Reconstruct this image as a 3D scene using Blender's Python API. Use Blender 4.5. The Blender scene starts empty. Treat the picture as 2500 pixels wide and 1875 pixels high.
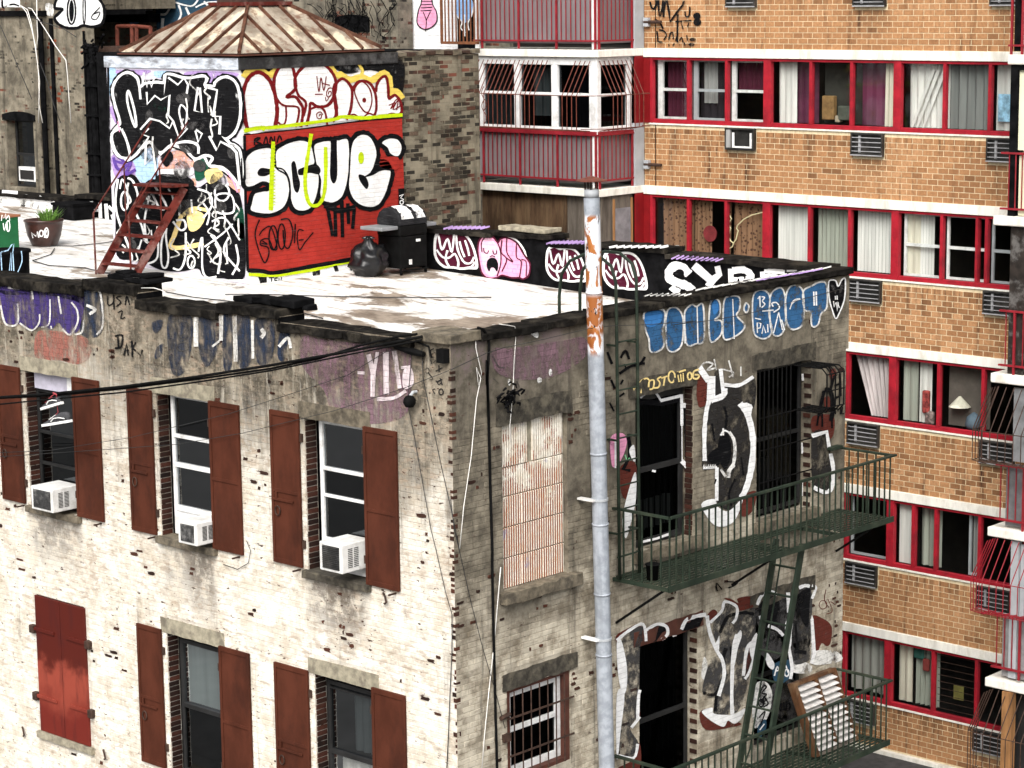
import bpy, math, random
from mathutils import Vector, Matrix
from mathutils.geometry import tessellate_polygon
random.seed(7)
scene = bpy.context.scene
COL = scene.collection
R = math.radians

# ------------------------------------------------------------------ camera
# X runs along the tenement's fire escape facade, Y along its shuttered facade, Z up; the two facades meet at the origin.
FPX = 5598.46
YAW, PIT, ROLL = R(42.4686), R(9.7264), R(-0.68496)
fw = Vector((math.cos(YAW) * math.cos(PIT), math.sin(YAW) * math.cos(PIT), -math.sin(PIT)))
rt0 = Vector((math.sin(YAW), -math.cos(YAW), 0.0))
up0 = rt0.cross(fw)
rt = rt0 * math.cos(ROLL) + up0 * math.sin(ROLL)
up = up0 * math.cos(ROLL) - rt0 * math.sin(ROLL)
CAM = Vector((-18.85, -18.208, 4.014))
cd = bpy.data.cameras.new('camera')
cam = bpy.data.objects.new('camera', cd)
COL.objects.link(cam)
cam.matrix_world = Matrix((
    (rt.x, up.x, -fw.x, CAM.x), (rt.y, up.y, -fw.y, CAM.y), (rt.z, up.z, -fw.z, CAM.z), (0, 0, 0, 1)))
cd.sensor_width = 36.0
cd.lens = FPX / 2500.0 * 36.0
cd.clip_end = 400
scene.camera = cam

# ------------------------------------------------------------------ sky, sun, exposure: soft grey daylight from the left
SUN_EL, SUN_AZ = R(44), R(211)          # direction towards the sun, azimuth from +X counter-clockwise
w = bpy.data.worlds.new('World')
scene.world = w
w.use_nodes = True
nt = w.node_tree
nt.nodes.clear()
sky = nt.nodes.new('ShaderNodeTexSky')
sky.sky_type = 'NISHITA'
sky.sun_disc = False
sky.sun_elevation = SUN_EL
sky.sun_rotation = R(90) - SUN_AZ
sky.dust_density = 6.0
hs = nt.nodes.new('ShaderNodeHueSaturation')
hs.inputs['Saturation'].default_value = 0.22
bg = nt.nodes.new('ShaderNodeBackground')
bg.inputs['Strength'].default_value = 0.13
wo = nt.nodes.new('ShaderNodeOutputWorld')
nt.links.new(sky.outputs[0], hs.inputs['Color'])
nt.links.new(hs.outputs[0], bg.inputs['Color'])
nt.links.new(bg.outputs[0], wo.inputs['Surface'])
sl = bpy.data.lights.new('sun', 'SUN')
sl.energy = 1.35
sl.angle = R(40)
sl.color = (1.0, 0.955, 0.89)
so = bpy.data.objects.new('sun', sl)
COL.objects.link(so)
sd = Vector((math.cos(SUN_AZ) * math.cos(SUN_EL), math.sin(SUN_AZ) * math.cos(SUN_EL), math.sin(SUN_EL)))
so.rotation_euler = sd.to_track_quat('Z', 'Y').to_euler()
so.location = (-10, -10, 20)
scene.view_settings.view_transform = 'Standard'
scene.view_settings.look = 'None'
scene.view_settings.exposure = 0.72
scene.view_settings.gamma = 1.0
scene.cycles.max_bounces = 6
scene.cycles.transparent_max_bounces = 24
scene.cycles.use_denoising = True

# ------------------------------------------------------------------ measuring: a point of the photograph on a plane of the place
CR = dict(A0=(0, 0, 3.386), A1=(550, 0, 3.386), A2=(1100, 0, 3.386), A3=(1850, 0, 3.386), B0=(0, 450, 3.386), B1=(550, 450, 3.386),
          B2=(1050, 450, 3.386), B3=(1850, 450, 3.386), C0=(0, 850, 3.386), C1=(550, 850, 3.386), C2=(1100, 850, 3.386),
          C3=(1600, 850, 3.386), D0=(0, 1385, 3.386), D1=(600, 1385, 3.386), D2=(1150, 1385, 3.386), D3=(1850, 1385, 3.386),
          E0=(0, 600, 2.765), E1=(1350, 480, 2.765), E2=(2150, 0, 3.318), E3=(2150, 500, 3.318), E4=(2150, 950, 3.318),
          E5=(1450, 1250, 2.654), E6=(1560, 0, 5.027), E7=(1560, 450, 4.366), P=(0, 0, 1.0))


def px(c, p):
    o = CR[c]
    return (o[0] + p[0] / o[2], o[1] + p[1] / o[2])


def ray(q):
    return fw + rt * ((q[0] - 1250) / FPX) - up * ((q[1] - 937.5) / FPX)


def onX(q, x):
    d = ray(q)
    return CAM + d * ((x - CAM.x) / d.x)


def onY(q, y):
    d = ray(q)
    return CAM + d * ((y - CAM.y) / d.y)


def onZ(q, z):
    d = ray(q)
    return CAM + d * ((z - CAM.z) / d.z)


def deck_z(y):
    return -0.80 + 0.038 * y


def on_deck(q):
    y = 5.0
    for _ in range(40):
        p = onZ(q, deck_z(y))
        y = p.y
    return p


# ------------------------------------------------------------------ building blocks
class MB:
    """collects faces and links them as one mesh object"""

    def __init__(self):
        self.v, self.f, self.t = [], [], []

    def quad(self, *p, t=0.5):
        n = len(self.v)
        self.v += [tuple(a) for a in p]
        self.f.append(tuple(range(n, n + len(p))))
        self.t.append(t)
        return self

    def hexa(self, p, t=0.5, skip=()):
        n = len(self.v)
        self.v += [tuple(a) for a in p]
        for k, f in enumerate(((0, 3, 2, 1), (4, 5, 6, 7), (0, 1, 5, 4), (1, 2, 6, 5), (2, 3, 7, 6), (3, 0, 4, 7))):
            if k not in skip:
                self.f.append(tuple(n + i for i in f))
                self.t.append(t)
        return self

    def box(self, x0, x1, y0, y1, z0, z1, t=0.5):
        x0, x1 = sorted((x0, x1)); y0, y1 = sorted((y0, y1)); z0, z1 = sorted((z0, z1))
        return self.hexa([(x0, y0, z0), (x1, y0, z0), (x1, y1, z0), (x0, y1, z0), (x0, y0, z1), (x1, y0, z1), (x1, y1, z1), (x0, y1, z1)], t)

    def bar(self, a, b, w, h, upv=(0, 0, 1)):
        a, b = Vector(a), Vector(b)
        d = (b - a).normalized()
        u = Vector(upv)
        s = d.cross(u)
        if s.length < 1e-4:
            s = d.cross(Vector((1, 0, 0)))
        s.normalize()
        u = s.cross(d)
        s *= w / 2
        u *= h / 2
        return self.hexa([a - s - u, a + s - u, b + s - u, b - s - u, a - s + u, a + s + u, b + s + u, b - s + u])

    def tube(self, pts, r, n=8, cap=True):
        pts = [Vector(p) for p in pts]
        rr = r if isinstance(r, (list, tuple)) else [r] * len(pts)
        base = len(self.v)
        ref = None
        for i, p in enumerate(pts):
            d = (pts[min(i + 1, len(pts) - 1)] - pts[max(i - 1, 0)]).normalized()
            if ref is None:
                ref = Vector((0, 0, 1)) if abs(d.z) < 0.9 else Vector((1, 0, 0))
            s = d.cross(ref).normalized()
            u = s.cross(d)
            ref = u
            for k in range(n):
                a = 2 * math.pi * k / n
                self.v.append(tuple(p + s * (math.cos(a) * rr[i]) + u * (math.sin(a) * rr[i])))
        for i in range(len(pts) - 1):
            for k in range(n):
                a = base + i * n + k
                b = base + i * n + (k + 1) % n
                self.f.append((a, b, b + n, a + n))
                self.t.append(0.5)
        if cap:
            self.f.append(tuple(base + k for k in reversed(range(n))))
            self.f.append(tuple(base + (len(pts) - 1) * n + k for k in range(n)))
            self.t += [0.5, 0.5]
        return self

    def lathe(self, c, prof, n=20, sx=1.0, sy=1.0):
        base = len(self.v)
        for r, z in prof:
            for k in range(n):
                a = 2 * math.pi * k / n
                self.v.append((c[0] + math.cos(a) * r * sx, c[1] + math.sin(a) * r * sy, c[2] + z))
        for i in range(len(prof) - 1):
            for k in range(n):
                a = base + i * n + k
                b = base + i * n + (k + 1) % n
                self.f.append((a, b, b + n, a + n))
                self.t.append(0.5)
        self.f.append(tuple(base + k for k in reversed(range(n))))
        self.f.append(tuple(base + (len(prof) - 1) * n + k for k in range(n)))
        self.t += [0.5, 0.5]
        return self

    def build(self, name, m, parent=None, bevel=0.0, smooth=False, label=None, kind=None):
        me = bpy.data.meshes.new(name)
        me.from_pydata(self.v, [], self.f)
        at = me.attributes.new('tint', 'FLOAT', 'FACE')
        at.data.foreach_set('value', self.t)
        me.materials.append(m)
        if smooth:
            me.polygons.foreach_set('use_smooth', [True] * len(me.polygons))
        me.validate()
        me.update()
        o = bpy.data.objects.new(name, me)
        link(o, parent)
        if bevel:
            b = o.modifiers.new('bevel', 'BEVEL')
            b.width = bevel
            b.segments = 2
            b.limit_method = 'ANGLE'
        if label:
            o['label'] = label
        if kind:
            o['kind'] = kind
        return o


def link(o, parent=None):
    COL.objects.link(o)
    if parent is not None:
        o.parent = parent
        if parent.type == 'EMPTY':
            o.matrix_parent_inverse = Matrix.Translation(-parent.location)
    return o


def thing(name, label, cat, loc, group=None):
    o = bpy.data.objects.new(name, None)
    o.empty_display_size = 0.2
    COL.objects.link(o)
    o.location = loc
    o['label'] = label
    o['category'] = cat
    if group:
        o['group'] = group
    return o


def tag(o, label, cat, group=None):
    o['label'] = label
    o['category'] = cat
    if group:
        o['group'] = group
    return o


def share(name, me, parent, loc, rot=(0, 0, 0), scale=(1, 1, 1)):
    """one more object on shared mesh data"""
    o = bpy.data.objects.new(name, me)
    link(o, parent)
    o.location = loc
    o.rotation_euler = rot
    o.scale = scale
    return o


def catmull(pts, closed=False, n=5):
    out = []
    N = len(pts)
    if N < 3:
        return list(pts)
    rng = range(N) if closed else range(N - 1)
    for i in rng:
        p0 = pts[(i - 1) % N] if closed or i > 0 else pts[0]
        p1 = pts[i]
        p2 = pts[(i + 1) % N]
        p3 = pts[(i + 2) % N] if closed or i + 2 < N else pts[-1]
        for k in range(n):
            t = k / n
            out.append(tuple(0.5 * (2 * p1[j] + (p2[j] - p0[j]) * t + (2 * p0[j] - 5 * p1[j] + 4 * p2[j] - p3[j]) * t * t
                                    + (3 * p1[j] - p0[j] - 3 * p2[j] + p3[j]) * t ** 3) for j in (0, 1)))
    if not closed:
        out.append(tuple(pts[-1]))
    return out


class Paint:
    """sprayed or brushed paint laid on a wall: fills and strokes given in photo measure, set down on the wall's own plane"""
    n_layer = {}

    def __init__(self, axis, at):
        self.axis, self.at = axis, at

    def p3(self, q, lift):
        if self.axis == 'X':
            p = onX(q, self.at)
            return Vector((p.x - lift, p.y, p.z))
        if self.axis == 'Z':
            p = onZ(q, self.at)
            return Vector((p.x, p.y, p.z + lift))
        p = onY(q, self.at)
        return Vector((p.x, p.y - lift, p.z))

    def put(self, name, m, parent, crop, fills=(), strokes=(), layer=1, smooth=True, label=None):
        mb = MB()
        lift = 0.008 + 0.003 * layer
        k = 0
        for poly in fills:
            sm = smooth
            if poly and poly[0] == 'straight':
                poly, sm = poly[1:], False
            q = [px(crop, p) for p in poly]
            q = catmull(q, True, 4) if sm else q
            v = [self.p3(a, lift + k * 0.0006) for a in q]
            k += 1
            base = len(mb.v)
            mb.v += [tuple(a) for a in v]
            for t in tessellate_polygon([v]):
                mb.f.append(tuple(base + i for i in t))
                mb.t.append(0.5)
        for st in strokes:
            wpx, pts = st[0], list(st[1:])
            closed = False
            sm = smooth
            if pts[0] == 'c':
                closed, pts = True, pts[1:]
            elif pts[0] == 's':
                sm, pts = False, pts[1:]
            q = [px(crop, p) for p in pts]
            if sm and len(q) > 2:
                q = catmull(q, closed, 5)
            if closed:
                q = q + [q[0], q[1]]
            hw = wpx / CR[crop][2] / 2
            n = len(q)
            L, Rr = [], []
            for i in range(n):
                a, b = q[max(i - 1, 0)], q[min(i + 1, n - 1)]
                dx, dy = b[0] - a[0], b[1] - a[1]
                d = math.hypot(dx, dy) or 1.0
                nx, ny = -dy / d, dx / d
                ww = hw * (0.86 + 0.28 * random.random())
                L.append((q[i][0] + nx * ww, q[i][1] + ny * ww))
                Rr.append((q[i][0] - nx * ww, q[i][1] - ny * ww))
            base = len(mb.v)
            for i in range(n):
                lf = lift + 0.0012 * i / max(n - 1, 1) + (k % 5) * 0.0005
                mb.v.append(tuple(self.p3(L[i], lf)))
                mb.v.append(tuple(self.p3(Rr[i], lf)))
            k += 1
            for i in range(n - 1):
                a = base + 2 * i
                mb.f.append((a, a + 1, a + 3, a + 2))
                mb.t.append(0.5)
        return mb.build(name, m, parent, label=label, kind='stuff')


def ell(cx, cy, rx, ry, n=10, rot=0.0):
    c, s = math.cos(rot), math.sin(rot)
    return [(cx + rx * math.cos(2 * math.pi * i / n) * c - ry * math.sin(2 * math.pi * i / n) * s,
             cy + rx * math.cos(2 * math.pi * i / n) * s + ry * math.sin(2 * math.pi * i / n) * c) for i in range(n)]
# ------------------------------------------------------------------ materials
class NB:
    def __init__(self, name):
        self.m = bpy.data.materials.new(name)
        self.m.use_nodes = True
        self.t = self.m.node_tree
        self.t.nodes.clear()
        self.out = self.t.nodes.new('ShaderNodeOutputMaterial')
        g = self.t.nodes.new('ShaderNodeNewGeometry')
        self.pos = g.outputs['Position']
        self.nrm = g.outputs['Normal']

    def n(self, kind, **kw):
        nd = self.t.nodes.new('ShaderNode' + kind)
        for k, v in kw.items():
            setattr(nd, k, v)
        return nd

    def set(self, sock, v):
        if isinstance(v, bpy.types.NodeSocket):
            self.t.links.new(v, sock)
        elif v is not None:
            if sock.type == 'RGBA' and len(v) == 3:
                v = (*v, 1)
            sock.default_value = v

    def vec(self, sx, sy, sz, off=(0, 0, 0), src=None):
        nd = self.n('Mapping')
        self.set(nd.inputs['Vector'], src or self.pos)
        nd.inputs['Scale'].default_value = (sx, sy, sz)
        nd.inputs['Location'].default_value = off
        return nd.outputs[0]

    def noise(self, v, scale=1.0, detail=4.0, rough=0.6, dist=0.0):
        nd = self.n('TexNoise')
        self.set(nd.inputs['Vector'], v)
        nd.inputs['Scale'].default_value = scale
        nd.inputs['Detail'].default_value = detail
        nd.inputs['Roughness'].default_value = rough
        nd.inputs['Distortion'].default_value = dist
        return nd.outputs[0]

    def voro(self, v, scale):
        nd = self.n('TexVoronoi')
        self.set(nd.inputs['Vector'], v)
        nd.inputs['Scale'].default_value = scale
        return nd.outputs[0]

    def rng(self, f, a, b, c=0.0, d=1.0, smooth=True):
        nd = self.n('MapRange')
        nd.interpolation_type = 'SMOOTHSTEP' if smooth else 'LINEAR'
        self.set(nd.inputs[0], f)
        for i, x in enumerate((a, b, c, d)):
            nd.inputs[i + 1].default_value = x
        return nd.outputs[0]

    def mix(self, f, a, b, mode='MIX'):
        nd = self.n('Mix', data_type='RGBA', blend_type=mode)
        self.set(nd.inputs[0], f)
        self.set(nd.inputs[6], a)
        self.set(nd.inputs[7], b)
        return nd.outputs[2]

    def ma(self, op, a, b=None):
        nd = self.n('Math', operation=op)
        self.set(nd.inputs[0], a)
        if b is not None:
            self.set(nd.inputs[1], b)
        return nd.outputs[0]

    def xyz(self):
        nd = self.n('SeparateXYZ')
        self.set(nd.inputs[0], self.pos)
        return nd.outputs

    def attr(self, name='tint'):
        nd = self.n('Attribute')
        nd.attribute_name = name
        return nd.outputs['Fac']

    def rand(self):
        return self.n('ObjectInfo').outputs['Random']

    def done(self, col, rough=0.8, metal=0.0, bump=None, strength=0.3, dist=0.01, spec=0.3, alpha=None):
        b = self.n('BsdfPrincipled')
        self.set(b.inputs['Base Color'], col)
        self.set(b.inputs['Roughness'], rough)
        b.inputs['Metallic'].default_value = metal
        b.inputs['Specular IOR Level'].default_value = spec
        if alpha is not None:
            self.set(b.inputs['Alpha'], alpha)
        if bump is not None:
            bn = self.n('Bump')
            bn.inputs['Strength'].default_value = strength
            bn.inputs['Distance'].default_value = dist
            self.set(bn.inputs['Height'], bump)
            self.t.links.new(bn.outputs[0], b.inputs['Normal'])
        self.t.links.new(b.outputs[0], self.out.inputs['Surface'])
        return self.m


def M_plain(name, col, rough=0.6, var=0.25, scale=6.0, metal=0.0, dirt=None, dirt_amt=0.5, stretch=(1, 1, 1), spec=0.3):
    b = NB(name)
    v = b.vec(*stretch)
    n1 = b.noise(v, scale, 5, 0.65)
    dk = tuple(c * (1 - var) for c in col)
    lt = tuple(min(1, c * (1 + var)) for c in col)
    c = b.mix(b.rng(n1, 0.3, 0.7), dk, lt)
    if dirt:
        n2 = b.noise(b.vec(stretch[0], stretch[1], stretch[2], (3, 5, 1)), scale * 0.45, 6, 0.7)
        c = b.mix(b.ma('MULTIPLY', b.rng(n2, 0.48, 0.66), dirt_amt), c, dirt)
    return b.done(c, rough, metal, bump=n1, strength=0.12, dist=0.004, spec=spec)


def M_paint(name, col, wear=0.0, streak=False, rough=0.75, var=0.14, under=None):
    """spray paint: uneven coverage, worn through to the wall where wear > 0"""
    b = NB(name)
    n1 = b.noise(b.vec(1, 1, 1), 5.0, 5, 0.7)
    n3 = b.noise(b.vec(1.5, 1.5, 16), 3.0, 3, 0.6)
    c = b.mix(b.rng(n1, 0.3, 0.7), tuple(x * (1 - var) for x in col), tuple(min(1, x * (1 + var * 0.6)) for x in col))
    c = b.mix(b.ma('MULTIPLY', b.rng(n3, 0.56, 0.72), 0.35), c, under or tuple(0.55 * x + 0.08 for x in col))
    al = None
    if wear > 0:
        sv = b.vec(2.6, 2.6, 0.9) if streak else b.vec(1, 1, 1)
        n2 = b.noise(sv, 2.4 if streak else 3.4, 8, 0.76)
        th = 0.30 + 0.28 * wear
        sf = 0.16 if streak else 0.10
        al = b.rng(n2, th - sf, th + sf)
    br = b.n('TexBrick')
    uv = b.n('CombineXYZ')
    X, Y, Z = b.xyz()
    b.set(uv.inputs[0], b.ma('ADD', X, Y))
    b.set(uv.inputs[1], Z)
    b.set(br.inputs['Vector'], uv.outputs[0])
    for k, v in (('Scale', 1.0), ('Brick Width', 0.215), ('Row Height', 0.0705), ('Mortar Size', 0.006), ('Mortar Smooth', 0.6)):
        br.inputs[k].default_value = v
    c = b.mix(b.ma('MULTIPLY', br.outputs[1], 0.22), c, tuple(0.45 * x + 0.02 for x in col))
    return b.done(c, 0.9, alpha=al, spec=0.03, bump=b.ma('ADD', b.ma('MULTIPLY', br.outputs[1], -1.0), n1), strength=0.8, dist=0.008)


def M_brick(name, cols, solo=False, streaks=(0.05, 0.02, 0.012), amt=0.4, runs=False):
    b = NB(name)
    t = b.rand() if solo else b.attr()
    r = b.n('ValToRGB')
    el = r.color_ramp.elements
    el[0].color = (*cols[0], 1)
    el[1].color = (*cols[-1], 1)
    for i, cc in enumerate(cols[1:-1]):
        e = el.new((i + 1) / (len(cols) - 1))
        e.color = (*cc, 1)
    b.set(r.inputs[0], t)
    n1 = b.noise(b.vec(1, 1, 1), 22, 4, 0.7)
    c = b.mix(b.rng(n1, 0.25, 0.75, 0.0, 0.45), r.outputs[0], tuple(x * 0.55 for x in cols[0]))
    n2 = b.noise(b.vec(3.4, 3.4, 0.35), 1.6, 5, 0.7)
    n4 = b.noise(b.vec(1, 1, 1), 0.55, 3, 0.6)
    c = b.mix(b.ma('MULTIPLY', b.ma('MULTIPLY', b.rng(n2, 0.52, 0.72), b.rng(n4, 0.35, 0.65, 0.3, 1.0)), amt * 1.9), c, streaks)
    if runs:
        # rain runs under the sills and the conditioner sleeves, floor after floor
        X, Y, Z = b.xyz()
        fr = b.ma('FRACT', b.ma('DIVIDE', b.ma('SUBTRACT', 13.08, Z), 2.535))
        n5 = b.noise(b.vec(6, 6, 0.5, (3, 3, 3)), 1.3, 5, 0.7)
        s1 = b.ma('MULTIPLY', b.ma('MULTIPLY', b.rng(fr, 0.535, 0.55), b.rng(fr, 0.80, 0.56)), b.rng(n5, 0.44, 0.64))
        c = b.mix(b.ma('MULTIPLY', s1, 0.8), c, (0.10, 0.05, 0.025))
        cen = b.ma('ABSOLUTE', b.ma('SUBTRACT', b.ma('MODULO', b.ma('ADD', Y, 20.0), 2.71), 2.22))
        s2 = b.ma('MULTIPLY', b.ma('MULTIPLY', b.rng(cen, 0.42, 0.22), b.rng(fr, 0.69, 0.72)), b.ma('MULTIPLY', b.rng(fr, 0.95, 0.72), b.rng(n1, 0.3, 0.6, 0.4, 1.0)))
        c = b.mix(b.ma('MULTIPLY', s2, 0.6), c, (0.12, 0.065, 0.035))
    return b.done(c, 0.85, bump=n1, strength=0.25, dist=0.004, spec=0.15)


def M_glass(name, tint=(0.55, 0.6, 0.6), refl=0.5):
    b = NB(name)
    tr = b.n('BsdfTransparent')
    tr.inputs[0].default_value = (*tint, 1)
    gl = b.n('BsdfGlossy')
    gl.inputs['Roughness'].default_value = 0.04
    gl.inputs['Color'].default_value = (0.8, 0.85, 0.9, 1)
    fr = b.n('Fresnel')
    fr.inputs[0].default_value = 1.45
    mx = b.n('MixShader')
    b.t.links.new(b.ma('MULTIPLY', fr.outputs[0], refl), mx.inputs[0])
    b.t.links.new(tr.outputs[0], mx.inputs[1])
    b.t.links.new(gl.outputs[0], mx.inputs[2])
    b.t.links.new(mx.outputs[0], b.out.inputs['Surface'])
    return b.m


def M_whitewash(joint=False):
    """shuttered facade: thick old whitewash, grey bare cement towards the parapet, soot runs, small chips down to dark brick"""
    b = NB('whitewash_in_joints' if joint else 'whitewash')
    X, Y, Z = b.xyz()
    big = b.noise(b.vec(1, 1, 1), 0.75, 6, 0.62)
    mid = b.noise(b.vec(1, 1, 1), 2.8, 7, 0.72)
    fine = b.noise(b.vec(1, 1, 1), 13, 5, 0.75)
    st = b.noise(b.vec(4.2, 4.2, 0.32), 1.0, 7, 0.74)
    st2 = b.noise(b.vec(7, 7, 0.7, (2, 4, 0)), 1.0, 6, 0.72)
    crs = b.noise(b.vec(2.2, 2.2, 14), 1.0, 5, 0.7)
    k = 0.80 if joint else 1.0
    white = b.mix(b.rng(mid, 0.3, 0.66), (0.60 * k, 0.535 * k, 0.43 * k), (0.87 * k, 0.84 * k, 0.77 * k))
    white = b.mix(b.ma('MULTIPLY', b.rng(b.attr(), 0.55, 1.0), 0.30), white, (0.52 * k, 0.45 * k, 0.36 * k))
    white = b.mix(b.ma('MULTIPLY', b.rng(crs, 0.52, 0.68), 0.42), white, (0.40, 0.31, 0.23))
    cement = b.mix(b.rng(mid, 0.36, 0.66), (0.075, 0.064, 0.048), (0.28, 0.242, 0.182))
    cement = b.mix(b.ma('MULTIPLY', b.rng(fine, 0.52, 0.66), 0.35), cement, (0.50, 0.45, 0.36))
    cement = b.mix(b.ma('MULTIPLY', b.rng(st, 0.48, 0.64), 0.8), cement, (0.050, 0.042, 0.032))
    st3 = b.noise(b.vec(2.0, 2.0, 0.28, (8, 2, 0)), 1.0, 7, 0.72, 0.4)
    cement = b.mix(b.ma('MULTIPLY', b.rng(st3, 0.50, 0.62), 0.75), cement, (0.040, 0.035, 0.029))
    cement = b.mix(b.ma('MULTIPLY', b.rng(st3, 0.44, 0.36), 0.55), cement, (0.50, 0.45, 0.36))
    # height of the bare band: down to about 1.1 m under the parapet, ragged
    hgt = b.ma('ADD', Z, b.ma('MULTIPLY', b.ma('SUBTRACT', big, 0.5), 2.8))
    hgt = b.ma('ADD', hgt, b.ma('MULTIPLY', b.ma('SUBTRACT', st, 0.5), 1.6))
    hgt = b.ma('ADD', hgt, b.ma('MULTIPLY', b.ma('SUBTRACT', mid, 0.5), 1.8))
    c = b.mix(b.rng(hgt, -2.3, -0.75), white, cement)
    # grey mottling over the upper windows
    mot = b.ma('MULTIPLY', b.rng(Z, -4.1, -1.6), b.rng(mid, 0.50, 0.64))
    c = b.mix(b.ma('MULTIPLY', mot, 0.62), c, b.mix(b.rng(fine, 0.3, 0.7), (0.19, 0.16, 0.12), (0.40, 0.35, 0.27)))
    blot = b.noise(b.vec(1, 1, 1.4, (7, 7, 7)), 1.1, 7, 0.74, 0.3)
    c = b.mix(b.ma('MULTIPLY', b.rng(blot, 0.53, 0.66), 0.55), c, b.mix(b.rng(fine, 0.35, 0.65), (0.27, 0.215, 0.155), (0.58, 0.49, 0.38)))
    sm = b.noise(b.vec(1, 1, 1.3, (1, 9, 4)), 6.5, 6, 0.72)
    c = b.mix(b.ma('MULTIPLY', b.ma('MULTIPLY', b.rng(sm, 0.50, 0.62), b.rng(Z, -6.5, -1.2, 0.30, 1.0)), 0.5), c, (0.33, 0.275, 0.205))
    bk = b.noise(b.vec(4.4, 4.4, 14.2, (3, 1, 8)), 1.0, 3, 0.55)
    c = b.mix(b.ma('MULTIPLY', b.ma('MULTIPLY', b.rng(bk, 0.54, 0.62), b.rng(blot, 0.38, 0.56)), 0.55), c, (0.36, 0.275, 0.20))
    # lime drips and patches left on the cement
    c = b.mix(b.ma('MULTIPLY', b.rng(st2, 0.57, 0.69), 0.55), c, (0.70, 0.65, 0.55))
    # soot runs on the white
    c = b.mix(b.ma('MULTIPLY', b.ma('MULTIPLY', b.rng(st, 0.53, 0.70), b.rng(big, 0.40, 0.60)), 0.62), c, (0.15, 0.13, 0.105))
    # runs of soot under the sills
    for (y0, y1, z0, z1, a) in ((7.2, 8.35, -4.2, -3.2, .7), (4.35, 5.4, -4.2, -3.2, .6), (1.5, 2.55, -4.0, -3.2, .8), (4.35, 4.85, -4.5, -3.2, .6),
                                (1.7, 2.2, -4.4, -3.2, .6), (0.0, 3.0, -0.7, 0.1, .5), (3.0, 5.5, -0.75, 0.1, .45), (5.4, 9.5, -0.4, 0.1, .4)):
        q = b.ma('MULTIPLY', b.rng(Y, y0 - .12, y0 + .12), b.rng(Y, y1 + .12, y1 - .12))
        q = b.ma('MULTIPLY', q, b.rng(Z, z0, z1 - .2))
        q = b.ma('MULTIPLY', q, b.rng(Z, z1 + .05, z1 - .05))
        q = b.ma('MULTIPLY', q, b.rng(mid, 0.38, 0.56))
        c = b.mix(b.ma('MULTIPLY', q, a), c, (0.13, 0.105, 0.08))
    # chips
    ch = b.noise(b.vec(8, 8, 19), 1.0, 3, 0.6)
    where = b.rng(big, 0.36, 0.54)
    c = b.mix(b.ma('MULTIPLY', b.rng(ch, 0.64, 0.67), where), c, (0.06, 0.032, 0.024))
    return b.done(c, 0.88, bump=b.ma('ADD', b.ma('MULTIPLY', fine, 0.5), b.ma('ADD', crs, mid)), strength=0.6, dist=0.014, spec=0.15)


def M_render_wall(joint=False):
    """fire escape facade: grey brown cement wash, blotched, sooty runs, purple haze of old paint near the top"""
    b = NB('cement_wash_in_joints' if joint else 'cement_wash')
    X, Y, Z = b.xyz()
    big = b.noise(b.vec(1, 1, 1), 0.8, 5, 0.62)
    mid = b.noise(b.vec(1, 1, 1), 3.0, 6, 0.7)
    fine = b.noise(b.vec(1, 1, 1), 12, 4, 0.7)
    st = b.noise(b.vec(4.5, 4.5, 0.4, (1, 1, 0)), 1.0, 6, 0.72)
    crs = b.noise(b.vec(2.6, 2.6, 13), 1.0, 4, 0.65)
    c = b.mix(b.rng(mid, 0.3, 0.7), (0.075, 0.064, 0.048), (0.30, 0.263, 0.197))
    low = b.ma('ADD', Z, b.ma('MULTIPLY', b.ma('SUBTRACT', big, 0.5), 4.0))
    c = b.mix(b.ma('MULTIPLY', b.rng(low, -2.6, -4.4), 0.75), c, b.mix(b.rng(mid, 0.34, 0.62), (0.30, 0.25, 0.18), (0.72, 0.655, 0.53)))
    c = b.mix(b.ma('MULTIPLY', b.rng(st, 0.51, 0.66), 0.7), c, (0.07, 0.06, 0.046))
    c = b.mix(b.ma('MULTIPLY', b.rng(crs, 0.56, 0.70), 0.40), c, (0.11, 0.088, 0.066))
    top = b.ma('MULTIPLY', b.rng(X, 2.3, 1.8), b.rng(Z, -0.85, -0.3))
    c = b.mix(b.ma('MULTIPLY', b.ma('MULTIPLY', top, b.rng(mid, 0.45, 0.6)), 0.6), c, (0.19, 0.13, 0.155))
    if joint:
        c = b.mix(0.24, c, (0.03, 0.025, 0.02))
    else:
        c = b.mix(b.ma('MULTIPLY', b.rng(b.attr(), 0.5, 1.0), 0.35), c, (0.13, 0.11, 0.082))
    ch = b.noise(b.vec(8, 8, 19, (4, 2, 1)), 1.0, 3, 0.6)
    c = b.mix(b.ma('MULTIPLY', b.rng(ch, 0.66, 0.69), b.rng(big, 0.38, 0.55)), c, (0.07, 0.04, 0.03))
    return b.done(c, 0.9, bump=b.ma('ADD', b.ma('MULTIPLY', fine, 0.4), b.ma('ADD', crs, mid)), strength=0.45, dist=0.012)


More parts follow.
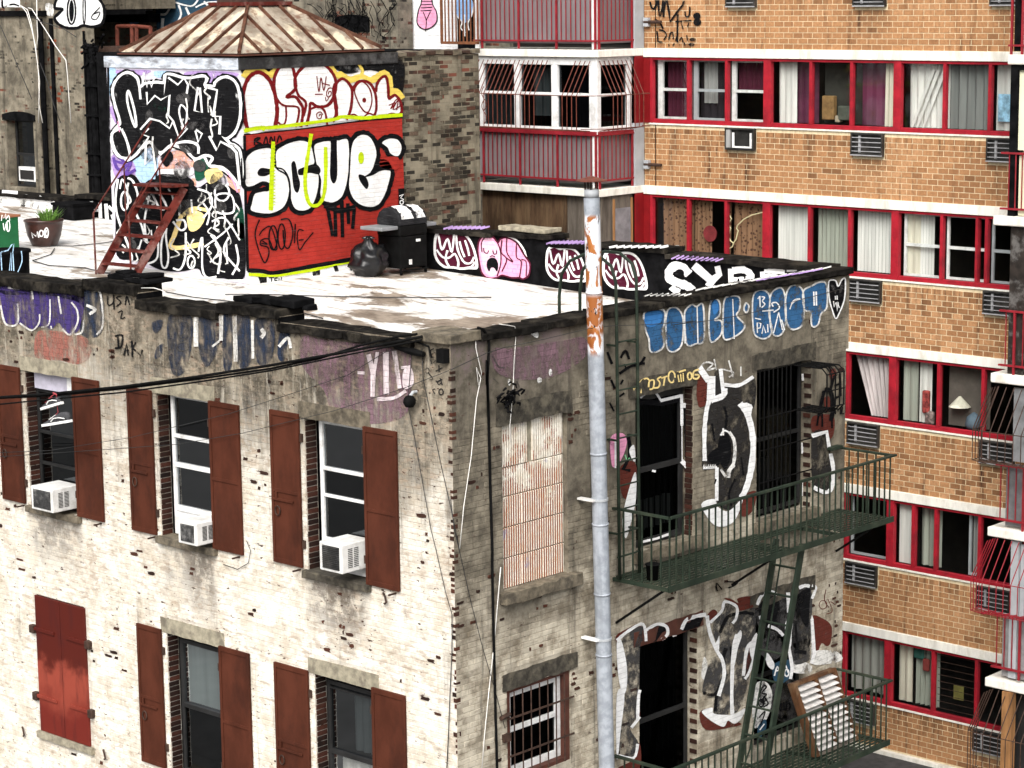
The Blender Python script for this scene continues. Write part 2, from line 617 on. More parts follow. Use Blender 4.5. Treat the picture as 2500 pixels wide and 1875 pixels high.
def M_old_brick(name, base, light, red=(0.20, 0.06, 0.035), amount=0.5):
    """far old brick wall under grime and worn paint"""
    b = NB(name)
    br = b.n('TexBrick')
    uv = b.n('CombineXYZ')
    X, Y, Z = b.xyz()
    b.set(uv.inputs[0], b.ma('ADD', X, Y))
    b.set(uv.inputs[1], Z)
    b.set(br.inputs['Vector'], uv.outputs[0])
    br.inputs['Scale'].default_value = 1.0
    br.inputs['Brick Width'].default_value = 0.21
    br.inputs['Row Height'].default_value = 0.072
    br.inputs['Mortar Size'].default_value = 0.008
    br.inputs['Color1'].default_value = (0.0, 0, 0, 1)
    br.inputs['Color2'].default_value = (1, 1, 1, 1)
    br.inputs['Mortar'].default_value = (0.5, 0.5, 0.5, 1)
    mid = b.noise(b.vec(1, 1, 1), 2.2, 6, 0.7)
    big = b.noise(b.vec(1, 1, 1), 0.7, 4, 0.6)
    st = b.noise(b.vec(4, 4, 0.35), 1.0, 5, 0.7)
    c = b.mix(b.rng(mid, 0.3, 0.7), base, light)
    k = b.ma('MULTIPLY', b.rng(br.outputs[0], 0.62, 0.75), b.rng(mid, 0.55 - amount * 0.25, 0.66 - amount * 0.25))
    c = b.mix(k, c, b.mix(b.rng(big, 0.40, 0.55), red, tuple(x * 0.18 for x in base)))
    c = b.mix(b.ma('MULTIPLY', b.rng(st, 0.5, 0.68), 0.7), c, tuple(x * 0.25 for x in base))
    return b.done(c, 0.9, bump=b.ma('SUBTRACT', mid, b.ma('MULTIPLY', br.outputs[1], 0.6)), strength=0.6, dist=0.012)


def M_deck():
    b = NB('roof_coating')
    big = b.noise(b.vec(0.9, 0.6, 1), 1.1, 8, 0.66, 0.4)
    mid = b.noise(b.vec(1.6, 1.2, 1, (3, 3, 0)), 1.8, 8, 0.72, 0.3)
    c = b.mix(b.rng(mid, 0.3, 0.6), (0.50, 0.465, 0.42), (0.83, 0.82, 0.80))
    X, Y, Z = b.xyz()
    wet = b.ma('ADD', big, b.ma('MULTIPLY', b.ma('MULTIPLY', b.rng(Y, 8.2, 5.6), b.rng(Y, 0.5, 3.5)), b.ma('MULTIPLY', b.rng(X, 6.6, 4.6), 0.075)))
    c = b.mix(b.rng(wet, 0.555, 0.60), c, b.mix(b.rng(mid, 0.35, 0.65), (0.13, 0.10, 0.075), (0.33, 0.275, 0.22)))
    ln = b.noise(b.vec(5, 0.6, 1), 1.4, 5, 0.6, 0.8)
    c = b.mix(b.ma('MULTIPLY', b.rng(ln, 0.585, 0.63), 0.7), c, (0.24, 0.20, 0.165))
    return b.done(c, 0.55, bump=mid, strength=0.3, dist=0.01)


def M_rust_pipe():
    b = NB('galvanised_pipe')
    X, Y, Z = b.xyz()
    n1 = b.noise(b.vec(1, 1, 1), 9, 5, 0.65)
    n2 = b.noise(b.vec(2.2, 2.2, 1.1, (1, 0, 7)), 2.1, 5, 0.6, 0.6)
    zinc = b.mix(b.rng(n1, 0.35, 0.65), (0.26, 0.285, 0.32), (0.37, 0.40, 0.445))
    n3 = b.noise(b.vec(8, 8, 0.6), 1.0, 4, 0.6)
    zinc = b.mix(b.ma('MULTIPLY', b.rng(n3, 0.5, 0.7), 0.4), zinc, (0.16, 0.175, 0.195))
    upz = b.rng(Z, -0.42, -0.30)
    worn = b.mix(b.rng(n2, 0.47, 0.53), (0.74, 0.76, 0.80), b.mix(b.rng(n1, 0.35, 0.65), (0.26, 0.075, 0.015), (0.42, 0.15, 0.03)))
    band = b.ma('MULTIPLY', b.rng(Z, -0.18, -0.08), b.rng(Z, 0.42, 0.32))
    worn = b.mix(b.ma('MULTIPLY', band, b.rng(n2, 0.50, 0.46)), worn, (0.30, 0.095, 0.02))
    n5 = b.noise(b.vec(3, 3, 1.4, (5, 5, 5)), 2.6, 4, 0.6)
    worn = b.mix(b.rng(n5, 0.60, 0.63), worn, (0.012, 0.012, 0.014))
    c = b.mix(upz, zinc, worn)
    c = b.mix(b.rng(Z, 1.3, 1.36), c, zinc)
    return b.done(c, 0.5, 0.0, bump=n1, strength=0.1, dist=0.004, spec=0.45)


def M_hip():
    b = NB('weathered_copper_roof')
    n1 = b.noise(b.vec(1, 1, 1), 2.0, 6, 0.65)
    n2 = b.noise(b.vec(1.5, 1.5, 1.5, (2, 2, 2)), 1.3, 5, 0.6, 0.5)
    c = b.mix(b.rng(n1, 0.3, 0.7), (0.16, 0.125, 0.09), (0.42, 0.37, 0.30))
    c = b.mix(b.ma('MULTIPLY', b.rng(n2, 0.50, 0.62), 0.65), c, (0.78, 0.68, 0.50))
    n3 = b.noise(b.vec(3, 3, 3), 1.5, 5, 0.7)
    c = b.mix(b.ma('MULTIPLY', b.rng(n3, 0.50, 0.66), 0.8), c, (0.13, 0.05, 0.024))
    return b.done(c, 0.55, bump=n1, strength=0.2, dist=0.006, spec=0.4)


def M_tile():
    """scored clay blocks: whitish skim worn off the ribs"""
    b = NB('clay_block')
    n1 = b.noise(b.vec(1, 1, 1), 3.0, 6, 0.7)
    n2 = b.noise(b.vec(1, 1, 1), 9.0, 5, 0.7)
    X, Y, Z = b.xyz()
    wv = b.ma('SINE', b.ma('MULTIPLY', X, 2 * math.pi / 0.042))
    k = b.ma('MULTIPLY', b.rng(wv, -0.1, 0.3), b.rng(b.ma('ADD', n1, b.ma('MULTIPLY', b.rng(Z, -1.3, -2.7), 0.26)), 0.50, 0.60))
    c = b.mix(b.rng(n2, 0.3, 0.7), (0.62, 0.54, 0.42), (0.88, 0.83, 0.73))
    c = b.mix(k, c, b.mix(b.rng(n2, 0.35, 0.6), (0.40, 0.115, 0.045), (0.24, 0.055, 0.022)))
    n4 = b.noise(b.vec(1, 1, 1, (9, 9, 9)), 2.2, 4, 0.6)
    c = b.mix(b.ma('MULTIPLY', b.rng(n4, 0.62, 0.68), 0.5), c, (0.25, 0.26, 0.42))
    return b.done(c, 0.88, bump=wv, strength=0.5, dist=0.01)


def M_cloth(name, col, sheer=0.0, fold=26.0, axis='Y', pattern=None):
    b = NB(name)
    n1 = b.noise(b.vec(7, 7, 0.5), 1.0, 4, 0.6)
    c = b.mix(b.rng(n1, 0.3, 0.7), tuple(x * 0.72 for x in col), col)
    if pattern:
        n2 = b.voro(b.vec(1, 1, 1), 14)
        c = b.mix(b.rng(n2, 0.25, 0.4), pattern, c)
    return b.done(c, 0.9, spec=0.1)


MAT = {}
MAT['whitewash'] = M_whitewash()
MAT['whitewash_joint'] = M_whitewash(True)
MAT['cement'] = M_render_wall()
MAT['cement_joint'] = M_render_wall(True)
MAT['deck'] = M_deck()
MAT['pipe'] = M_rust_pipe()
MAT['hip'] = M_hip()
MAT['tile'] = M_tile()
MAT['coping'] = M_plain('tarred_stone', (0.011, 0.010, 0.009), 0.85, 0.6, 7, dirt=(0.075, 0.065, 0.05), dirt_amt=0.45, spec=0.02)
MAT['tar'] = M_plain('tar', (0.0065, 0.0065, 0.007), 0.95, 0.5, 5, spec=0.02)
MAT['lintel'] = M_plain('sooty_sandstone', (0.14, 0.118, 0.085), 0.9, 0.45, 9, dirt=(0.05, 0.043, 0.034), dirt_amt=0.8)
MAT['lintel_pale'] = M_plain('grey_cement', (0.30, 0.27, 0.20), 0.9, 0.3, 9, dirt=(0.12, 0.10, 0.08), dirt_amt=0.7)
MAT['lintel_dark'] = M_plain('sooty_black_stone', (0.05, 0.044, 0.034), 0.9, 0.5, 11, dirt=(0.16, 0.14, 0.10), dirt_amt=0.6)
MAT['shutter'] = M_plain('brown_shutter_paint', (0.075, 0.0225, 0.0125), 0.7, 0.22, 2.2, dirt=(0.028, 0.011, 0.008), dirt_amt=0.55, stretch=(1.3, 1.3, .7), spec=0.1)
b = NB('oxide_red_shutter_paint')
n1 = b.noise(b.vec(1, 1, 1), 2.4, 5, 0.6)
n2 = b.noise(b.vec(3, 3, .6), 2.0, 5, 0.6)
ble = b.ma('ADD', b.xyz()[2], b.ma('MULTIPLY', b.ma('SUBTRACT', n1, 0.5), 0.9))
c = b.mix(b.rng(ble, -5.25, -5.5), (0.080, 0.0085, 0.004), b.mix(b.rng(ble, -5.6, -6.2), (0.27, 0.050, 0.030), (0.14, 0.015, 0.009)))
MAT['shutter_red'] = b.done(b.mix(b.ma('MULTIPLY', b.rng(n2, .5, .7), .5), c, (0.05, 0.008, 0.008)), 0.6, bump=n1, strength=.1)
MAT['iron'] = M_plain('rusty_iron', (0.05, 0.028, 0.02), 0.7, 0.4, 12)
MAT['black_iron'] = M_plain('black_iron', (0.006, 0.006, 0.006), 0.7, 0.3, 8, spec=0.05)
MAT['green_iron'] = M_plain('dark_green_iron_paint', (0.018, 0.028, 0.019), 0.55, 0.3, 5, dirt=(0.055, 0.063, 0.042), dirt_amt=0.5, spec=0.2)
MAT['red_iron'] = M_plain('red_oxide_iron', (0.085, 0.015, 0.011), 0.7, 0.4, 6, dirt=(0.36, 0.26, 0.23), dirt_amt=0.3, spec=0.1)
MAT['white_frame'] = M_plain('white_vinyl', (0.78, 0.78, 0.77), 0.5, 0.1, 7, dirt=(0.36, 0.34, 0.31), dirt_amt=0.5, spec=0.2)
MAT['dark_frame'] = M_plain('dark_window_frame', (0.018, 0.018, 0.018), 0.5, 0.3, 5)
MAT['brown_frame'] = M_plain('brown_window_frame', (0.085, 0.03, 0.02), 0.6, 0.3, 5)
MAT['glass'] = M_glass('window_glass', (0.88, 0.9, 0.89), 0.6)
MAT['glass_dim'] = M_glass('smoky_window_glass', (0.26, 0.29, 0.30), 0.26)
MAT['screen'] = M_glass('insect_screen_glass', (0.14, 0.15, 0.15), 0.12)
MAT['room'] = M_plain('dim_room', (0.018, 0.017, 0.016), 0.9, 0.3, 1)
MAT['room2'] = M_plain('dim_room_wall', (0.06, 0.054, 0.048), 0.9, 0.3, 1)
MAT['brick_bare'] = M_brick('bare_dark_brick', [(0.022, 0.013, 0.010), (0.045, 0.022, 0.016), (0.075, 0.032, 0.021), (0.10, 0.036, 0.022)], solo=True)
MAT['jamb'] = M_brick('sooty_jamb_brick', [(0.012, 0.007, 0.006), (0.032, 0.014, 0.010), (0.075, 0.026, 0.017)], solo=True)
TAN = [(0.235, 0.115, 0.053), (0.38, 0.19, 0.087), (0.49, 0.255, 0.118), (0.58, 0.325, 0.165)]
MAT['tan_brick'] = M_brick('tan_brick', TAN, amt=0.55, runs=True)
MAT['tan_brick_solo'] = M_brick('tan_brick_single', TAN, solo=True, amt=0.55, runs=True)
MAT['mortar'] = M_plain('cream_mortar', (0.70, 0.585, 0.385), 0.9, 0.12, 9, dirt=(0.40, 0.27, 0.14), dirt_amt=0.4, stretch=(2, 2, .5))
MAT['band'] = M_plain('white_slab_edge', (0.80, 0.78, 0.71), 0.85, 0.1, 4, dirt=(0.42, 0.37, 0.28), dirt_amt=0.42, stretch=(2, 2, .6))
MAT['red_frame'] = M_plain('red_window_frame', (0.33, 0.013, 0.024), 0.55, 0.2, 5, dirt=(0.15, 0.012, 0.018), dirt_amt=0.55, spec=0.2)
MAT['red_panel'] = M_plain('deep_red_panel', (0.19, 0.006, 0.008), 0.5, 0.15, 3)
MAT['red_bar'] = M_plain('red_bar_paint', (0.25, 0.017, 0.025), 0.5, 0.2, 6)
MAT['rust_bar'] = M_plain('rusty_grille_bar', (0.13, 0.035, 0.022), 0.6, 0.35, 9)
MAT['grey_panel'] = M_plain('grey_balcony_panel', (0.21, 0.185, 0.19), 0.5, 0.12, 2, dirt=(0.17, 0.12, 0.12), dirt_amt=0.5, stretch=(1, 1, .5))
MAT['cream_panel'] = M_plain('cream_balcony_panel', (0.74, 0.72, 0.52), 0.5, 0.06, 2)
MAT['alu'] = M_plain('grey_aluminium', (0.40, 0.42, 0.44), 0.4, 0.1, 4)
MAT['sleeve'] = M_plain('black_sleeve', (0.020, 0.020, 0.019), 0.5, 0.3, 6, dirt=(0.10, 0.09, 0.08), dirt_amt=0.4)
MAT['sleeve_bar'] = M_plain('grey_sleeve_bar', (0.34, 0.34, 0.35), 0.45, 0.2, 6)
MAT['ac_white'] = M_plain('white_enamel', (0.76, 0.76, 0.74), 0.45, 0.1, 6, dirt=(0.33, 0.30, 0.26), dirt_amt=0.45)
MAT['ac_grill'] = M_plain('dark_coil', (0.045, 0.045, 0.045), 0.6, 0.5, 16, dirt=(0.35, 0.34, 0.33), dirt_amt=0.5)
MAT['rust_fence'] = M_plain('brown_rust', (0.16, 0.06, 0.025), 0.7, 0.35, 7)
MAT['boards'] = M_plain('stained_boards', (0.075, 0.042, 0.022), 0.75, 0.5, 1.6, dirt=(0.20, 0.13, 0.07), dirt_amt=0.6, stretch=(3, 3, .5))
MAT['boards2'] = M_plain('grey_boards', (0.13, 0.11, 0.09), 0.8, 0.4, 2, dirt=(0.045, 0.035, 0.028), dirt_amt=0.6, stretch=(3, 3, .5))
MAT['wood'] = M_plain('raw_timber', (0.30, 0.15, 0.06), 0.7, 0.3, 4, stretch=(3, 3, .5))
MAT['asphalt'] = M_plain('asphalt', (0.05, 0.049, 0.05), 0.85, 0.25, 8, dirt=(0.10, 0.10, 0.10), dirt_amt=0.3)
MAT['ground'] = M_plain('ground', (0.07, 0.068, 0.065), 0.9, 0.25, 3)
MAT['old_grey'] = M_old_brick('old_grey_wall', (0.09, 0.078, 0.058), (0.30, 0.262, 0.195), amount=0.3)
MAT['old_bare'] = M_old_brick('old_bare_wall', (0.13, 0.115, 0.085), (0.27, 0.24, 0.175), red=(0.17, 0.055, 0.035), amount=0.75)
MAT['old_dark'] = M_old_brick('old_dark_wall', (0.08, 0.072, 0.057), (0.26, 0.23, 0.175), amount=0.5)
MAT['stain_wood'] = MAT['boards']
for nm, col, wear in (
        ('white', (0.86, 0.86, 0.86), 0), ('white_worn', (0.80, 0.79, 0.76), .58), ('black', (0.006, 0.006, 0.007), 0), ('black_worn', (0.009, 0.009, 0.010), .3),
        ('maroon', (0.16, 0.010, 0.012), 0), ('dkmaroon', (0.075, 0.010, 0.025), 0), ('lime', (0.50, 0.66, 0.01), 0), ('red', (0.36, 0.032, 0.024), 0),
        ('yellow', (0.78, 0.60, 0.12), .1), ('cream', (0.85, 0.66, 0.28), .1), ('blue', (0.040, 0.125, 0.27), .46), ('blue_lt', (0.05, 0.20, 0.50), .2),
        ('lav', (0.44, 0.30, 0.60), .4), ('purple', (0.115, 0.06, 0.30), 0), ('pale_blue', (0.42, 0.62, 0.82), .45), ('pink', (0.85, 0.36, 0.55), 0),
        ('peach', (0.82, 0.42, 0.30), .62), ('green', (0.015, 0.085, 0.05), 0), ('brown', (0.115, 0.030, 0.022), .2), ('ltpink', (0.85, 0.52, 0.68), 0),
        ('grey', (0.062, 0.060, 0.060), .62), ('sky', (0.30, 0.52, 0.85), 0), ('teal', (0.03, 0.075, 0.12), .1), ('ltgreen', (0.25, 0.62, 0.33), 0),
        ('darkgrey', (0.028, 0.026, 0.025), .5)):
    MAT['p_' + nm] = M_paint('paint_' + nm, col, wear)
for nm, col, wear in (('f_purple', (0.060, 0.040, 0.165), .56), ('f_navy', (0.026, 0.036, 0.062), .70), ('f_white', (0.74, 0.72, 0.68), .55),
                      ('f_pink', (0.36, 0.14, 0.11), .72), ('f_mauve', (0.23, 0.14, 0.17), .74), ('f_grey', (0.07, 0.065, 0.06), .7),
                      ('f_pinkwhite', (0.72, 0.62, 0.64), .35)):
    MAT[nm] = M_paint(nm[2:] + '_faded', col, wear, streak=True)
# ------------------------------------------------------------------ ground
from mathutils import noise as mnoise
GZ = -9.5
g = MB().quad((-300, -300, GZ), (300, -300, GZ), (300, 300, GZ), (-300, 300, GZ)).build('ground', MAT['ground'], kind='structure')
yd = MB().box(8.6, 14.42, -30, 24, GZ + 0.004, GZ + 0.03).build('yard_paving', MAT['asphalt'], kind='structure')

# ------------------------------------------------------------------ the graffitied tenement
TEN = thing('tenement_building', 'whitewashed brick corner tenement with brown shutters, white flat roof and fire escapes', 'building', (4, 6, GZ))
YL = 22.0           # far end of the shuttered facade
XE = 8.07           # far end of the fire escape facade


def wall_panel(mb, axis, at, u0, u1, z0, z1, holes, depth=0.2, back=None):
    us = sorted({u0, u1} | {h[0] for h in holes} | {h[1] for h in holes})
    zs = sorted({z0, z1} | {h[2] for h in holes} | {h[3] for h in holes})

    def P(u, z, d=0.0):
        return (at + d, u, z) if axis == 'X' else (u, at + d, z)
    for a, b in zip(us, us[1:]):
        for c, d in zip(zs, zs[1:]):
            mu, mz = (a + b) / 2, (c + d) / 2
            if any(h[0] < mu < h[1] and h[2] < mz < h[3] for h in holes):
                continue
            mb.quad(P(a, c), P(b, c), P(b, d), P(a, d))
    for h in holes:
        a, b, c, d = h[:4]
        dp = h[4] if len(h) > 4 else depth
        mb.quad(P(a, c), P(a, d), P(a, d, dp), P(a, c, dp))
        mb.quad(P(b, c), P(b, c, dp), P(b, d, dp), P(b, d))
        mb.quad(P(a, d), P(b, d), P(b, d, dp), P(a, d, dp))
        mb.quad(P(a, c), P(a, c, dp), P(b, c, dp), P(b, c))


def brick5(mb, axis, at, u0, u1, z0, z1, prot, t=0.5, ch=0.002):
    """a brick face standing PROT proud of the wall, edges a little drawn in"""
    f = at - prot

    def P(u, z, d):
        return (d, u, z) if axis == 'X' else (u, d, z)
    n = len(mb.v)
    mb.v += [P(u0, z0, at), P(u1, z0, at), P(u1, z1, at), P(u0, z1, at), P(u0 + ch, z0 + ch, f), P(u1 - ch, z0 + ch, f), P(u1 - ch, z1 - ch, f), P(u0 + ch, z1 - ch, f)]
    for q in ((4, 5, 6, 7), (0, 1, 5, 4), (1, 2, 6, 5), (2, 3, 7, 6), (3, 0, 4, 7)):
        mb.f.append(tuple(n + i for i in q))
        mb.t.append(t)


def courses(u0, u1, z0, z1, holes, course, length, joint, jit=0.0, phase=0.0):
    """running bond rectangles clipped at openings"""
    k = 0
    z = z0
    out = []
    while z + course * 0.6 < z1:
        zt = min(z + course - joint, z1)
        u = u0 - ((k % 2) * 0.5 + phase) * length
        segs = [(u0, u1)]
        for h in holes:
            if h[2] < (z + zt) / 2 < h[3]:
                ns = []
                for a, b in segs:
                    if h[1] <= a or h[0] >= b:
                        ns.append((a, b))
                    else:
                        if h[0] > a:
                            ns.append((a, h[0]))
                        if h[1] < b:
                            ns.append((h[1], b))
                segs = ns
        while u < u1:
            le = length * (1 + random.uniform(-jit, jit))
            for a, b in segs:
                x, y = max(u, a), min(u + le - joint, b)
                if y - x > 0.03:
                    out.append((x, y, z, zt))
            u += le
        z += course
        k += 1
    return out


# openings (u0, u1, z0, z1)
LW = [(7.21, 8.33, -3.10, -1.16), (4.33, 5.42, -3.10, -1.16), (1.46, 2.54, -3.10, -1.16),
      (4.30, 5.40, -6.40, -4.43), (1.41, 2.48, -6.40, -4.43)]
LWX = LW + [(10.1, 11.2, -3.10, -1.16), (7.21, 8.33, -9.6 + 0.5, -7.7), (4.33, 5.42, -9.1, -7.7), (1.46, 2.54, -9.1, -7.7)]
RW = [(0.85, 2.03, -3.12, -1.08, 0.10), (0.88, 2.06, -5.55, -4.37, 0.16), (3.36, 4.55, -3.12, -1.08, 0.2), (5.95, 7.24, -3.20, -1.08, 0.2),
      (3.42, 4.66, -6.45, -4.38, 0.2), (5.93, 7.24, -6.45, -4.40, 0.2)]
WB = 0.0
mb = MB()
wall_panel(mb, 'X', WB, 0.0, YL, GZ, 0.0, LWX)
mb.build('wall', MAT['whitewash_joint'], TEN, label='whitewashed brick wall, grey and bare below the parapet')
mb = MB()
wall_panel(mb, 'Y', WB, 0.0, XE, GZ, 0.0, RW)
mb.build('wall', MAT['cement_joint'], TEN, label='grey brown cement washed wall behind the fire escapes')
mb = MB()
mb.quad((XE, 0, GZ), (XE, YL, GZ), (XE, YL, 0), (XE, 0, 0))
mb.quad((0, YL, GZ), (XE, YL, GZ), (XE, YL, 0), (0, YL, 0))
mb.build('wall', MAT['old_dark'], TEN)
mb = MB()
mb.quad((0.02, 0.02, deck_z(0)), (XE - .02, 0.02, deck_z(0)), (XE - .02, YL - .02, deck_z(YL)), (0.02, YL - .02, deck_z(YL)))
mb.build('roof_deck', MAT['deck'], TEN, label='white coated flat roof with worn brown puddle marks')
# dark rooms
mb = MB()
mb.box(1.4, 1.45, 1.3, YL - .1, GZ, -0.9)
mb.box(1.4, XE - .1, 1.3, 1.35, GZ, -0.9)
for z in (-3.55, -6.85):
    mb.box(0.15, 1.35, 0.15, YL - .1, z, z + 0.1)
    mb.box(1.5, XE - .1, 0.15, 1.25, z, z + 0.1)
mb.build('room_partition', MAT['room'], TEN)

# painted brick skin where the brickwork still reads through the wash
bare = []       # single bricks that lost their paint
skinL, skinR = MB(), MB()
holesL = [(h[0] - .0, h[1] + .0, h[2] - .12, h[3] + .22) for h in LWX] + [(7.1, 8.4, -6.6, -4.4)]
random.seed(11)
for (a, b, c, d) in courses(0.0, 9.8, -8.2, -0.42, holesL, 0.0705, 0.215, 0.010, 0.04):
    m = Vector(((a + b) / 2, (c + d) / 2, 0))
    n1 = mnoise.noise(m * 0.7 + Vector((3, 1, 0)))
    thr = -1.35 + 1.1 * n1
    if (c > thr and random.random() < 0.82):
        continue
    n2 = mnoise.noise(m * 1.3 + Vector((9, 5, 2)))
    p = random.random()
    if b - a > 0.08 and p < (0.16 if n2 > 0.34 else 0.02 if n2 > 0.15 else 0.0015) and len(bare) < 95 and a < 9.2 and c > -7.2:
        bare.append(('X', a, b, c, d))
        continue
    brick5(skinL, 'X', 0.0, a, b, c, d, random.uniform(0.0015, 0.0065), random.random())
for (a, b, c, d) in courses(0.0, XE, -8.2, -0.3, [(h[0], h[1], h[2] - .2, h[3] + .26) for h in RW], 0.0705, 0.215, 0.010, 0.04):
    m = Vector(((a + b) / 2, (c + d) / 2, 4))
    n1 = mnoise.noise(m * 0.8)
    low = (-c - 1.0) / 5.5
    if n1 + low * 1.0 < 0.12 and not (a < 0.6 and c < -1.6):
        continue
    n2 = mnoise.noise(m * 1.1 + Vector((2, 8, 2)))
    if random.random() < (0.18 if n2 > 0.34 else 0.04 if n2 > 0.15 else 0.004) and b - a > 0.08 and len(bare) < 190 and c > -6.6:
        bare.append(('Y', a, b, c, d))
        continue
    brick5(skinR, 'Y', 0.0, a, b, c, d, random.uniform(0.002, 0.008), random.random())
skinL.build('brickwork', MAT['whitewash'], TEN, kind='stuff')
skinR.build('brickwork', MAT['cement'], TEN, kind='stuff')
# chipped clusters the photograph shows on the upper wall and round the openings
for c_, pts in (('C1', [(1635, 525), (1725, 485), (1775, 545), (1620, 620), (350, 300), (470, 300), (380, 380), (270, 880), (1640, 1565), (1665, 1615)]),
                ('E0', [(665, 700), (750, 720), (750, 755), (60, 590), (140, 600), (200, 605), (70, 640), (150, 640), (1460, 560), (1470, 600), (1480, 650), (620, 735), (1800, 925), (1890, 940), (1830, 995)]),
                ('C0', [(2020, 945), (2130, 885), (2120, 1150), (2180, 1160), (915, 85), (910, 35)]),
                ('D1', [(55, 350), (30, 385), (780, 490), (790, 540), (800, 590), (1580, 735), (1520, 805), (1270, 935), (760, 215), (630, 450)]),
                ('D0', [(1580, 50), (1590, 15), (2090, 350), (950, 760), (1020, 870)])):
    for q in pts:
        p = onX(px(c_, q), 0.0)
        z = -8.2 + round((p.z + 8.2) / 0.0705) * 0.0705
        bare.append(('X', p.y - 0.1, p.y + random.uniform(0.02, 0.1), z, z + 0.06))
for c_, pts in (('C2', [(1035, 690), (1010, 735), (1000, 560), (1000, 600), (1010, 795), (370, 840), (400, 850), (1045, 550), (1025, 1640), (1040, 1600), (270, 235), (245, 1060)]),
                ('D2', [(580, 270), (620, 310), (560, 340), (590, 640), (500, 690), (860, 880), (870, 940), (880, 1000), (850, 960), (1690, 200), (1670, 260), (260, 430), (240, 1590), (160, 1495)]),
                ('D3', [(450, 340), (660, 150), (670, 230), (640, 460), (660, 500), (640, 560), (650, 720), (630, 250), (600, 180), (680, 320)]),
                ('E5', [(520, 510), (510, 550), (1560, 180), (1555, 205), (930, 450), (860, 470), (1425, 600), (1420, 630)])):
    for q in pts:
        p = onY(px(c_, q), 0.0)
        z = -8.2 + round((p.z + 8.2) / 0.0705) * 0.0705
        bare.append(('Y', p.x - 0.09, p.x + random.uniform(0.02, 0.09), z, z + 0.06))
# unit brick shared by all single bricks
ub = MB()
ub.hexa([(-.5, -.5, -.5), (.5, -.5, -.5), (.5, .5, -.5), (-.5, .5, -.5), (-.46, -.46, .5), (.46, -.46, .5), (.46, .46, .5), (-.46, .46, .5)])
uo = ub.build('brick', MAT['brick_bare'], TEN)
UB = uo.data
bpy.data.objects.remove(uo)
UBS = []
for v in range(6):          # broken faces: ragged outlines
    ub = MB()
    n = 11
    base, face = [], []
    for i in range(n):
        a = 2 * math.pi * i / n
        k = min(.5 / max(abs(math.cos(a)), .01), .5 / max(abs(math.sin(a)), .01)) * random.uniform(.62, 1.0)
        base.append((math.cos(a) * k, math.sin(a) * k, -.5))
        face.append((math.cos(a) * k * .93, math.sin(a) * k * .93, .5))
    ub.quad(*face)
    for i in range(n):
        ub.quad(base[i], base[(i + 1) % n], face[(i + 1) % n], face[i])
    uo = ub.build('brick', MAT['brick_bare'], TEN)
    UBS.append(uo.data)
    bpy.data.objects.remove(uo)
for (ax, a, b, c, d) in bare:
    f = random.uniform(.35, 1.0)
    a, b = a + (b - a) * (1 - f) * random.random(), b
    b = a + (b - a) * f
    d = c + (d - c) * random.uniform(.6, 1.05)
    if ax == 'X':
        o = share('brick', random.choice(UBS), TEN, (-0.002, (a + b) / 2, (c + d) / 2), (0, R(-90), 0), (d - c, b - a, 0.012))
    else:
        o = share('brick', random.choice(UBS), TEN, ((a + b) / 2, -0.002, (c + d) / 2), (R(90), 0, 0), (b - a, d - c, 0.012))
# the corner, worn to dark brick ends
z = -7.6
while z < -0.25:
    n1 = mnoise.noise(Vector((0, 0, z * 1.4)))
    if random.random() < 0.62 + 0.4 * n1:
        wy = random.uniform(0.02, 0.075)
        share('brick', UB, TEN, (0.03, wy / 2 - 0.004, z), (0, R(-90), 0), (random.uniform(.03, .058), wy, 0.075))
    z += 0.0705
# sooty jamb bricks in the reveals that face the camera
ubj = MB()
ubj.hexa([(-.5, -.5, -.5), (.5, -.5, -.5), (.5, .5, -.5), (-.5, .5, -.5), (-.47, -.46, .5), (.47, -.46, .5), (.47, .46, .5), (-.47, .46, .5)])
uo = ubj.build('brick', MAT['jamb'], TEN)
UJ = uo.data
bpy.data.objects.remove(uo)
for (a, b, c, d) in LW:
    z = c + 0.035
    while z < d - 0.03:
        share('jamb_brick', UJ, TEN, (0.10 + random.uniform(-.006, .006), b - 0.004, z), (R(90), 0, 0), (0.17, 0.060, 0.020))
        z += 0.0705
for h in (RW[2], RW[3], RW[4]):
    z = h[2] + 0.035
    while z < h[3] - 0.03:
        share('jamb_brick', UJ, TEN, (h[1] - 0.004, 0.07 + random.uniform(-.01, .01), z), (0, R(-90), 0), (0.060, 0.12, 0.020))
        z += 0.0705 * (2 if h is not RW[2] else 1)


# ------------------------------------------------------------------ parapets and coping stones
def ragged(mb, x0, x1, y0, y1, z0, z1, j=0.012, n=None, along='Y'):
    """a worn stone slab, its edges uneven"""
    L = (y1 - y0) if along == 'Y' else (x1 - x0)
    n = n or max(2, int(L / 0.16))
    rows = []
    for i in range(n + 1):
        t = i / n
        r = lambda: random.uniform(-j, j)
        if along == 'Y':
            y = y0 + L * t
            rows.append([(x0 + r(), y, z0 + r()), (x1 + r(), y, z0), (x1 + r(), y, z1 + r()), (x0 + r(), y, z1 + r())])
        else:
            x = x0 + L * t
            rows.append([(x, y1 + r(), z0), (x, y0 + r(), z0 + r()), (x, y0 + r(), z1 + r()), (x, y1 + r(), z1 + r())])
    b = len(mb.v)
    for rw in rows:
        mb.v += rw
    for i in range(n):
        for k in range(4):
            mb.f.append((b + 4 * i + k, b + 4 * i + (k + 1) % 4, b + 4 * i + 4 + (k + 1) % 4, b + 4 * i + 4 + k))
            mb.t.append(.5)
    mb.f.append((b, b + 3, b + 2, b + 1))
    mb.f.append(tuple(b + 4 * n + k for k in range(4)))
    mb.t += [.5, .5]
    return mb


random.seed(5)
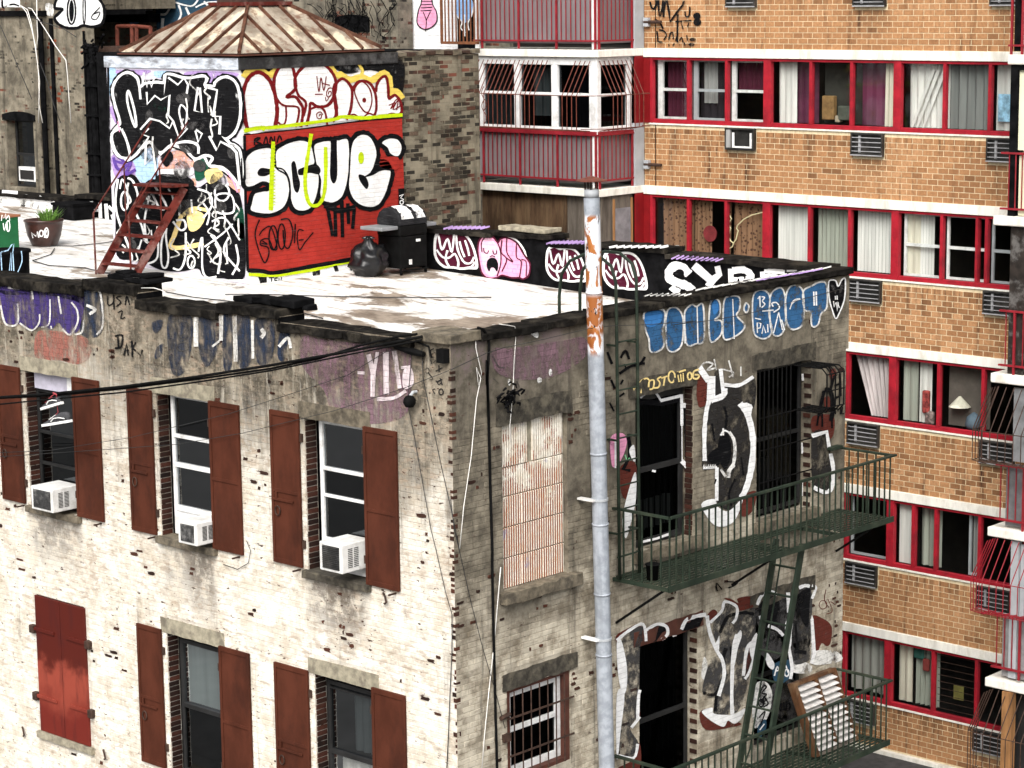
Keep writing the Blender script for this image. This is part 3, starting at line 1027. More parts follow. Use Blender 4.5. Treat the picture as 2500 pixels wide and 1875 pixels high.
# shuttered side: stepped coping (y0, y1, bottom, top)
for (y0, y1, zb, zt) in ((9.6, 13.2, .03, .14), (6.86, 9.59, .03, .14), (5.73, 6.85, .13, .24), (4.08, 5.72, -.04, .055), (2.94, 4.07, .055, .15), (1.75, 2.93, -.08, -.005), (.58, 1.74, -.085, -.01), (13.21, 17.5, .03, .14), (17.51, YL, .03, .14)):
    MB().box(0.005, 0.40, y0, y1, -1.05, zb + 0.01).build('parapet', MAT['whitewash'], TEN)
    mb = MB()
    ragged(mb, -.07, .43, y0 + .005, y1 - .005, zb - .025, zt, .014)
    mb.build('coping_stone', MAT['coping'], TEN, bevel=0.01)
# tarred inner faces of the raised steps
for (y0, y1, zb, zt) in ((5.735, 5.75, -.04, .13), (2.945, 2.96, -.08, .055)):
    MB().box(-.01, .41, y0 - .012, y1, zb, zt).build('tarred_flashing', MAT['tar'], TEN)
# loose slabs lying on the raised coping
for (y0, y1, x0, x1, zb, zt) in ((5.62, 6.15, .10, .52, .25, .31), (5.70, 6.05, .14, .46, .318, .36), (6.2, 6.62, .2, .5, .25, .315), (6.3, 6.5, .24, .45, .32, .35),
                                 (2.82, 3.25, .12, .50, .16, .26), (3.28, 3.62, .15, .46, .16, .24), (3.65, 4.0, .16, .47, .16, .215), (2.70, 2.80, .25, .42, .12, .19)):
    ragged(MB(), x0, x1, y0, y1, zb, zt, .018).build('loose_slab', MAT['tar'], TEN, bevel=0.012)
# the corner cap
MB().box(0.004, 0.40, 0.004, 0.575, -1.05, .0).build('parapet', MAT['cement'], TEN)
ragged(MB(), -.07, .45, -.07, .575, .0, .115, .01).build('coping_stone', MAT['lintel'], TEN, bevel=.012, label='pale capping slab on the building corner')
# fire escape side: low tarred edge rising slightly to the right
xs = [.46, 1.6, 2.75, 3.9, 5.0, 6.1, 7.1, 8.14]
for a, b in zip(xs, xs[1:]):
    MB().box(a, b, 0.004, 0.34, -1.05, 0.0).build('parapet', MAT['cement'], TEN)
    mb = MB()
    ragged(mb, a + .004, b - .004, -.07, .36, -.03 + .008 * a, .055 + .008 * a, .011, along='X')
    mb.build('coping_stone', MAT['coping'], TEN, bevel=.008)
# far side: black parapet with two raised piers (seen from inside)
for (y0, y1, zt) in ((.36, 3.18, .03), (3.185, 4.62, .10), (4.625, 5.5, .05), (5.505, 6.72, .15), (6.725, 8.84, .11), (12.2, 16.5, .2), (16.505, 17.62, .2), (17.625, YL, .10)):
    MB().box(8.0, 8.38, y0, y1, -1.0, zt).build('parapet', MAT['tar'], TEN, label='tarred black parapet along the back of the roof')
    ragged(MB(), 7.93, 8.45, y0 + .004, y1 - .004, zt + .002, zt + .075, .010).build('coping_stone', MAT['coping'], TEN, bevel=.008)
ragged(MB(), 7.98, 8.40, 5.62, 6.62, .245, .315, .012).build('loose_slab', MAT['lintel_pale'], TEN, bevel=.015, label='pale flat stone lying on the black parapet')

# ------------------------------------------------------------------ windows of the shuttered facade


def sash(parent, axis, at, u0, u1, z0, z1, m, rails, glass, stile=0.055, th=0.05, name='window'):
    """frame mesh with panes as its children; RAILS are heights of horizontal bars (z, height)"""
    def bx(mb, a, b, c, d, d0, d1):
        if axis == 'X':
            mb.box(at + d0, at + d1, a, b, c, d)
        else:
            mb.box(a, b, at + d0, at + d1, c, d)
    mb = MB()
    bx(mb, u0, u0 + stile, z0, z1, 0, th)
    bx(mb, u1 - stile, u1, z0, z1, 0, th)
    bx(mb, u0 + stile, u1 - stile, z1 - stile, z1, .002, th)
    bx(mb, u0 + stile, u1 - stile, z0, z0 + stile, .002, th)
    zz = [z0 + stile]
    for (z, h) in sorted(rails):
        bx(mb, u0 + stile, u1 - stile, z - h / 2, z + h / 2, -.01, th)
        zz.append(z)
    zz.append(z1 - stile)
    o = mb.build(name, m, parent, bevel=.004)
    for i, (a, b) in enumerate(zip(zz, zz[1:])):
        gm = glass[i] if isinstance(glass, (list, tuple)) else glass
        p = MB()
        d = at + th * .5 + (0.006 if i % 2 else 0.0)
        if axis == 'X':
            p.quad((d, u0 + .02, a), (d, u1 - .02, a), (d, u1 - .02, b), (d, u0 + .02, b))
        else:
            p.quad((u0 + .02, d, a), (u1 - .02, d, a), (u1 - .02, d, b), (u0 + .02, d, b))
        p.build('pane', gm, o)
    return o


def dress(win, axis, h, lm, sm, lint=True, sill=True):
    a, b, c, d = h[:4]
    if lint:
        mb = MB()
        if axis == 'X':
            ragged(mb, -.014, .19, a - .10, b + .10, d - .004, d + .20, .006, 8)
        else:
            ragged(mb, a - .11, b + .09, -.016, .19, d - .004, d + .22, .008, 8, along='X')
        mb.build('lintel', lm, win)
    if sill:
        mb = MB()
        if axis == 'X':
            ragged(mb, -.085, .2, a - .06, b + .04, c - .09, c + .004, .005, 8)
        else:
            ragged(mb, a - .06, b + .12, -.10, .2, c - .15, c + .004, .008, 8, along='X')
        mb.build('sill', sm, win, bevel=.008)


h = LW[0]
w1 = sash(TEN, 'X', .17, h[0], h[1], h[2], h[3], MAT['dark_frame'], [(-2.05, .04), (-1.46, .03), (-2.5, .04)], [MAT['screen'], MAT['screen'], MAT['glass_dim'], MAT['glass_dim']])
dress(w1, 'X', h, MAT['lintel_pale'], MAT['lintel'])
MB().box(.12, .15, 7.3, 8.28, -1.42, -1.17).build('window_shade', M_plain('pale_lilac_blind', (0.46, 0.44, 0.52), .7, .2, 5), w1)
MB().box(.10, .118, 7.22, 7.5, -1.40, -1.17).build('window_shade', MAT['white_frame'], w1)
h = LW[1]
w2 = sash(TEN, 'X', .15, h[0], h[1] - .1, h[2] + .02, h[3] - .01, MAT['white_frame'], [(-1.74, .045), (-2.13, .06), (-2.72, .07)], [MAT['screen'], MAT['glass_dim'], MAT['glass_dim'], MAT['screen']])
dress(w2, 'X', h, MAT['lintel_pale'], MAT['lintel'])
MB().box(.16, .19, 4.36, 5.28, -3.06, -2.74).build('filler_panel', MAT['white_frame'], w2)
h = LW[2]
w3 = sash(TEN, 'X', .15, h[0], h[1] - .1, h[2] + .02, h[3] - .02, MAT['white_frame'], [(-1.80, .04), (-2.14, .035), (-2.72, .08)], [MAT['white_frame'], MAT['screen'], MAT['screen'], MAT['glass_dim']])
dress(w3, 'X', h, MAT['lintel'], MAT['lintel_dark'])
MB().box(.165, .19, 1.5, 2.4, -3.06, -2.76).build('filler_panel', MAT['white_frame'], w3)
h = LW[3]
w5 = sash(TEN, 'X', .15, h[0], h[1] - .08, h[2], h[3] - .1, MAT['dark_frame'], [(-5.45, .06)], [MAT['screen'], MAT['glass']])
dress(w5, 'X', h, MAT['lintel_pale'], MAT['lintel'])
MB().box(.24, .25, 4.36, 5.27, -5.42, -4.6).build('roller_blind', M_cloth('grey_green_blind', (0.20, 0.24, 0.24)), w5)
h = LW[4]
w6 = sash(TEN, 'X', .15, h[0], h[1] - .06, h[2], h[3] - .1, MAT['dark_frame'], [(-5.46, .06), (-4.62, .02)], [MAT['glass'], MAT['glass_dim'], MAT['screen']])
dress(w6, 'X', h, MAT['lintel_pale'], MAT['lintel'])


def curtain(parent, axis, at, u0, u1, z0, z1, m, folds=8, amp=0.02, gather=0.0, name='curtain'):
    """hanging cloth with folds"""
    mb = MB()
    n = folds * 4
    ph = random.uniform(0, 6)
    top, bot = [], []
    for i in range(n + 1):
        t = i / n
        u = u0 + (u1 - u0) * t
        ub_ = u0 + (u1 - u0) * (t * (1 - gather) if gather >= 0 else 1 - (1 - t) * (1 + gather))
        d = at + amp * math.sin(t * folds * 2 * math.pi + ph) + amp * .5 * math.sin(t * folds * 5.1 + ph)
        top.append((d, u, z1) if axis == 'X' else (u, d, z1))
        d2 = at + amp * 1.4 * math.sin(t * folds * 2 * math.pi + ph + .4)
        bot.append((d2, ub_, z0) if axis == 'X' else (ub_, d2, z0))
    for i in range(n):
        mb.quad(bot[i], bot[i + 1], top[i + 1], top[i])
    return mb.build(name, m, parent, smooth=True)


MAT['cur_grey'] = M_cloth('grey_curtain', (0.38, 0.38, 0.37))
MAT['cur_white'] = M_cloth('white_curtain', (0.78, 0.77, 0.73))
MAT['cur_cream'] = M_cloth('cream_curtain', (0.72, 0.68, 0.56))
MAT['cur_greenish'] = M_cloth('sage_curtain', (0.40, 0.42, 0.36))
MAT['cur_plum'] = M_cloth('plum_curtain', (0.085, 0.018, 0.035))
MAT['cur_brown'] = M_cloth('patterned_brown_curtain', (0.30, 0.17, 0.10), pattern=(0.09, 0.045, 0.03))
MAT['cur_pink'] = M_cloth('pinkish_lace', (0.66, 0.58, 0.58))
curtain(w6, 'X', .26, 1.5, 2.05, -5.4, -4.6, MAT['cur_grey'], 4, .015)
curtain(w6, 'X', .26, 1.5, 2.3, -6.35, -5.5, MAT['cur_white'], 5, .02)


def shutter(y0, y1, z0, z1, left, ang=0.0):
    """iron clad shutter folded back on the wall"""
    mb = MB()
    mb.box(-.036, -.014, y0, y1, z0, z1)
    o = mb.build('shutter', MAT['shutter'], TEN, bevel=.003)
    s = .062
    zm = z0 + (z1 - z0) * .48
    f = MB()
    f.box(-.050, -.0365, y0, y0 + s * .7, z0, z1)
    f.box(-.050, -.0365, y1 - s * .7, y1, z0, z1)
    for za in (z1 - s, zm - s * .35, z0):
        f.box(-.049, -.0366, y0 + s * .7, y1 - s * .7, za, za + s * (.7 if za == zm - s * .35 else 1.0))
    f.build('shutter_frame', MAT['shutter'], o, bevel=.003)
    if left:
        MB().box(-.062, -.0505, y0 + .12, y1 - .03, zm - .13, zm - .095).build('latch_bar', MAT['shutter'], o, bevel=.003)
        MB().box(-.065, -.0505, y1 - .12, y1 - .08, zm - .1, zm - .02).build('latch_bar', MAT['shutter'], o)
        r = MB()
        c = Vector((-.058, y1 - .12, zm - .26))
        r.tube([c + Vector((0, math.cos(a) * .045, math.sin(a) * .062)) for a in [i * math.pi / 6 for i in range(13)]], .008, 6, False)
        r.build('pull_ring', MAT['iron'], o)
    hy = y0 if left else y1
    for za in (z0 + .25, z1 - .35):
        MB().box(-.03, .03, hy - .045, hy + .045, za, za + .1).build('hinge', MAT['iron'], o)
    MB().box(-.13, .02, (y0 + y1) / 2 - .2, (y0 + y1) / 2 - .18, z0 - .05, z0 - .03).build('shutter_stay', MAT['iron'], o)
    return o


for (y0, y1, zt, left) in ((8.42, 8.95, -1.13, 1), (6.62, 7.20, -1.13, 0), (5.49, 6.0, -1.14, 1), (3.74, 4.32, -1.14, 0), (2.61, 3.14, -1.12, 1), (.89, 1.455, -1.135, 0),
                           (5.48, 5.99, -4.40, 1), (3.69, 4.28, -4.40, 0), (2.57, 3.2, -4.41, 1), (.835, 1.41, -4.39, 0)):
    shutter(y0, y1, zt - 1.96, zt, left)
# closed red pair
sh = None
for k, (y0, y1) in enumerate(((7.17, 7.735), (7.745, 8.32))):
    sh = MB().box(-.03, .01, y0, y1, -6.42, -4.41).build('shutter', MAT['shutter_red'], TEN, bevel=.004, label='closed red shutter leaf, sun bleached halfway down')
    for z in (-4.93, -5.93):
        q = (y0 - .10, y0 + .42) if k == 0 else (y1 - .44, y1 + .10)
        MB().box(-.052, -.0305, q[0], q[1], z, z + .05).build('strap_hinge', MAT['shutter_red'], sh, bevel=.004)
        e = y0 - .07 if k == 0 else y1 + .07
        MB().box(-.07, .02, e - .05, e + .05, z - .05, z + .07).build('pintle', MAT['iron'], sh, bevel=.012)
ragged(MB(), -.06, .1, 7.10, 8.38, -6.53, -6.43, .006).build('sill', MAT['lintel_pale'], TEN)
MB().box(.0, .02, 7.2, 8.3, -6.43, -4.4).build('window_back', MAT['tar'], TEN)
# iron ties and hooks on the wall
for c_, q in (('D0', (215, 1340)), ('D0', (885, 1530)), ('D1', (1175, 235)), ('D1', (2130, 1235))):
    p = onX(px(c_, q), 0.0) if c_ != 'D1' or q[0] < 2000 else onY(px(c_, q), 0.0)
    if p.y > .05:
        mb = MB().tube([p + Vector((-.02, .06, .03)), p + Vector((-.05, 0, 0)), p + Vector((-.05, -.02, -.07)), p + Vector((-.03, .03, -.1))], .014, 6)
    else:
        mb = MB().tube([p + Vector((-.08, -.03, 0)), p + Vector((.08, -.03, .02))], .03, 6)
    mb.build('wall_hook', MAT['iron'], TEN)

# ------------------------------------------------------------------ openings of the fire escape facade
# bricked up window: scored clay blocks in rows
zr = [-3.12, -2.74, -2.36, -1.98, -1.62, -1.09]
for i, (a, b) in enumerate(zip(zr, zr[1:])):
    us = [.86, 1.24, 1.63, 2.02] if i % 2 == 0 else [.86, 1.44, 2.02]
    if i == 4:
        us = [.86, 1.36, 1.45, 2.02]
    for j, (u, v) in enumerate(zip(us, us[1:])):
        rec = .05 if (i == 4 and j == 1) else 0
        MB().box(u + .004, v - .004, .055 + rec + random.uniform(-.006, .006), .14, a + .006, b - .006).build('clay_block', MAT['brick_bare'] if rec else MAT['tile'], TEN, bevel=.006)
MB().box(.86, 2.02, .075, .145, -3.12, -1.09).build('mortar_bed', MAT['lintel_pale'], TEN)
mb = MB(); ragged(mb, .75, 2.12, -.018, .1, -1.085, -.82, .012, 12, along='X'); mb.build('lintel', MAT['lintel_dark'], TEN)
mb = MB(); ragged(mb, .78, 2.2, -.12, .1, -3.28, -3.125, .012, 10, along='X'); mb.build('sill', MAT['lintel'], TEN, bevel=.012)
# barred window
h = RW[1]
bwn = sash(TEN, 'Y', .10, .96, 1.98, -5.5, -4.42, MAT['white_frame'], [(-4.93, .06)], [MAT['screen'], MAT['screen']], stile=.095)
mb = MB(); ragged(mb, .80, 2.18, -.016, .12, -4.37, -4.16, .012, 10, along='X'); mb.build('lintel', MAT['lintel_dark'], bwn)
MB().box(.88, .955, .02, .14, -5.55, -4.38).box(1.985, 2.06, .02, .14, -5.55, -4.38).box(.955, 1.985, .02, .13, -4.42, -4.38).box(.955, 1.985, .01, .13, -5.55, -5.5).build('outer_frame', MAT['brown_frame'], bwn)
for i in range(7):
    u = .98 + i * .155
    MB().tube([(u, -.03, -5.53), (u, -.03, -4.40)], .009, 6).build('bar', MAT['iron'], bwn)
for z in (-4.72, -5.2):
    MB().box(.86, 2.08, -.047, -.038, z - .012, z + .012).build('bar', MAT['iron'], bwn)
MB().box(.78, .9, -.05, .0, -5.0, -4.9).build('bracket', MAT['iron'], bwn)
# tall fire escape windows with gates
h = RW[2]
d1 = sash(TEN, 'Y', .13, 3.38, 4.50, -3.1, -1.12, MAT['dark_frame'], [(-2.10, .07)], [MAT['screen'], MAT['glass_dim']], stile=.08)
mb = MB(); ragged(mb, 3.22, 4.62, -.02, .1, -1.09, -.86, .012, 10, along='X'); mb.build('lintel', MAT['lintel_dark'], d1)
mb = MB(); ragged(mb, 3.3, 4.7, -.10, .1, -3.26, -3.12, .01, 10, along='X'); mb.build('sill', MAT['lintel'], d1)
for i in range(8):
    u = 3.52 + i * .12
    MB().box(u - .007, u + .007, .20, .214, -3.05, -1.2).build('gate_bar', MAT['black_iron'], d1)
curtain(d1, 'Y', .3, 3.5, 4.4, -2.95, -2.55, MAT['cur_grey'], 5, .03)
h = RW[3]
d2 = sash(TEN, 'Y', .15, 5.97, 7.2, -3.15, -1.10, MAT['dark_frame'], [(-2.1, .05)], [MAT['screen'], MAT['screen']], stile=.06)
mb = MB(); ragged(mb, 5.84, 7.32, -.02, .1, -1.085, -.86, .014, 10, along='X'); mb.build('lintel', MAT['lintel_dark'], d2)
mb = MB(); ragged(mb, 5.9, 7.34, -.10, .1, -3.36, -3.2, .01, 10, along='X'); mb.build('sill', MAT['lintel'], d2)
MB().box(6.0, 6.62, .26, .34, -3.1, -2.42).build('headboard', M_plain('grey_headboard', (0.17, .16, .15), .8), d2)
for (h, nm) in ((RW[4], 0), (RW[5], 1)):
    d = sash(TEN, 'Y', .15, h[0] + .02, h[1] - .03, h[2], h[3] - .02, MAT['dark_frame'], [(-5.48, .06)], [MAT['screen'], MAT['screen']], stile=.06)
    mb = MB(); ragged(mb, h[0] - .12, h[1] + .1, -.018, .1, h[3] - .004, h[3] + .2, .014, 10, along='X'); mb.build('lintel', MAT['lintel_dark'] if nm else MAT['brown_frame'], d)
    for i in range(8):
        u = h[0] + .15 + i * .125
        MB().box(u - .007, u + .007, .22, .234, h[2] + .05, h[3] - .1).build('gate_bar', MAT['black_iron'], d)
# ------------------------------------------------------------------ stair bulkhead on the roof
BX, BY = 4.6, 8.85
BK = thing('stair_bulkhead', 'square rooftop stair house covered in graffiti under a hipped metal roof', 'stair house', (6.3, 10.5, deck_z(10)))
zb = deck_z(BY) - .02
BXE, BYE = 7.98, 12.15
MB().quad((BX, BY, zb), (BX, BYE, zb), (BX, BYE, 2.86), (BX, BY, 2.86)).build('wall', M_paint('pale_wall_paint', (0.70, 0.66, 0.74)), BK, label='wall of black lettering on pale lilac ground')
MB().quad((BX, BY, zb), (BXE, BY, zb), (BXE, BY, 2.86), (BX, BY, 2.86)).build('wall', MAT['p_white'], BK, label='wall with red field and white bubble lettering')
MB().quad((BXE, BY, -1), (BXE, BYE, -1), (BXE, BYE, 2.86), (BXE, BY, 2.86)).quad((BX, BYE, -1), (BXE, BYE, -1), (BXE, BYE, 2.86), (BX, BYE, 2.86)).build('wall', MAT['old_dark'], BK)
cornw = M_plain('pale_blue_white_trim', (0.50, 0.54, 0.60), .8, .3, 5, dirt=(.07, .06, .06), dirt_amt=.7, stretch=(1, 1, 3))
MB().box(BX - .03, BX + .2, BY + .002, BYE + .03, 2.862, 3.045).build('cornice', cornw, BK, bevel=.008, label='chipped pale blue trim board')
MB().box(BX - .034, BXE + .02, BY - .035, BY, 2.865, 3.048).build('cornice', M_plain('black_trim', (0.02, 0.021, 0.023), .5, .4, 8, dirt=(.25, .25, .25), dirt_amt=.25), BK, bevel=.008)
MB().box(BX - .02, BXE, BY - .02, BYE, 3.05, 3.075).build('roof_edge', MAT['tar'], BK)
ex, ey, fx, fy = 4.56, 8.81, 7.62, 11.74
cx, cy, s_, zt0, zt1 = 6.1, 10.27, .42, 3.085, 3.80
MB().box(ex - .03, fx + .03, ey - .03, fy + .03, 3.076, 3.10).build('eave_board', MAT['brown_frame'], BK)
N = 7
MAT['seam'] = M_plain('rusty_seam', (0.075, 0.032, 0.020), .7, .5, 6, dirt=(.20, .11, .07), dirt_amt=.5, spec=.1)


def hip_pt(face, u, t):
    """u along the eave, t up the slope"""
    z = zt0 + .03 + (zt1 - zt0) * t
    if face == 0:
        return Vector((ex + (cx - s_ - ex) * t, u, z))
    if face == 1:
        return Vector((u, ey + (cy - s_ - ey) * t, z))
    if face == 2:
        return Vector((fx + (cx + s_ - fx) * t, u, z))
    return Vector((u, fy + (cy + s_ - fy) * t, z))


for face in range(4):
    a, b, c0, c1 = (ey, fy, cy - s_, cy + s_) if face in (0, 2) else (ex, fx, cx - s_, cx + s_)

    def tmax(u):
        if u < c0:
            return max(0.0, (u - a) / (c0 - a))
        if u > c1:
            return max(0.0, (b - u) / (b - c1))
        return 1.0
    us = [a + (b - a) * i / N for i in range(N + 1)]
    for u0, u1 in zip(us, us[1:]):
        mids = [m for m in (c1, c0) if u0 < m < u1]
        poly = [hip_pt(face, u0, 0), hip_pt(face, u1, 0), hip_pt(face, u1, tmax(u1))] + [hip_pt(face, m, 1.0) for m in mids] + [hip_pt(face, u0, tmax(u0))]
        out = []
        for p in poly:
            if not out or (p - out[-1]).length > 1e-4:
                out.append(p)
        MB().quad(*out).build('roof_panel', MAT['hip'], BK)
    for u in us[1:-1]:
        p, q = hip_pt(face, u, -.01), hip_pt(face, u, tmax(u))
        MB().bar(p + Vector((0, 0, .02)), q + Vector((0, 0, .02)), .035, .05).build('standing_seam', MAT['seam'], BK)
for (x0, y0, x1, y1) in ((ex, ey, cx - s_, cy - s_), (fx, ey, cx + s_, cy - s_), (fx, fy, cx + s_, cy + s_), (ex, fy, cx - s_, cy + s_)):
    MB().bar((x0, y0, zt0 + .05), (x1, y1, zt1 + .05), .05, .06).build('hip_rib', MAT['seam'], BK)
MB().box(cx - s_ - .06, cx + s_ + .06, cy - s_ - .06, cy + s_ + .06, zt1 + .03, zt1 + .09).build('cap', MAT['red_iron'], BK)
MB().box(cx - s_ + .04, cx + s_ - .04, cy - s_ + .04, cy + s_ - .04, zt1 + .09, zt1 + .5).build('cap', MAT['iron'], BK)

# ------------------------------------------------------------------ red iron stair up to the bulkhead
ST = thing('rooftop_stair', 'steep red iron stair leading up the side of the graffitied stair house', 'stair', (3.9, 10.9, deck_z(10.9)))
lf, ltp = Vector((3.60, 11.26, deck_z(11.26))), Vector((4.50, 11.06, 1.0))
rf, rtp = Vector((3.80, 10.62, deck_z(10.62))), Vector((4.50, 10.16, 1.0))
for a, b in ((lf, ltp), (rf, rtp)):
    MB().bar(a, b, .035, .13).build('stringer', MAT['red_iron'], ST, bevel=.004)
for i in range(6):
    t = (i + .75) / 6.2
    a, b = lf.lerp(ltp, t), rf.lerp(rtp, t)
    MB().bar(a, b, .20, .028).build('tread', MAT['red_iron'], ST, bevel=.004)
MB().bar(ltp + Vector((-.12, .03, .02)), rtp + Vector((-.12, -.05, .04)), .34, .04).build('landing', MAT['red_iron'], ST)
for a, b, tz in ((lf, ltp, 2.03), (rf, rtp, 2.04)):
    p0 = a + Vector((-.05, 0.02, 0))
    p1 = a + Vector((-.05, 0.02, .98))
    p2 = Vector((4.52, b.y - .12, tz))
    MB().tube([p0, p1], .016, 6).build('post', MAT['red_iron'], ST)
    MB().tube([p1, p1.lerp(p2, .5), p2], .014, 6).build('handrail', MAT['red_iron'], ST)
    m = a.lerp(b, .55)
    MB().tube([m, m + Vector((0, 0, .95))], .012, 6).build('post', MAT['red_iron'], ST)

# ------------------------------------------------------------------ pot, boxes, bag, barbecue
pp = on_deck(px('B0', (370, 506)))
PT = thing('flower_pot', 'big brown glazed pot of green grass with a white tag on the white roof', 'flower pot', tuple(pp))
glz = M_plain('brown_glaze', (0.045, 0.018, 0.014), .3, .3, 5, spec=.5)
MB().lathe(pp, [(.19, 0), (.22, .02), (.29, .18), (.325, .36), (.33, .42), (.345, .425), (.345, .455), (.31, .46), (.29, .40), (0.02, .39)], 28).build('pot', glz, PT, smooth=True)
MB().lathe(pp + Vector((0, 0, .39)), [(.29, 0), (.28, .012), (.02, .02)], 20).build('soil', MAT['tar'], PT)
leaf = MB()
random.seed(3)
for i in range(170):
    a = random.uniform(0, 6.28)
    r0 = random.uniform(0, .16)
    c = pp + Vector((math.cos(a) * r0 + .02, math.sin(a) * r0 - .13, .40))
    d = Vector((math.cos(a) * random.uniform(.1, .6), math.sin(a) * random.uniform(.1, .6), 1)).normalized()
    L = random.uniform(.12, .34)
    sd_ = d.cross(Vector((math.sin(a), math.cos(a), .3))).normalized() * random.uniform(.006, .014)
    m = c + d * L * .6
    e = c + d * L + Vector((d.x, d.y, -.3)) * L * .35
    leaf.quad(c - sd_, c + sd_, m + sd_, m - sd_)
    leaf.quad(m - sd_, m + sd_, e)
leaf.build('grass_blades', M_plain('leaf_green', (0.10, 0.20, 0.035), .6, .45, 30), PT, kind='stuff')
Paint('X', pp.x - .36).put('tag_lettering', MAT['p_white'], PT, 'B0', strokes=[
    (10, 's', (275, 445), (265, 400), (300, 430), (310, 390), (325, 440)), (10, 'c', *ell(345, 405, 16, 25)), (10, (370, 440), (385, 380), (360, 400), (395, 430)), (10, 'c', *ell(388, 400, 15, 40))], layer=0)
gb = on_deck(px('P', (-8, 612)))
GB = thing('planter_box', 'green plastic planter box with a white tag at the roof edge', 'planter', tuple(gb))
MB().box(gb.x - .3, gb.x + .25, gb.y - .32, gb.y + .5, gb.z, gb.z + .60).build('box', M_plain('green_plastic', (0.012, 0.115, 0.04), .4, .15, 4, spec=.4), GB, bevel=.02)
MB().box(gb.x - .33, gb.x + .28, gb.y - .35, gb.y + .53, gb.z + .58, gb.z + .62).build('rim', M_plain('terracotta_rim', (0.25, 0.10, 0.05), .5), GB, bevel=.01)
Paint('X', gb.x - .3).put('tag_lettering', MAT['p_white'], GB, 'B0', strokes=[
    (7, 's', (15, 300), (20, 250), (35, 280), (50, 240), (55, 290)), (7, (60, 280), (75, 255), (85, 300)), (7, (30, 320), (40, 380), (60, 310), (70, 390)), (7, 'c', *ell(72, 345, 14, 45))], layer=0)
bn = on_deck(px('P', (22, 700)))
BN = thing('rubber_bin', 'black rubber bin with pale scribbles at the left roof edge', 'bin', tuple(bn))
MB().lathe(bn, [(.30, 0), (.32, .03), (.33, .52), (.36, .53), (.36, .57), (.33, .575), (.32, .5), (.02, .48)], 26).build('tub', MAT['tar'], BN, smooth=True)
Paint('X', bn.x - .36).put('scribble', MAT['p_pale_blue'], BN, 'B0', strokes=[
    (9, 's', (10, 560), (20, 740), (100, 745), (95, 560), (80, 740)), (9, 's', (15, 560), (70, 545), (100, 500), (120, 490), (110, 560), (120, 740)), (8, (180, 550), (185, 640), (140, 750))], layer=0)

bg_ = on_deck(px('B1', (1190, 765)))
BG = thing('rubbish_bag', 'full black rubbish bag tied at the neck beside the barbecue', 'rubbish bag', tuple(bg_))
mb = MB()
NU, NV = 40, 24
cen = bg_ + Vector((.1, .1, .25))
for j in range(NV + 1):
    th = math.pi * j / NV
    for i in range(NU):
        ph = 2 * math.pi * i / NU
        d = Vector((math.sin(th) * math.cos(ph), math.sin(th) * math.sin(ph), math.cos(th)))
        n1 = mnoise.noise(d * 2.2) * .22 + abs(mnoise.noise(d * 5)) * .16 + abs(mnoise.noise(d * 11)) * .10
        r = .285 * (1 + n1) * (1.06 if d.z < 0 else 1)
        z = d.z * r * (1.02 if d.z > 0 else .85)
        if d.z > .93:
            r *= .9
            z = z + (d.z - .93) * .9
        mb.v.append((cen.x + d.x * r, cen.y + d.y * r, max(cen.z + z, bg_.z + .003)))
for j in range(NV):
    for i in range(NU):
        a, b2 = j * NU + i, j * NU + (i + 1) % NU
        mb.f.append((a, a + NU, b2 + NU, b2)); mb.t.append(.5)
mb.build('sack', M_plain('black_polythene', (0.006, 0.006, 0.007), .30, .2, 8, spec=.35), BG, smooth=True)
mb = MB()
for i in range(5):
    a = i * 1.26
    mb.tube([cen + Vector((0, 0, .30)), cen + Vector((math.cos(a) * .05, math.sin(a) * .05, .37)), cen + Vector((math.cos(a) * .11, math.sin(a) * .11, .36))], [.045, .035, .012], 6)
mb.build('knot', M_plain('black_polythene_knot', (0.010, 0.010, 0.011), .25, .2, 8, spec=.6), BG, smooth=True)

gx, gy = 7.38, 8.18
gz = deck_z(gy)
GR = thing('barbecue', 'black cart barbecue with white sprayed lid and grey side shelves on the roof', 'barbecue', (gx, gy, gz))
MB().box(gx - .30, gx + .30, gy - .26, gy + .26, gz + .10, gz + .62).build('cabinet', MAT['black_iron'], GR, bevel=.02)
for sx in (-.28, .28):
    for sy in (-.24, .24):
        MB().bar((gx + sx, gy + sy, gz), (gx + sx, gy + sy, gz + .75), .035, .035).build('leg', MAT['black_iron'], GR)
MB().box(gx - .32, gx + .32, gy - .27, gy + .27, gz + .625, gz + .80).build('firebox', MAT['black_iron'], GR, bevel=.03)
mb = MB()
prof = [(-.27, 0), (-.27, .09), (-.22, .19), (-.12, .26), (0, .285), (.12, .26), (.22, .19), (.27, .09), (.27, 0)]
n = len(prof)
for x in (-.32, -.30, .30, .32):
    k = .93 if abs(x) > .31 else 1
    mb.v += [(gx + x, gy + a * k, gz + .805 + c * k) for a, c in prof]
for i in range(3):
    for j in range(n - 1):
        a = i * n + j
        mb.f.append((a, a + 1, a + n + 1, a + n)); mb.t.append(.5)
mb.f.append(tuple(range(n))); mb.f.append(tuple(range(4 * n - 1, 3 * n - 1, -1))); mb.t += [.5, .5]
mb.build('lid', M_paint('black_lid_white_spray', (0.02, 0.02, 0.022), 0, var=.4), GR, smooth=False)
sprm = M_paint('white_spray_on_lid', (.8, .8, .8), .45)
mb = MB()
for x0, x1 in ((-.28, .0), (.06, .27)):
    for j in range(1, 5):
        p, q = prof[j], prof[j + 1]
        e = 1.02
        mb.quad((gx + x0, gy + p[0] * e, gz + .81 + p[1] * e), (gx + x1, gy + p[0] * e, gz + .81 + p[1] * e), (gx + x1 - .02, gy + q[0] * e, gz + .81 + q[1] * e), (gx + x0 + .03, gy + q[0] * e, gz + .81 + q[1] * e))
mb.build('white_spray', sprm, GR)
shm = M_plain('grey_shelf', (0.20, 0.21, 0.22), .4, .15, 5, spec=.4)
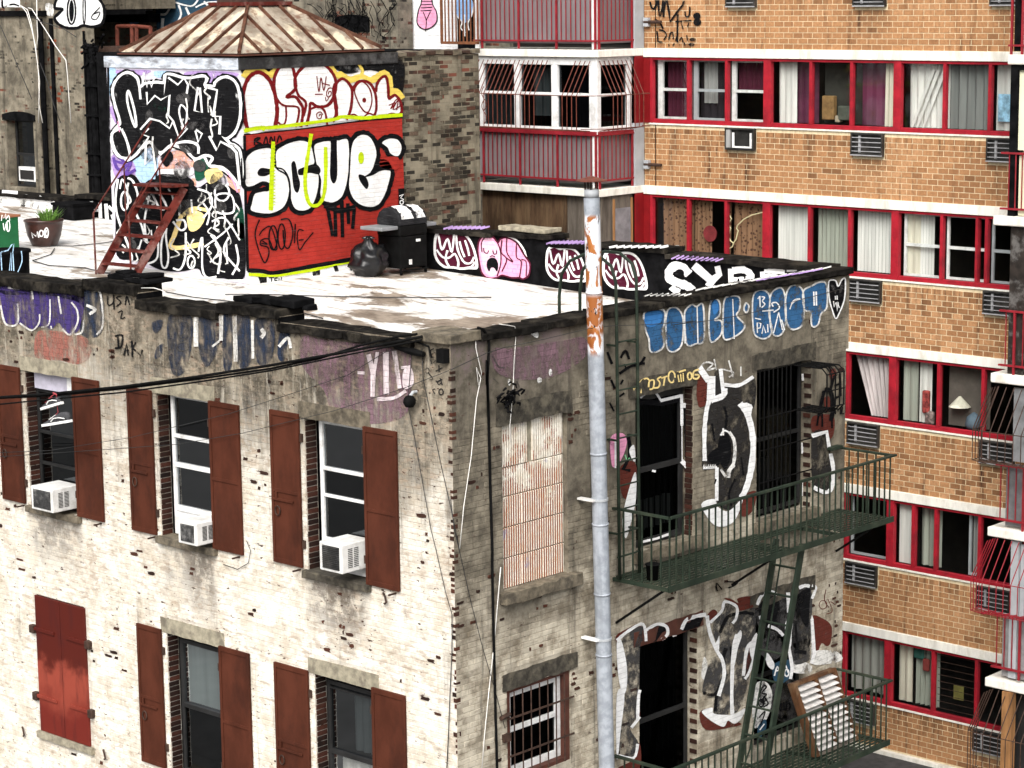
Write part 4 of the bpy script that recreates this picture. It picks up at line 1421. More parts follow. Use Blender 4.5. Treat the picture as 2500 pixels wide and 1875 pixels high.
MB().box(gx - .70, gx - .325, gy - .24, gy + .26, gz + .74, gz + .80).build('side_shelf', shm, GR, bevel=.015)
MB().box(gx + .325, gx + .56, gy - .24, gy + .26, gz + .74, gz + .80).build('side_shelf', shm, GR, bevel=.015)
MB().box(gx + .05, gx + .13, gy - .285, gy - .262, gz + .52, gz + .56).build('label_plate', MAT['white_frame'], GR)
MB().box(gx - .12, gx - .07, gy - .285, gy - .262, gz + .16, gz + .24).build('label_plate', MAT['white_frame'], GR)
MB().tube([(gx - .3, gy - .28, gz + .07), (gx + .3, gy - .28, gz + .07)], .012, 6).build('bottom_rail', MAT['black_iron'], GR)
cr_ = thing('plastic_crate', 'dark plastic crate against the back parapet behind the flower pot', 'crate', (7.6, 17.2, deck_z(17.2)))
MB().box(7.35, 7.85, 16.9, 17.55, deck_z(17.2), deck_z(17.2) + .30).build('box', MAT['tar'], cr_, bevel=.02)
MB().box(7.33, 7.87, 16.88, 17.57, deck_z(17.2) + .26, deck_z(17.2) + .31).build('rim', MAT['tar'], cr_, bevel=.01)
# ------------------------------------------------------------------ fire escape balconies


def fire_escape(z, label, hatch):
    x0, x1, y0 = 2.9, 7.92, -.92
    fe = thing('fire_escape_balcony', label, 'fire escape', ((x0 + x1) / 2, y0 / 2, z), 'green iron fire escape balconies')
    G = MAT['green_iron']
    n = 12
    for i in range(n):
        y = y0 + .03 + i * (abs(y0) - .08) / (n - 1)
        a, b = x0 + .02, x1 - .02
        segs = [(a, b)]
        if hatch and hatch[2] < y < hatch[3]:
            segs = [(a, hatch[0]), (hatch[1], b)]
        for (p, q) in segs:
            MB().box(p, q, y - .020, y + .020, z - .006, z + .006).build('slat', G, fe)
    for x in (x0, x0 + 1.26, x0 + 2.52, x0 + 3.78, x1):
        MB().box(x - .02, x + .02, y0, -.01, z - .055, z - .008).build('bearer', G, fe)
    MB().box(x0 - .02, x1 + .02, y0 - .012, y0 + .008, z - .06, z + .02).build('edge_bar', G, fe)
    for x in (x0 + .05, x0 + 2.5, x1 - .05):
        MB().bar((x, y0 + .12, z - .06), (x, -.01, z - .62), .025, .03).build('bracket', MAT['black_iron'], fe)
    zt = z + .89
    MB().bar((x0, y0, zt), (x1 + .05, y0, zt), .05, .028).build('top_rail', G, fe)
    MB().bar((x0, y0, zt), (x0, -.01, zt), .05, .028).build('top_rail', G, fe)
    MB().bar((x1, y0, zt), (x1, -.01, zt), .05, .028).build('top_rail', G, fe)
    bm = MB().box(-.0085, .0085, -.0085, .0085, z, zt).build('baluster', G, fe)
    me = bm.data
    bpy.data.objects.remove(bm)
    x = x0
    while x < x1 + .01:
        share('baluster', me, fe, (x, y0, 0))
        x += .1335
    for xx in (x0, x1):
        y = y0 + .14
        while y < -.03:
            share('baluster', me, fe, (xx, y, 0))
            y += .15
    return fe


FE1 = fire_escape(-3.34, 'upper green iron fire escape balcony with slatted floor below the tall dark windows', (5.55, 6.75, -.86, -.30))
FE2 = fire_escape(-6.61, 'lower green iron fire escape balcony at the bottom edge, pallet standing on it', None)
MB().box(7.62, 7.88, -.10, .0, -2.44, -2.40).build('wall_shelf', MAT['green_iron'], FE1)
bk = on_z = onZ(px('D2', (1500, 100)), -3.33)
PB = thing('bucket', 'small black bucket standing on the upper fire escape slats', 'bucket', tuple(bk))
MB().lathe(bk, [(.07, .0), (.085, .19), (.095, .19), (.095, .205), (.08, .205), (.065, .02)], 16).build('pail', MAT['black_iron'], PB, smooth=True)
MB().tube([bk + Vector((math.cos(a) * .09, 0, .2 + math.sin(a) * .05)) for a in [i * math.pi / 8 for i in range(9)]], .004, 5).build('handle', MAT['black_iron'], PB)

# ladder between the balconies: two flat rails, rungs and a hooped handrail
FL = thing('fire_escape_ladder', 'steep green ladder between the two fire escape balconies', 'ladder', (5.0, -.6, -6.6))
tops = [(Vector((5.92, -.36, -3.36)), Vector((5.10, -.36, -6.58))), (Vector((5.92, -.78, -3.36)), Vector((5.10, -.78, -6.58)))]
tops = [(Vector((5.93, -.36, -3.36)), Vector((5.06, -.36, -6.58))), (Vector((5.93, -.79, -3.36)), Vector((5.06, -.79, -6.58)))]
for a, b in tops:
    MB().bar(a, b, .035, .11, (1, 0, 0)).build('rail', MAT['green_iron'], FL, bevel=.003)
for i in range(8):
    t = (i + .9) / 8.6
    a, b = tops[0][0].lerp(tops[0][1], t), tops[1][0].lerp(tops[1][1], t)
    MB().tube([a, b], .016, 6).build('rung', MAT['green_iron'], FL)
for k in (0, 1):
    a, b = tops[k]
    off = Vector((.16, .0, .05))
    pts = [a.lerp(b, .10) + Vector((.0, 0, 0)), a.lerp(b, .07) + off * .8, a.lerp(b, .12) + off * 1.3, a.lerp(b, .5) + off * 1.35, a.lerp(b, .9) + off * 1.3, a.lerp(b, .97) + off * .6, a.lerp(b, .95)]
    if k == 0:
        MB().tube(pts, .013, 6).build('handrail', MAT['green_iron'], FL)

# gooseneck ladder to the roof
GL = thing('roof_ladder', 'dark green gooseneck ladder curving over the parapet beside the flue pipe', 'ladder', (3.0, -.15, -3.34))
for x in (2.80, 3.20):
    pts = [(x + .04, -.16, -3.34), (x + .02, -.16, -1.5), (x, -.16, .05), (x, -.15, .45), (x, -.08, .64), (x, .12, .76), (x, .36, .76), (x, .6, .66), (x, .74, .48), (x, .78, .2), (x, .78, deck_z(.78))]
    MB().tube(pts, .021, 8).build('rail', MAT['green_iron'], GL, smooth=True)
z = -3.05
while z < .0:
    MB().tube([(2.80, -.16, z), (3.22, -.16, z)], .011, 6).build('rung', MAT['green_iron'], GL)
    z += .305
for z in (-.35, -1.55, -2.75):
    for x in (2.81, 3.21):
        MB().bar((x, -.16, z), (x, .0, z), .04, .02).build('stand_off', MAT['green_iron'], GL)
MB().tube([(3.2, .80, deck_z(.8) + .02), (3.05, .45, .1), (2.78, .1, .55)], .016, 6).build('brace', MAT['iron'], GL)

# ------------------------------------------------------------------ flue pipe
pt_, pb_ = onY((1444.5, 482), -.26), onY((1481.5, 1880), -.26)
pb_ = pb_ + (pb_ - pt_) * .45
FP = thing('flue_pipe', 'tall round grey flue pipe, rusty and flaking white above the roof line', 'pipe', tuple(pb_))
r0 = .098
tt = [0.0]
L = (pb_ - pt_).length
k = 0
brk = [0.055, .30, .62, .78, 1.0]
seams = [0, .11, .30, .385, .47, .545, .70, .80, 1.0]
for i, (a, b) in enumerate(zip(seams, seams[1:])):
    p, q = pt_.lerp(pb_, a), pt_.lerp(pb_, b)
    rr = r0 + (.002 if i % 2 else 0)
    MB().tube([p, q], rr, 28, False).build('pipe_section', MAT['pipe'], FP, smooth=True)
    MB().tube([q + (p - q).normalized() * .012, q - (p - q).normalized() * .012], r0 + .008, 28).build('joint_ring', MAT['pipe'], FP, smooth=True)
ax = (pt_ - pb_).normalized()
MB().tube([pt_ + ax * .0, pt_ + ax * .10], r0 * .92, 24).build('collar', MAT['alu'], FP, smooth=True)
for a in range(5):
    an = a * 2 * math.pi / 5
    o_ = Vector((math.cos(an) * r0 * .8, math.sin(an) * r0 * .8, 0))
    MB().bar(pt_ + o_ + ax * .09, pt_ + o_ + ax * .22, .008, .02).build('cap_strut', MAT['iron'], FP)
MB().lathe(pt_ + ax * .20, [(.19, 0), (.19, .008), (.03, .055)], 20).build('rain_cap', MAT['rust_bar'], FP)
for t in (.355, .525, .70):
    p = pt_.lerp(pb_, t)
    MB().tube([p - ax * .015, p + ax * .015], r0 + .010, 24).build('strap', MAT['alu'], FP)
    MB().box(p.x - .15, p.x - .07, p.y - .02, -.02, p.z - .012, p.z + .012).build('bracket', MAT['white_frame'], FP)
MAT['p_blackdrip'] = MAT['p_black']

# ------------------------------------------------------------------ window guard cage
WG = thing('window_guard', 'black bent iron guard bowed out over the right upper window', 'window guard', (6.6, -.2, -1.7))
for i in range(13):
    x = 5.98 + i * .102
    dpt = .56
    pts = [(x, -.01, -1.12), (x, -dpt + .08, -1.12), (x, -dpt, -1.20), (x, -dpt, -1.66), (x, -dpt + .08, -1.74), (x, -.01, -1.74)]
    if i < 8:
        pts = [(x, -.03, -1.1), (x, -.03, -3.1)]
    MB().tube(pts, .011, 6).build('bar', MAT['black_iron'], WG)
for (y, z) in ((-.56, -1.2), (-.56, -1.43), (-.56, -1.66), (-.3, -1.12), (-.3, -1.74)):
    MB().tube([(6.78, y, z), (7.22, y, z)], .010, 6).build('bar', MAT['black_iron'], WG)
for z in (-1.75, -2.2, -2.65):
    MB().tube([(5.96, -.03, z), (7.22, -.03, z)], .010, 6).build('bar', MAT['black_iron'], WG)

# ------------------------------------------------------------------ old louvred shutter leaning on the lower balcony
LV = thing('louvred_panel', 'weathered wooden louvred panel leaning on the lower fire escape', 'louvred panel', (7.0, -.4, -6.6))
o = Vector((6.60, -.50, -6.60))
ux = Vector((1.04, .0, .0))
uz = Vector((-.22, .26, 1.06))
thick = Vector((0, -.10, .02))
MAT['oldwood'] = M_plain('old_brown_timber', (0.085, 0.036, 0.014), .75, .4, 5, dirt=(.30, .20, .11), dirt_amt=.4, stretch=(2, 2, .6))
def LP(u, v, t=0.0):
    return o + ux * u + uz * v + thick * t
for (u0, u1, v0, v1, m) in ((0, .075, 0, 1.0, 'oldwood'), (.94, 1.0, 0, 1.0, 'oldwood'), (.50, .55, .04, .96, 'oldwood'), (.075, .94, .955, 1.0, 'oldwood'), (.075, .94, 0, .04, 'boards2')):
    MB().hexa([LP(u0, v0), LP(u1, v0), LP(u1, v1), LP(u0, v1), LP(u0, v0, 1), LP(u1, v0, 1), LP(u1, v1, 1), LP(u0, v1, 1)]).build('frame_board', MAT[m], LV)
MAT['slat'] = M_plain('pale_peeling_slat', (.62, .60, .58), .7, .2, 9, dirt=(.2, .15, .1), dirt_amt=.4)
for i in range(11):
    v = .06 + i * .082
    for (u0, u1) in ((.08, .495), (.555, .935)):
        a, b = LP(u0, v + .045, .1), LP(u1, v + .045, .1)
        c, d = LP(u1, v, 1.25), LP(u0, v, 1.25)
        n_ = Vector((0, .2, 1)).normalized() * .012
        MB().hexa([a, b, c, d, a + n_, b + n_, c + n_, d + n_]).build('louvre_slat', MAT['slat'], LV)

# ------------------------------------------------------------------ window air conditioners


def window_ac(y0, y1, z0, z1, label, dirt=True, xf=-.32, grill=1):
    ac = thing('air_conditioner', label, 'air conditioner', (xf / 2, (y0 + y1) / 2, z0), 'window air conditioners')
    MB().box(xf, .16, y0, y1, z0, z1).build('case', MAT['ac_white'], ac, bevel=.012)
    f = MB()
    for i in range(12):
        z = z0 + .04 + i * (z1 - z0 - .08) / 12
        f.box(xf - .012, xf - .004, y0 + .05, y1 - .06, z, z + .012)
    f.build('fin', MAT['ac_grill'] if dirt else MAT['sleeve'], ac)
    MB().box(xf - .003, xf + .02, y0 + .045, y1 - .055, z0 + .035, z1 - .035).build('coil_grille', MAT['ac_grill'], ac)
    g = MB()
    for q in range(2):
        xa = xf + .10 + q * .10
        for i in range(11):
            z = z0 + .06 + i * (z1 - z0 - .11) / 11
            g.box(xa, xa + .075, y0 - .004, y0 + .01, z, z + .009)
    g.build('side_vent', MAT['sleeve'], ac)
    return ac


window_ac(7.38, 7.87, -3.03, -2.70, 'white window air conditioner with scuffed coil under the hanging sneakers')
window_ac(4.31, 4.68, -3.02, -2.72, 'white window air conditioner below the middle upper sash, patchy dark coil')
window_ac(1.58, 1.98, -2.94, -2.58, 'white window air conditioner with clean dark grille, nearest the building corner', dirt=False)
# black flood lamp ball hanging on the wall
lb = Vector((-.12, .57, -.72))
FLM = thing('wall_lamp', 'round black lamp fixed high on the white wall near the corner', 'lamp', tuple(lb))
MB().lathe(lb, [(.01, -.075), (.05, -.065), (.075, -.02), (.075, .02), (.05, .06), (.01, .075)], 16).build('globe', MAT['black_iron'], FLM, smooth=True)
MB().tube([lb + Vector((0, 0, .05)), lb + Vector((.06, 0, .1)), lb + Vector((.12, 0, .1))], .02, 8).build('arm', MAT['alu'], FLM)
# bird nest like tangle on the blocked window lintel
tp = onY(px('G2', (310, 440)) if 'G2' in CR else (1234, 969), -.03)
TG = MB()
random.seed(9)
for i in range(46):
    a = tp + Vector((random.gauss(0, .09), -.02 + random.uniform(-.08, .0), random.gauss(0, .07)))
    b = a + Vector((random.uniform(-.1, .1), random.uniform(-.05, .03), random.uniform(-.06, .06)))
    TG.tube([a, (a + b) / 2 + Vector((0, -.02, .02)), b], [.012, .016, .006], 5)
tg = tag(TG.build('ragged_nest', MAT['tar'], None), 'ragged black clump of twigs stuck on the bricked up window lintel', 'nest')
# ------------------------------------------------------------------ tan brick apartment block behind
AX, AB = 14.5, 13.17            # facade plane, front of the balcony bays
AP = thing('apartment_building', 'tan brick apartment block with white floor bands, red window frames and caged balconies', 'building', (16, 4, GZ))
FLH = 2.535
TOP = [2.94 - FLH * k for k in range(-1, 5)]          # tops of the white bands, from the one above the frame down
SILL = 1.37
posts = [(8.70, 8.78), (6.01, 6.17), (3.30, 3.45), (.60, .75), (-2.1, -1.95)]
mull = {0: (7.87, 7.00), 1: (5.16, 4.31), 2: (2.455, 1.59), 3: (-.25, -1.1)}
slv = [(6.32, 6.97), (3.61, 4.26), (.94, 1.59)]
YR = -6.0
# back of the facade, floors, rooms
mb = MB()
for k, t in enumerate(TOP):
    nb = TOP[k + 1] if k + 1 < len(TOP) else GZ
    mb.quad((AX + .010, YR, nb), (AX + .010, 8.9, nb), (AX + .010, 8.9, t - SILL), (AX + .010, YR, t - SILL))
mb.quad((AX + .01, YR, TOP[0] + .0), (AX + .01, 12.1, TOP[0]), (AX + .01, 12.1, 12), (AX + .01, YR, 12))
mb.build('mortar_wall', MAT['mortar'], AP)
mb = MB()
for t in TOP:
    mb.box(AX + .12, 18.4, YR, 12.08, t - .155, t - .01)
mb.box(18.4, 18.6, YR, 12.1, GZ, 12)
mb.box(AX + .02, 18.4, 12.08, 12.2, GZ, 12)
mb.box(AX + .02, 18.4, YR - .1, YR, GZ, 12)
for y in (6.08, 3.37, .67):
    mb.box(15.4, 18.4, y - .05, y + .05, GZ, 5)
mb.box(AX + .02, 18.6, YR, 12.2, 11.9, 12.0)
mb.build('room_shell', MAT['room2'], AP)
for t in TOP:
    MB().box(AX - .035, AX + .12, YR, 8.9, t - .16, t).build('floor_band', MAT['band'], AP, bevel=.006)
    MB().box(AX - .02, AX + .06, YR, 8.78, t - SILL - .028, t - SILL).build('window_sill', MAT['band'], AP)

# bricks: singles where they show, the rest as one mass
random.seed(21)
mass = MB()
singles = []
sl_boxes = [(a, b, t - SILL - .47, t - SILL - .03) for t in TOP for (a, b) in slv]
for k, t in enumerate(TOP):
    nb = TOP[k + 1] if k + 1 < len(TOP) else GZ + .12
    y1 = 8.9 if k < 2 else 6.4
    for (a, b, c, d) in courses(-1.2, y1, nb + .008, t - SILL - .03, sl_boxes, .0975, .2045, .0115, .0, phase=.13 * k):
        m = Vector(((a + b) / 2, (c + d) / 2, k))
        tint = .56 + .40 * mnoise.noise(m * .6) + random.uniform(-.17, .17)
        if random.random() < .06:
            tint -= .38
        tint = min(1, max(0, tint))
        if k in (2, 3) and .62 < a < 4.5 and b - a > .15 and len(singles) < 300:
            singles.append((a, b, c, d))
        else:
            brick5(mass, 'X', AX + .010, a, b, c, d, .005 + random.uniform(-.0012, .0012), tint, .0012)
mass.build('brickwork', MAT['tan_brick'], AP, kind='stuff')
ut = MB()
ut.hexa([(-.5, -.5, -.5), (.5, -.5, -.5), (.5, .5, -.5), (-.5, .5, -.5), (-.485, -.49, .5), (.485, -.49, .5), (.485, .49, .5), (-.485, .49, .5)])
uo = ut.build('brick', MAT['tan_brick_solo'], AP)
UT = uo.data
bpy.data.objects.remove(uo)
for (a, b, c, d) in singles:
    share('brick', UT, AP, (AX + .009, (a + b) / 2, (c + d) / 2), (0, R(-90), 0), (d - c, b - a, .010 + random.uniform(-.002, .002)))

# ------------------------------------------------------------------ red window groups
RF = MAT['red_frame']


def red_window(k, gi):
    t = TOP[k]
    zt, zb = t - .162, t - SILL + .002
    y1, y0 = posts[gi][0], posts[gi + 1][1]
    mb = MB()
    mb.box(AX + .0, AX + .09, y0, y1, zt - .05, zt)
    mb.box(AX + .0, AX + .09, y0, y1, zb, zb + .075)
    edges = [y1] + list(mull[gi]) + [y0]
    for m in mull[gi]:
        mb.box(AX - .004, AX + .088, m - .03, m + .03, zb + .075, zt - .05)
    p = posts[gi + 1]
    mb.box(AX - .012, AX + .088, p[0], p[1], zb, zt)
    if gi == 0:
        mb.box(AX - .012, AX + .088, 8.70, 8.76, zb, zt)
    o = mb.build('window', RF, AP, bevel=.005)
    lights = []
    for a, b in zip(edges, edges[1:]):
        q = MB()
        q.quad((AX + .06, b + .0, zb + .05), (AX + .06, a, zb + .05), (AX + .06, a, zt - .03), (AX + .06, b, zt - .03))
        q.build('pane', MAT['glass'], o)
        lights.append((b + .03, a - .03, zb + .075, zt - .05))
    return o, lights


def inner_sash(o, L, m, rail=True, left=.0, x=AX + .13):
    a, b, c, d = L
    mb = MB()
    mb.box(x, x + .04, b - .045 - left, b, c, d)
    mb.box(x, x + .04, a, a + .03, c, d)
    mb.box(x, x + .04, a + .03, b - .045 - left, d - .03, d)
    mb.box(x, x + .04, a + .03, b - .045 - left, c, c + .04)
    if rail:
        z = (c + d) / 2
        mb.box(x - .015, x + .03, a + .03, b - .045 - left, z - .025, z + .025)
    return mb.build('inner_sash', m, o)


def blinds(o, L, m, n=12, x=AX + .22, tilt=-.22, f0=0.0, f1=1.0, name='vertical_blind'):
    a, b, c, d = L
    w_ = (b - a)
    u0, u1 = a + w_ * f0, a + w_ * f1
    for i in range(n):
        u = u0 + (u1 - u0) * (i + .5) / n
        ww = (u1 - u0) / n * .74
        dx = ww * tilt
        MB().quad((x - dx, u - ww / 2, c), (x + dx, u + ww / 2, c), (x + dx, u + ww / 2, d), (x - dx, u - ww / 2, d)).build(name, m, o)


WINS = {}
random.seed(31)
for k in range(0, 6):
    for gi in range(0, 4):
        if k >= 3 and gi == 0:
            continue
        WINS[k, gi] = red_window(k, gi)
W = MAT
# floor by floor as the photograph shows them (k = 1 is the upper full row); u runs towards the left of the picture
o, L = WINS[1, 0]
for i, (mt, lf_) in enumerate((('white_frame', .07), ('alu', .05), ('white_frame', .05))):
    inner_sash(o, L[i], W[mt], True, lf_)
curtain(o, 'X', AX + .3, L[0][0], L[0][1] - .1, L[0][2], L[0][3], W['cur_plum'], 7)
curtain(o, 'X', AX + .3, L[1][0] + .4, L[1][1] - .1, L[1][2] + .3, L[1][3], W['cur_grey'], 3)
curtain(o, 'X', AX + .34, L[1][0], L[1][1], L[1][2], L[1][3], M_cloth('near_black_cloth', (0.03, .025, .03)), 5)
curtain(o, 'X', AX + .3, L[2][0], L[2][1] - .05, L[2][2] + .55, L[2][3], W['cur_plum'], 7)
o, L = WINS[1, 1]
curtain(o, 'X', AX + .2, L[0][1] - .38, L[0][1], L[0][2], L[0][3], W['cur_white'], 3, .02, .0)
curtain(o, 'X', AX + .3, L[0][0], L[0][1] - .3, L[0][2], L[0][3], M_plain('plum_glass_cloth', (0.10, .022, .05), .5, .4, 1.2), 3, .01)
MB().box(AX + .4, AX + .42, *L[1][:2], *L[1][2:]).build('insect_screen', M_plain('dark_screen', (0.03, .03, .025), .8, .4, 2), o)
for (u, z, w_, h_, c_) in ((4.95, 1.72, .25, .42, (0.22, .13, .05)), (4.6, 1.72, .28, .25, (.08, .09, .07)), (4.75, 1.68, .1, .12, (.35, .3, .22))):
    MB().box(AX + .22, AX + .34, u - w_ / 2, u + w_ / 2, z, z + h_).build('clutter', M_plain('clutter', c_, .7, .3, 8), o, bevel=.02)
curtain(o, 'X', AX + .3, L[2][0] + .2, L[2][1], L[2][2], L[2][3], M_plain('plum_glass_cloth', (0.10, .022, .05), .5, .4, 1.2), 3, .01)
curtain(o, 'X', AX + .2, L[2][0], L[2][0] + .25, L[2][2], L[2][3], W['cur_cream'], 3, .02)
o, L = WINS[1, 2]
curtain(o, 'X', AX + .22, L[0][0], L[0][1], L[0][2], L[0][3], W['cur_white'], 6, .02)
for dy in (-.12, .0, .1):
    a, b, c, d = L[0]
    m = (a + b) / 2 - .05 + dy
    MB().quad((AX + .15, m + .22, c), (AX + .16, m + .27, c), (AX + .16, m - .12, d - .1), (AX + .15, m - .2, d - .1)).build('vertical_blind', W['cur_white'], o)
curtain(o, 'X', AX + .22, L[1][0], L[1][1], L[1][2], L[1][3], M_cloth('drab_blind', (.24, .25, .24)), 5, .04)
curtain(o, 'X', AX + .22, L[2][0], L[2][1], L[2][2], L[2][3], W['cur_white'], 4, .03)
MB().box(AX + .14, AX + .16, L[2][0] + .45, L[2][1] - .05, L[2][2] + .15, L[2][2] + .6).build('blue_package', M_plain('blue_white_pack', (.28, .50, .68), .5, .5, 7), o)
# second row
o, L = WINS[2, 0]
curtain(o, 'X', AX + .2, L[0][0], L[0][1] - .06, L[0][2], L[0][3], W['cur_brown'], 6, .03)
curtain(o, 'X', AX + .2, L[1][0] + .42, L[1][1], L[1][2], L[1][3], W['cur_brown'], 4, .03)
curtain(o, 'X', AX + .2, L[1][0], L[1][0] + .14, L[1][2], L[1][3], W['cur_brown'], 2, .03)
curtain(o, 'X', AX + .2, L[2][0] + .03, L[2][1], L[2][2], L[2][3], W['cur_brown'], 6, .03)
MB().lathe((0, 0, 0), [(.15, -.01), (.15, .01)], 24).build('round_mat', M_plain('red_disc', (.22, .03, .035), .7), o).matrix_local = Matrix.Translation((AX + .14, 7.46, -.43)) @ Matrix.Rotation(R(90), 4, 'Y')
for pts in ([(1180, 105), (1205, 150), (1185, 185), (1200, 215), (1185, 270), (1200, 300), (1220, 315), (1210, 340), (1185, 352)], [(1420, 105), (1340, 125), (1285, 155), (1245, 195), (1240, 215), (1250, 230), (1235, 290), (1215, 320)]):
    MB().tube([onX(px('E1', q), AX + .10) for q in pts], .011, 6).build('string_light', M_plain('cream_cord', (.80, .70, .42), .6, .1), o)
for (u, z, s_2) in ((8.25, -.95, .13), (8.25, -.80, .1), (8.55, -.95, .12), (7.72, -.96, .12)):
    MB().box(AX + .1, AX + .2, u - s_2 / 2, u + s_2 / 2, z, z + s_2).build('clutter', MAT['cur_white'], o, bevel=.01)
o, L = WINS[2, 1]
blinds(o, L[0], W['cur_white'], 11, f0=.18, f1=1)
curtain(o, 'X', AX + .24, L[1][0] + .08, L[1][1], L[1][2], L[1][3], W['cur_greenish'], 8, .02)
blinds(o, L[2], W['cur_white'], 11)
o, L = WINS[2, 2]
curtain(o, 'X', AX + .2, L[0][1] - .28, L[0][1], L[0][2], L[0][3], W['cur_cream'], 2, .01)
blinds(o, L[0], W['cur_white'], 5, f0=.3, f1=.66)
inner_sash(o, L[0], W['white_frame'], True, 0)
inner_sash(o, L[1], W['white_frame'], True, 0)
inner_sash(o, L[2], W['alu'], True, 0)
MB().box(AX + .0, AX + .1, 1.75, 1.80, L[1][2], L[1][3]).build('slider_stile', RF, o)
# third row
o, L = WINS[3, 1]
curtain(o, 'X', AX + .2, L[2][0], L[2][1] - .0, L[2][2], L[2][3], W['cur_pink'], 7, .025, .45)
o, L = WINS[3, 2]
curtain(o, 'X', AX + .2, L[0][1] - .30, L[0][1], L[0][2], L[0][3], W['cur_greenish'], 2, .01)
curtain(o, 'X', AX + .2, L[0][0] + .22, L[0][1] - .32, L[0][2], L[0][3], W['cur_white'], 2, .01)
MB().box(AX + .12, AX + .2, 2.72, 2.86, -3.25, -2.85).build('stocking', M_plain('red_white_stocking', (.30, .05, .045), .8, .7, 14), o, bevel=.03)
MB().box(AX + .12, AX + .2, 2.62, 2.80, -3.44, -3.2).build('stocking', M_plain('grey_red_stocking', (.22, .16, .15), .8, .7, 14), o, bevel=.05)
MB().box(AX + .3, AX + .32, *L[1][:2], *L[1][2:]).build('insect_screen', M_plain('taupe_screen', (.13, .11, .095), .8, .25, 2), o)
MB().lathe((AX + .2, 2.15, -3.05), [(.02, .16), (.17, .0), (.19, -.02), (.01, -.02)], 14).build('lamp_shade', MAT['cur_cream'], o)
MB().lathe((AX + .22, 1.88, -3.40), [(.02, .26), (.12, .18), (.15, .05), (.12, -.02)], 14).build('blue_bundle', M_plain('dull_blue_bundle', (.10, .14, .18), .8), o, smooth=True)
# fourth row
o, L = WINS[4, 1]
inner_sash(o, L[2], W['alu'], False, 0)
o, L = WINS[4, 2]
MB().box(AX + .14, AX + .16, L[0][1] - .3, L[0][1], L[0][2], L[0][3]).build('white_panel', MAT['cur_white'], o)
MB().box(AX - .002, AX + .09, 2.87, 2.94, L[0][2], L[0][3]).build('slider_stile', RF, o)
curtain(o, 'X', AX + .24, L[0][0], L[0][0] + .40, L[0][2], L[0][3], W['cur_greenish'], 3, .02)
curtain(o, 'X', AX + .24, L[1][0] + .12, L[1][0] + .24, L[1][2], L[1][3], W['cur_grey'], 2, .02)
inner_sash(o, (L[1][0], L[1][0] + .25, L[1][2], L[1][3]), W['alu'], False, 0)
# fifth row
o, L = WINS[5, 1]
curtain(o, 'X', AX + .2, L[2][0] + .1, L[2][1], L[2][2] + .03, L[2][3], M_cloth('dull_sheer', (.36, .36, .33)), 4, .02)
o, L = WINS[5, 2]
curtain(o, 'X', AX + .22, L[0][1] - .28, L[0][1], L[0][2], L[0][3], W['cur_cream'], 2, .01)
curtain(o, 'X', AX + .25, L[0][0], L[0][1] - .3, L[0][2], L[0][3], W['cur_greenish'], 5, .03)
MB().box(AX + .14, AX + .2, 2.62, 2.76, -7.85, -7.62).build('red_cloth', M_plain('red_cloth', (.22, .04, .035), .8), o, bevel=.05)
MB().box(AX + .14, AX + .2, 2.74, 2.95, -7.65, -7.42).build('green_cloth', M_plain('green_cloth', (.03, .11, .09), .8), o, bevel=.06)
for z in range(9):
    MB().box(AX + .12, AX + .13, L[1][0], L[1][1], L[1][2] + .05 + z * .12, L[1][2] + .058 + z * .12).build('window_bar', W['iron'], o)
MB().box(AX + .2, AX + .21, 1.95, 2.15, -8.25, -8.0).build('yellow_note', M_plain('olive_note', (.20, .18, .05), .8), o)

# air conditioner sleeves in the brickwork
for k, t in enumerate(TOP):
    for (a, b) in slv:
        if k >= 3 and a > 5:
            continue
        z1, z0 = t - SILL - .035, t - SILL - .425
        mb = MB()
        mb.box(AX - .085, AX - .005, a, a + .03, z0, z1)
        mb.box(AX - .085, AX - .005, b - .03, b, z0, z1)
        mb.box(AX - .085, AX - .005, a + .03, b - .03, z1 - .03, z1)
        mb.box(AX - .085, AX - .005, a + .03, b - .03, z0, z0 + .04)
        mb.box(AX - .03, AX + .0, a + .03, b - .03, z0 + .04, z1 - .03)
        o = mb.build('air_conditioner_sleeve', W['sleeve'], AP, bevel=.004)
        if not (k == 1 and a > 6):
            for i in range(1, 5):
                z = z0 + (z1 - z0) * i / 5
                MB().box(AX - .082, AX - .072, a + .03, b - .03, z - .006, z + .006).build('grille_bar', W['sleeve_bar'], o)
            MB().box(AX - .060, AX - .035, b - .19, b - .15, z0 + .05, z1 - .04).build('grille_post', W['sleeve_bar'], o)
            MB().box(AX - .09, AX - .08, a, b, z0, z0 + .02).build('drip_edge', W['sleeve_bar'], o)
        else:
            MB().box(AX - .08, AX - .03, b - .12, b - .03, z0 + .04, z1 - .03).build('side_panel', W['cur_grey'], o)
            MB().box(AX - .07, AX - .05, a + .06, b - .16, z0 + .03, z0 + .07).box(AX - .07, AX - .05, a + .06, a + .1, z0 + .07, z1 - .08).box(AX - .07, AX - .05, b - .2, b - .16, z0 + .07, z1 - .08).build('inner_frame', W['white_frame'], o)
# stub pipes beside the left bay and the movement joint
for z in (3.42, .80):
    MB().tube([(AX - .06, 8.85, z), (AX - .06, 8.45, z + .0)], .03, 8).build('stub_pipe', W['iron'], AP)
    MB().box(AX - .08, AX - .0, 8.75, 8.86, z - .08, z + .08).build('junction_box', W['alu'], AP)
MB().box(AX - .006, AX + .0, 8.62, 8.635, .41, 1.54).build('movement_joint', W['tar'], AP)
MB().box(AX - .006, AX + .0, 8.62, 8.635, 2.95, 5).build('movement_joint', W['tar'], AP)

# ------------------------------------------------------------------ left bay: glazed balcony


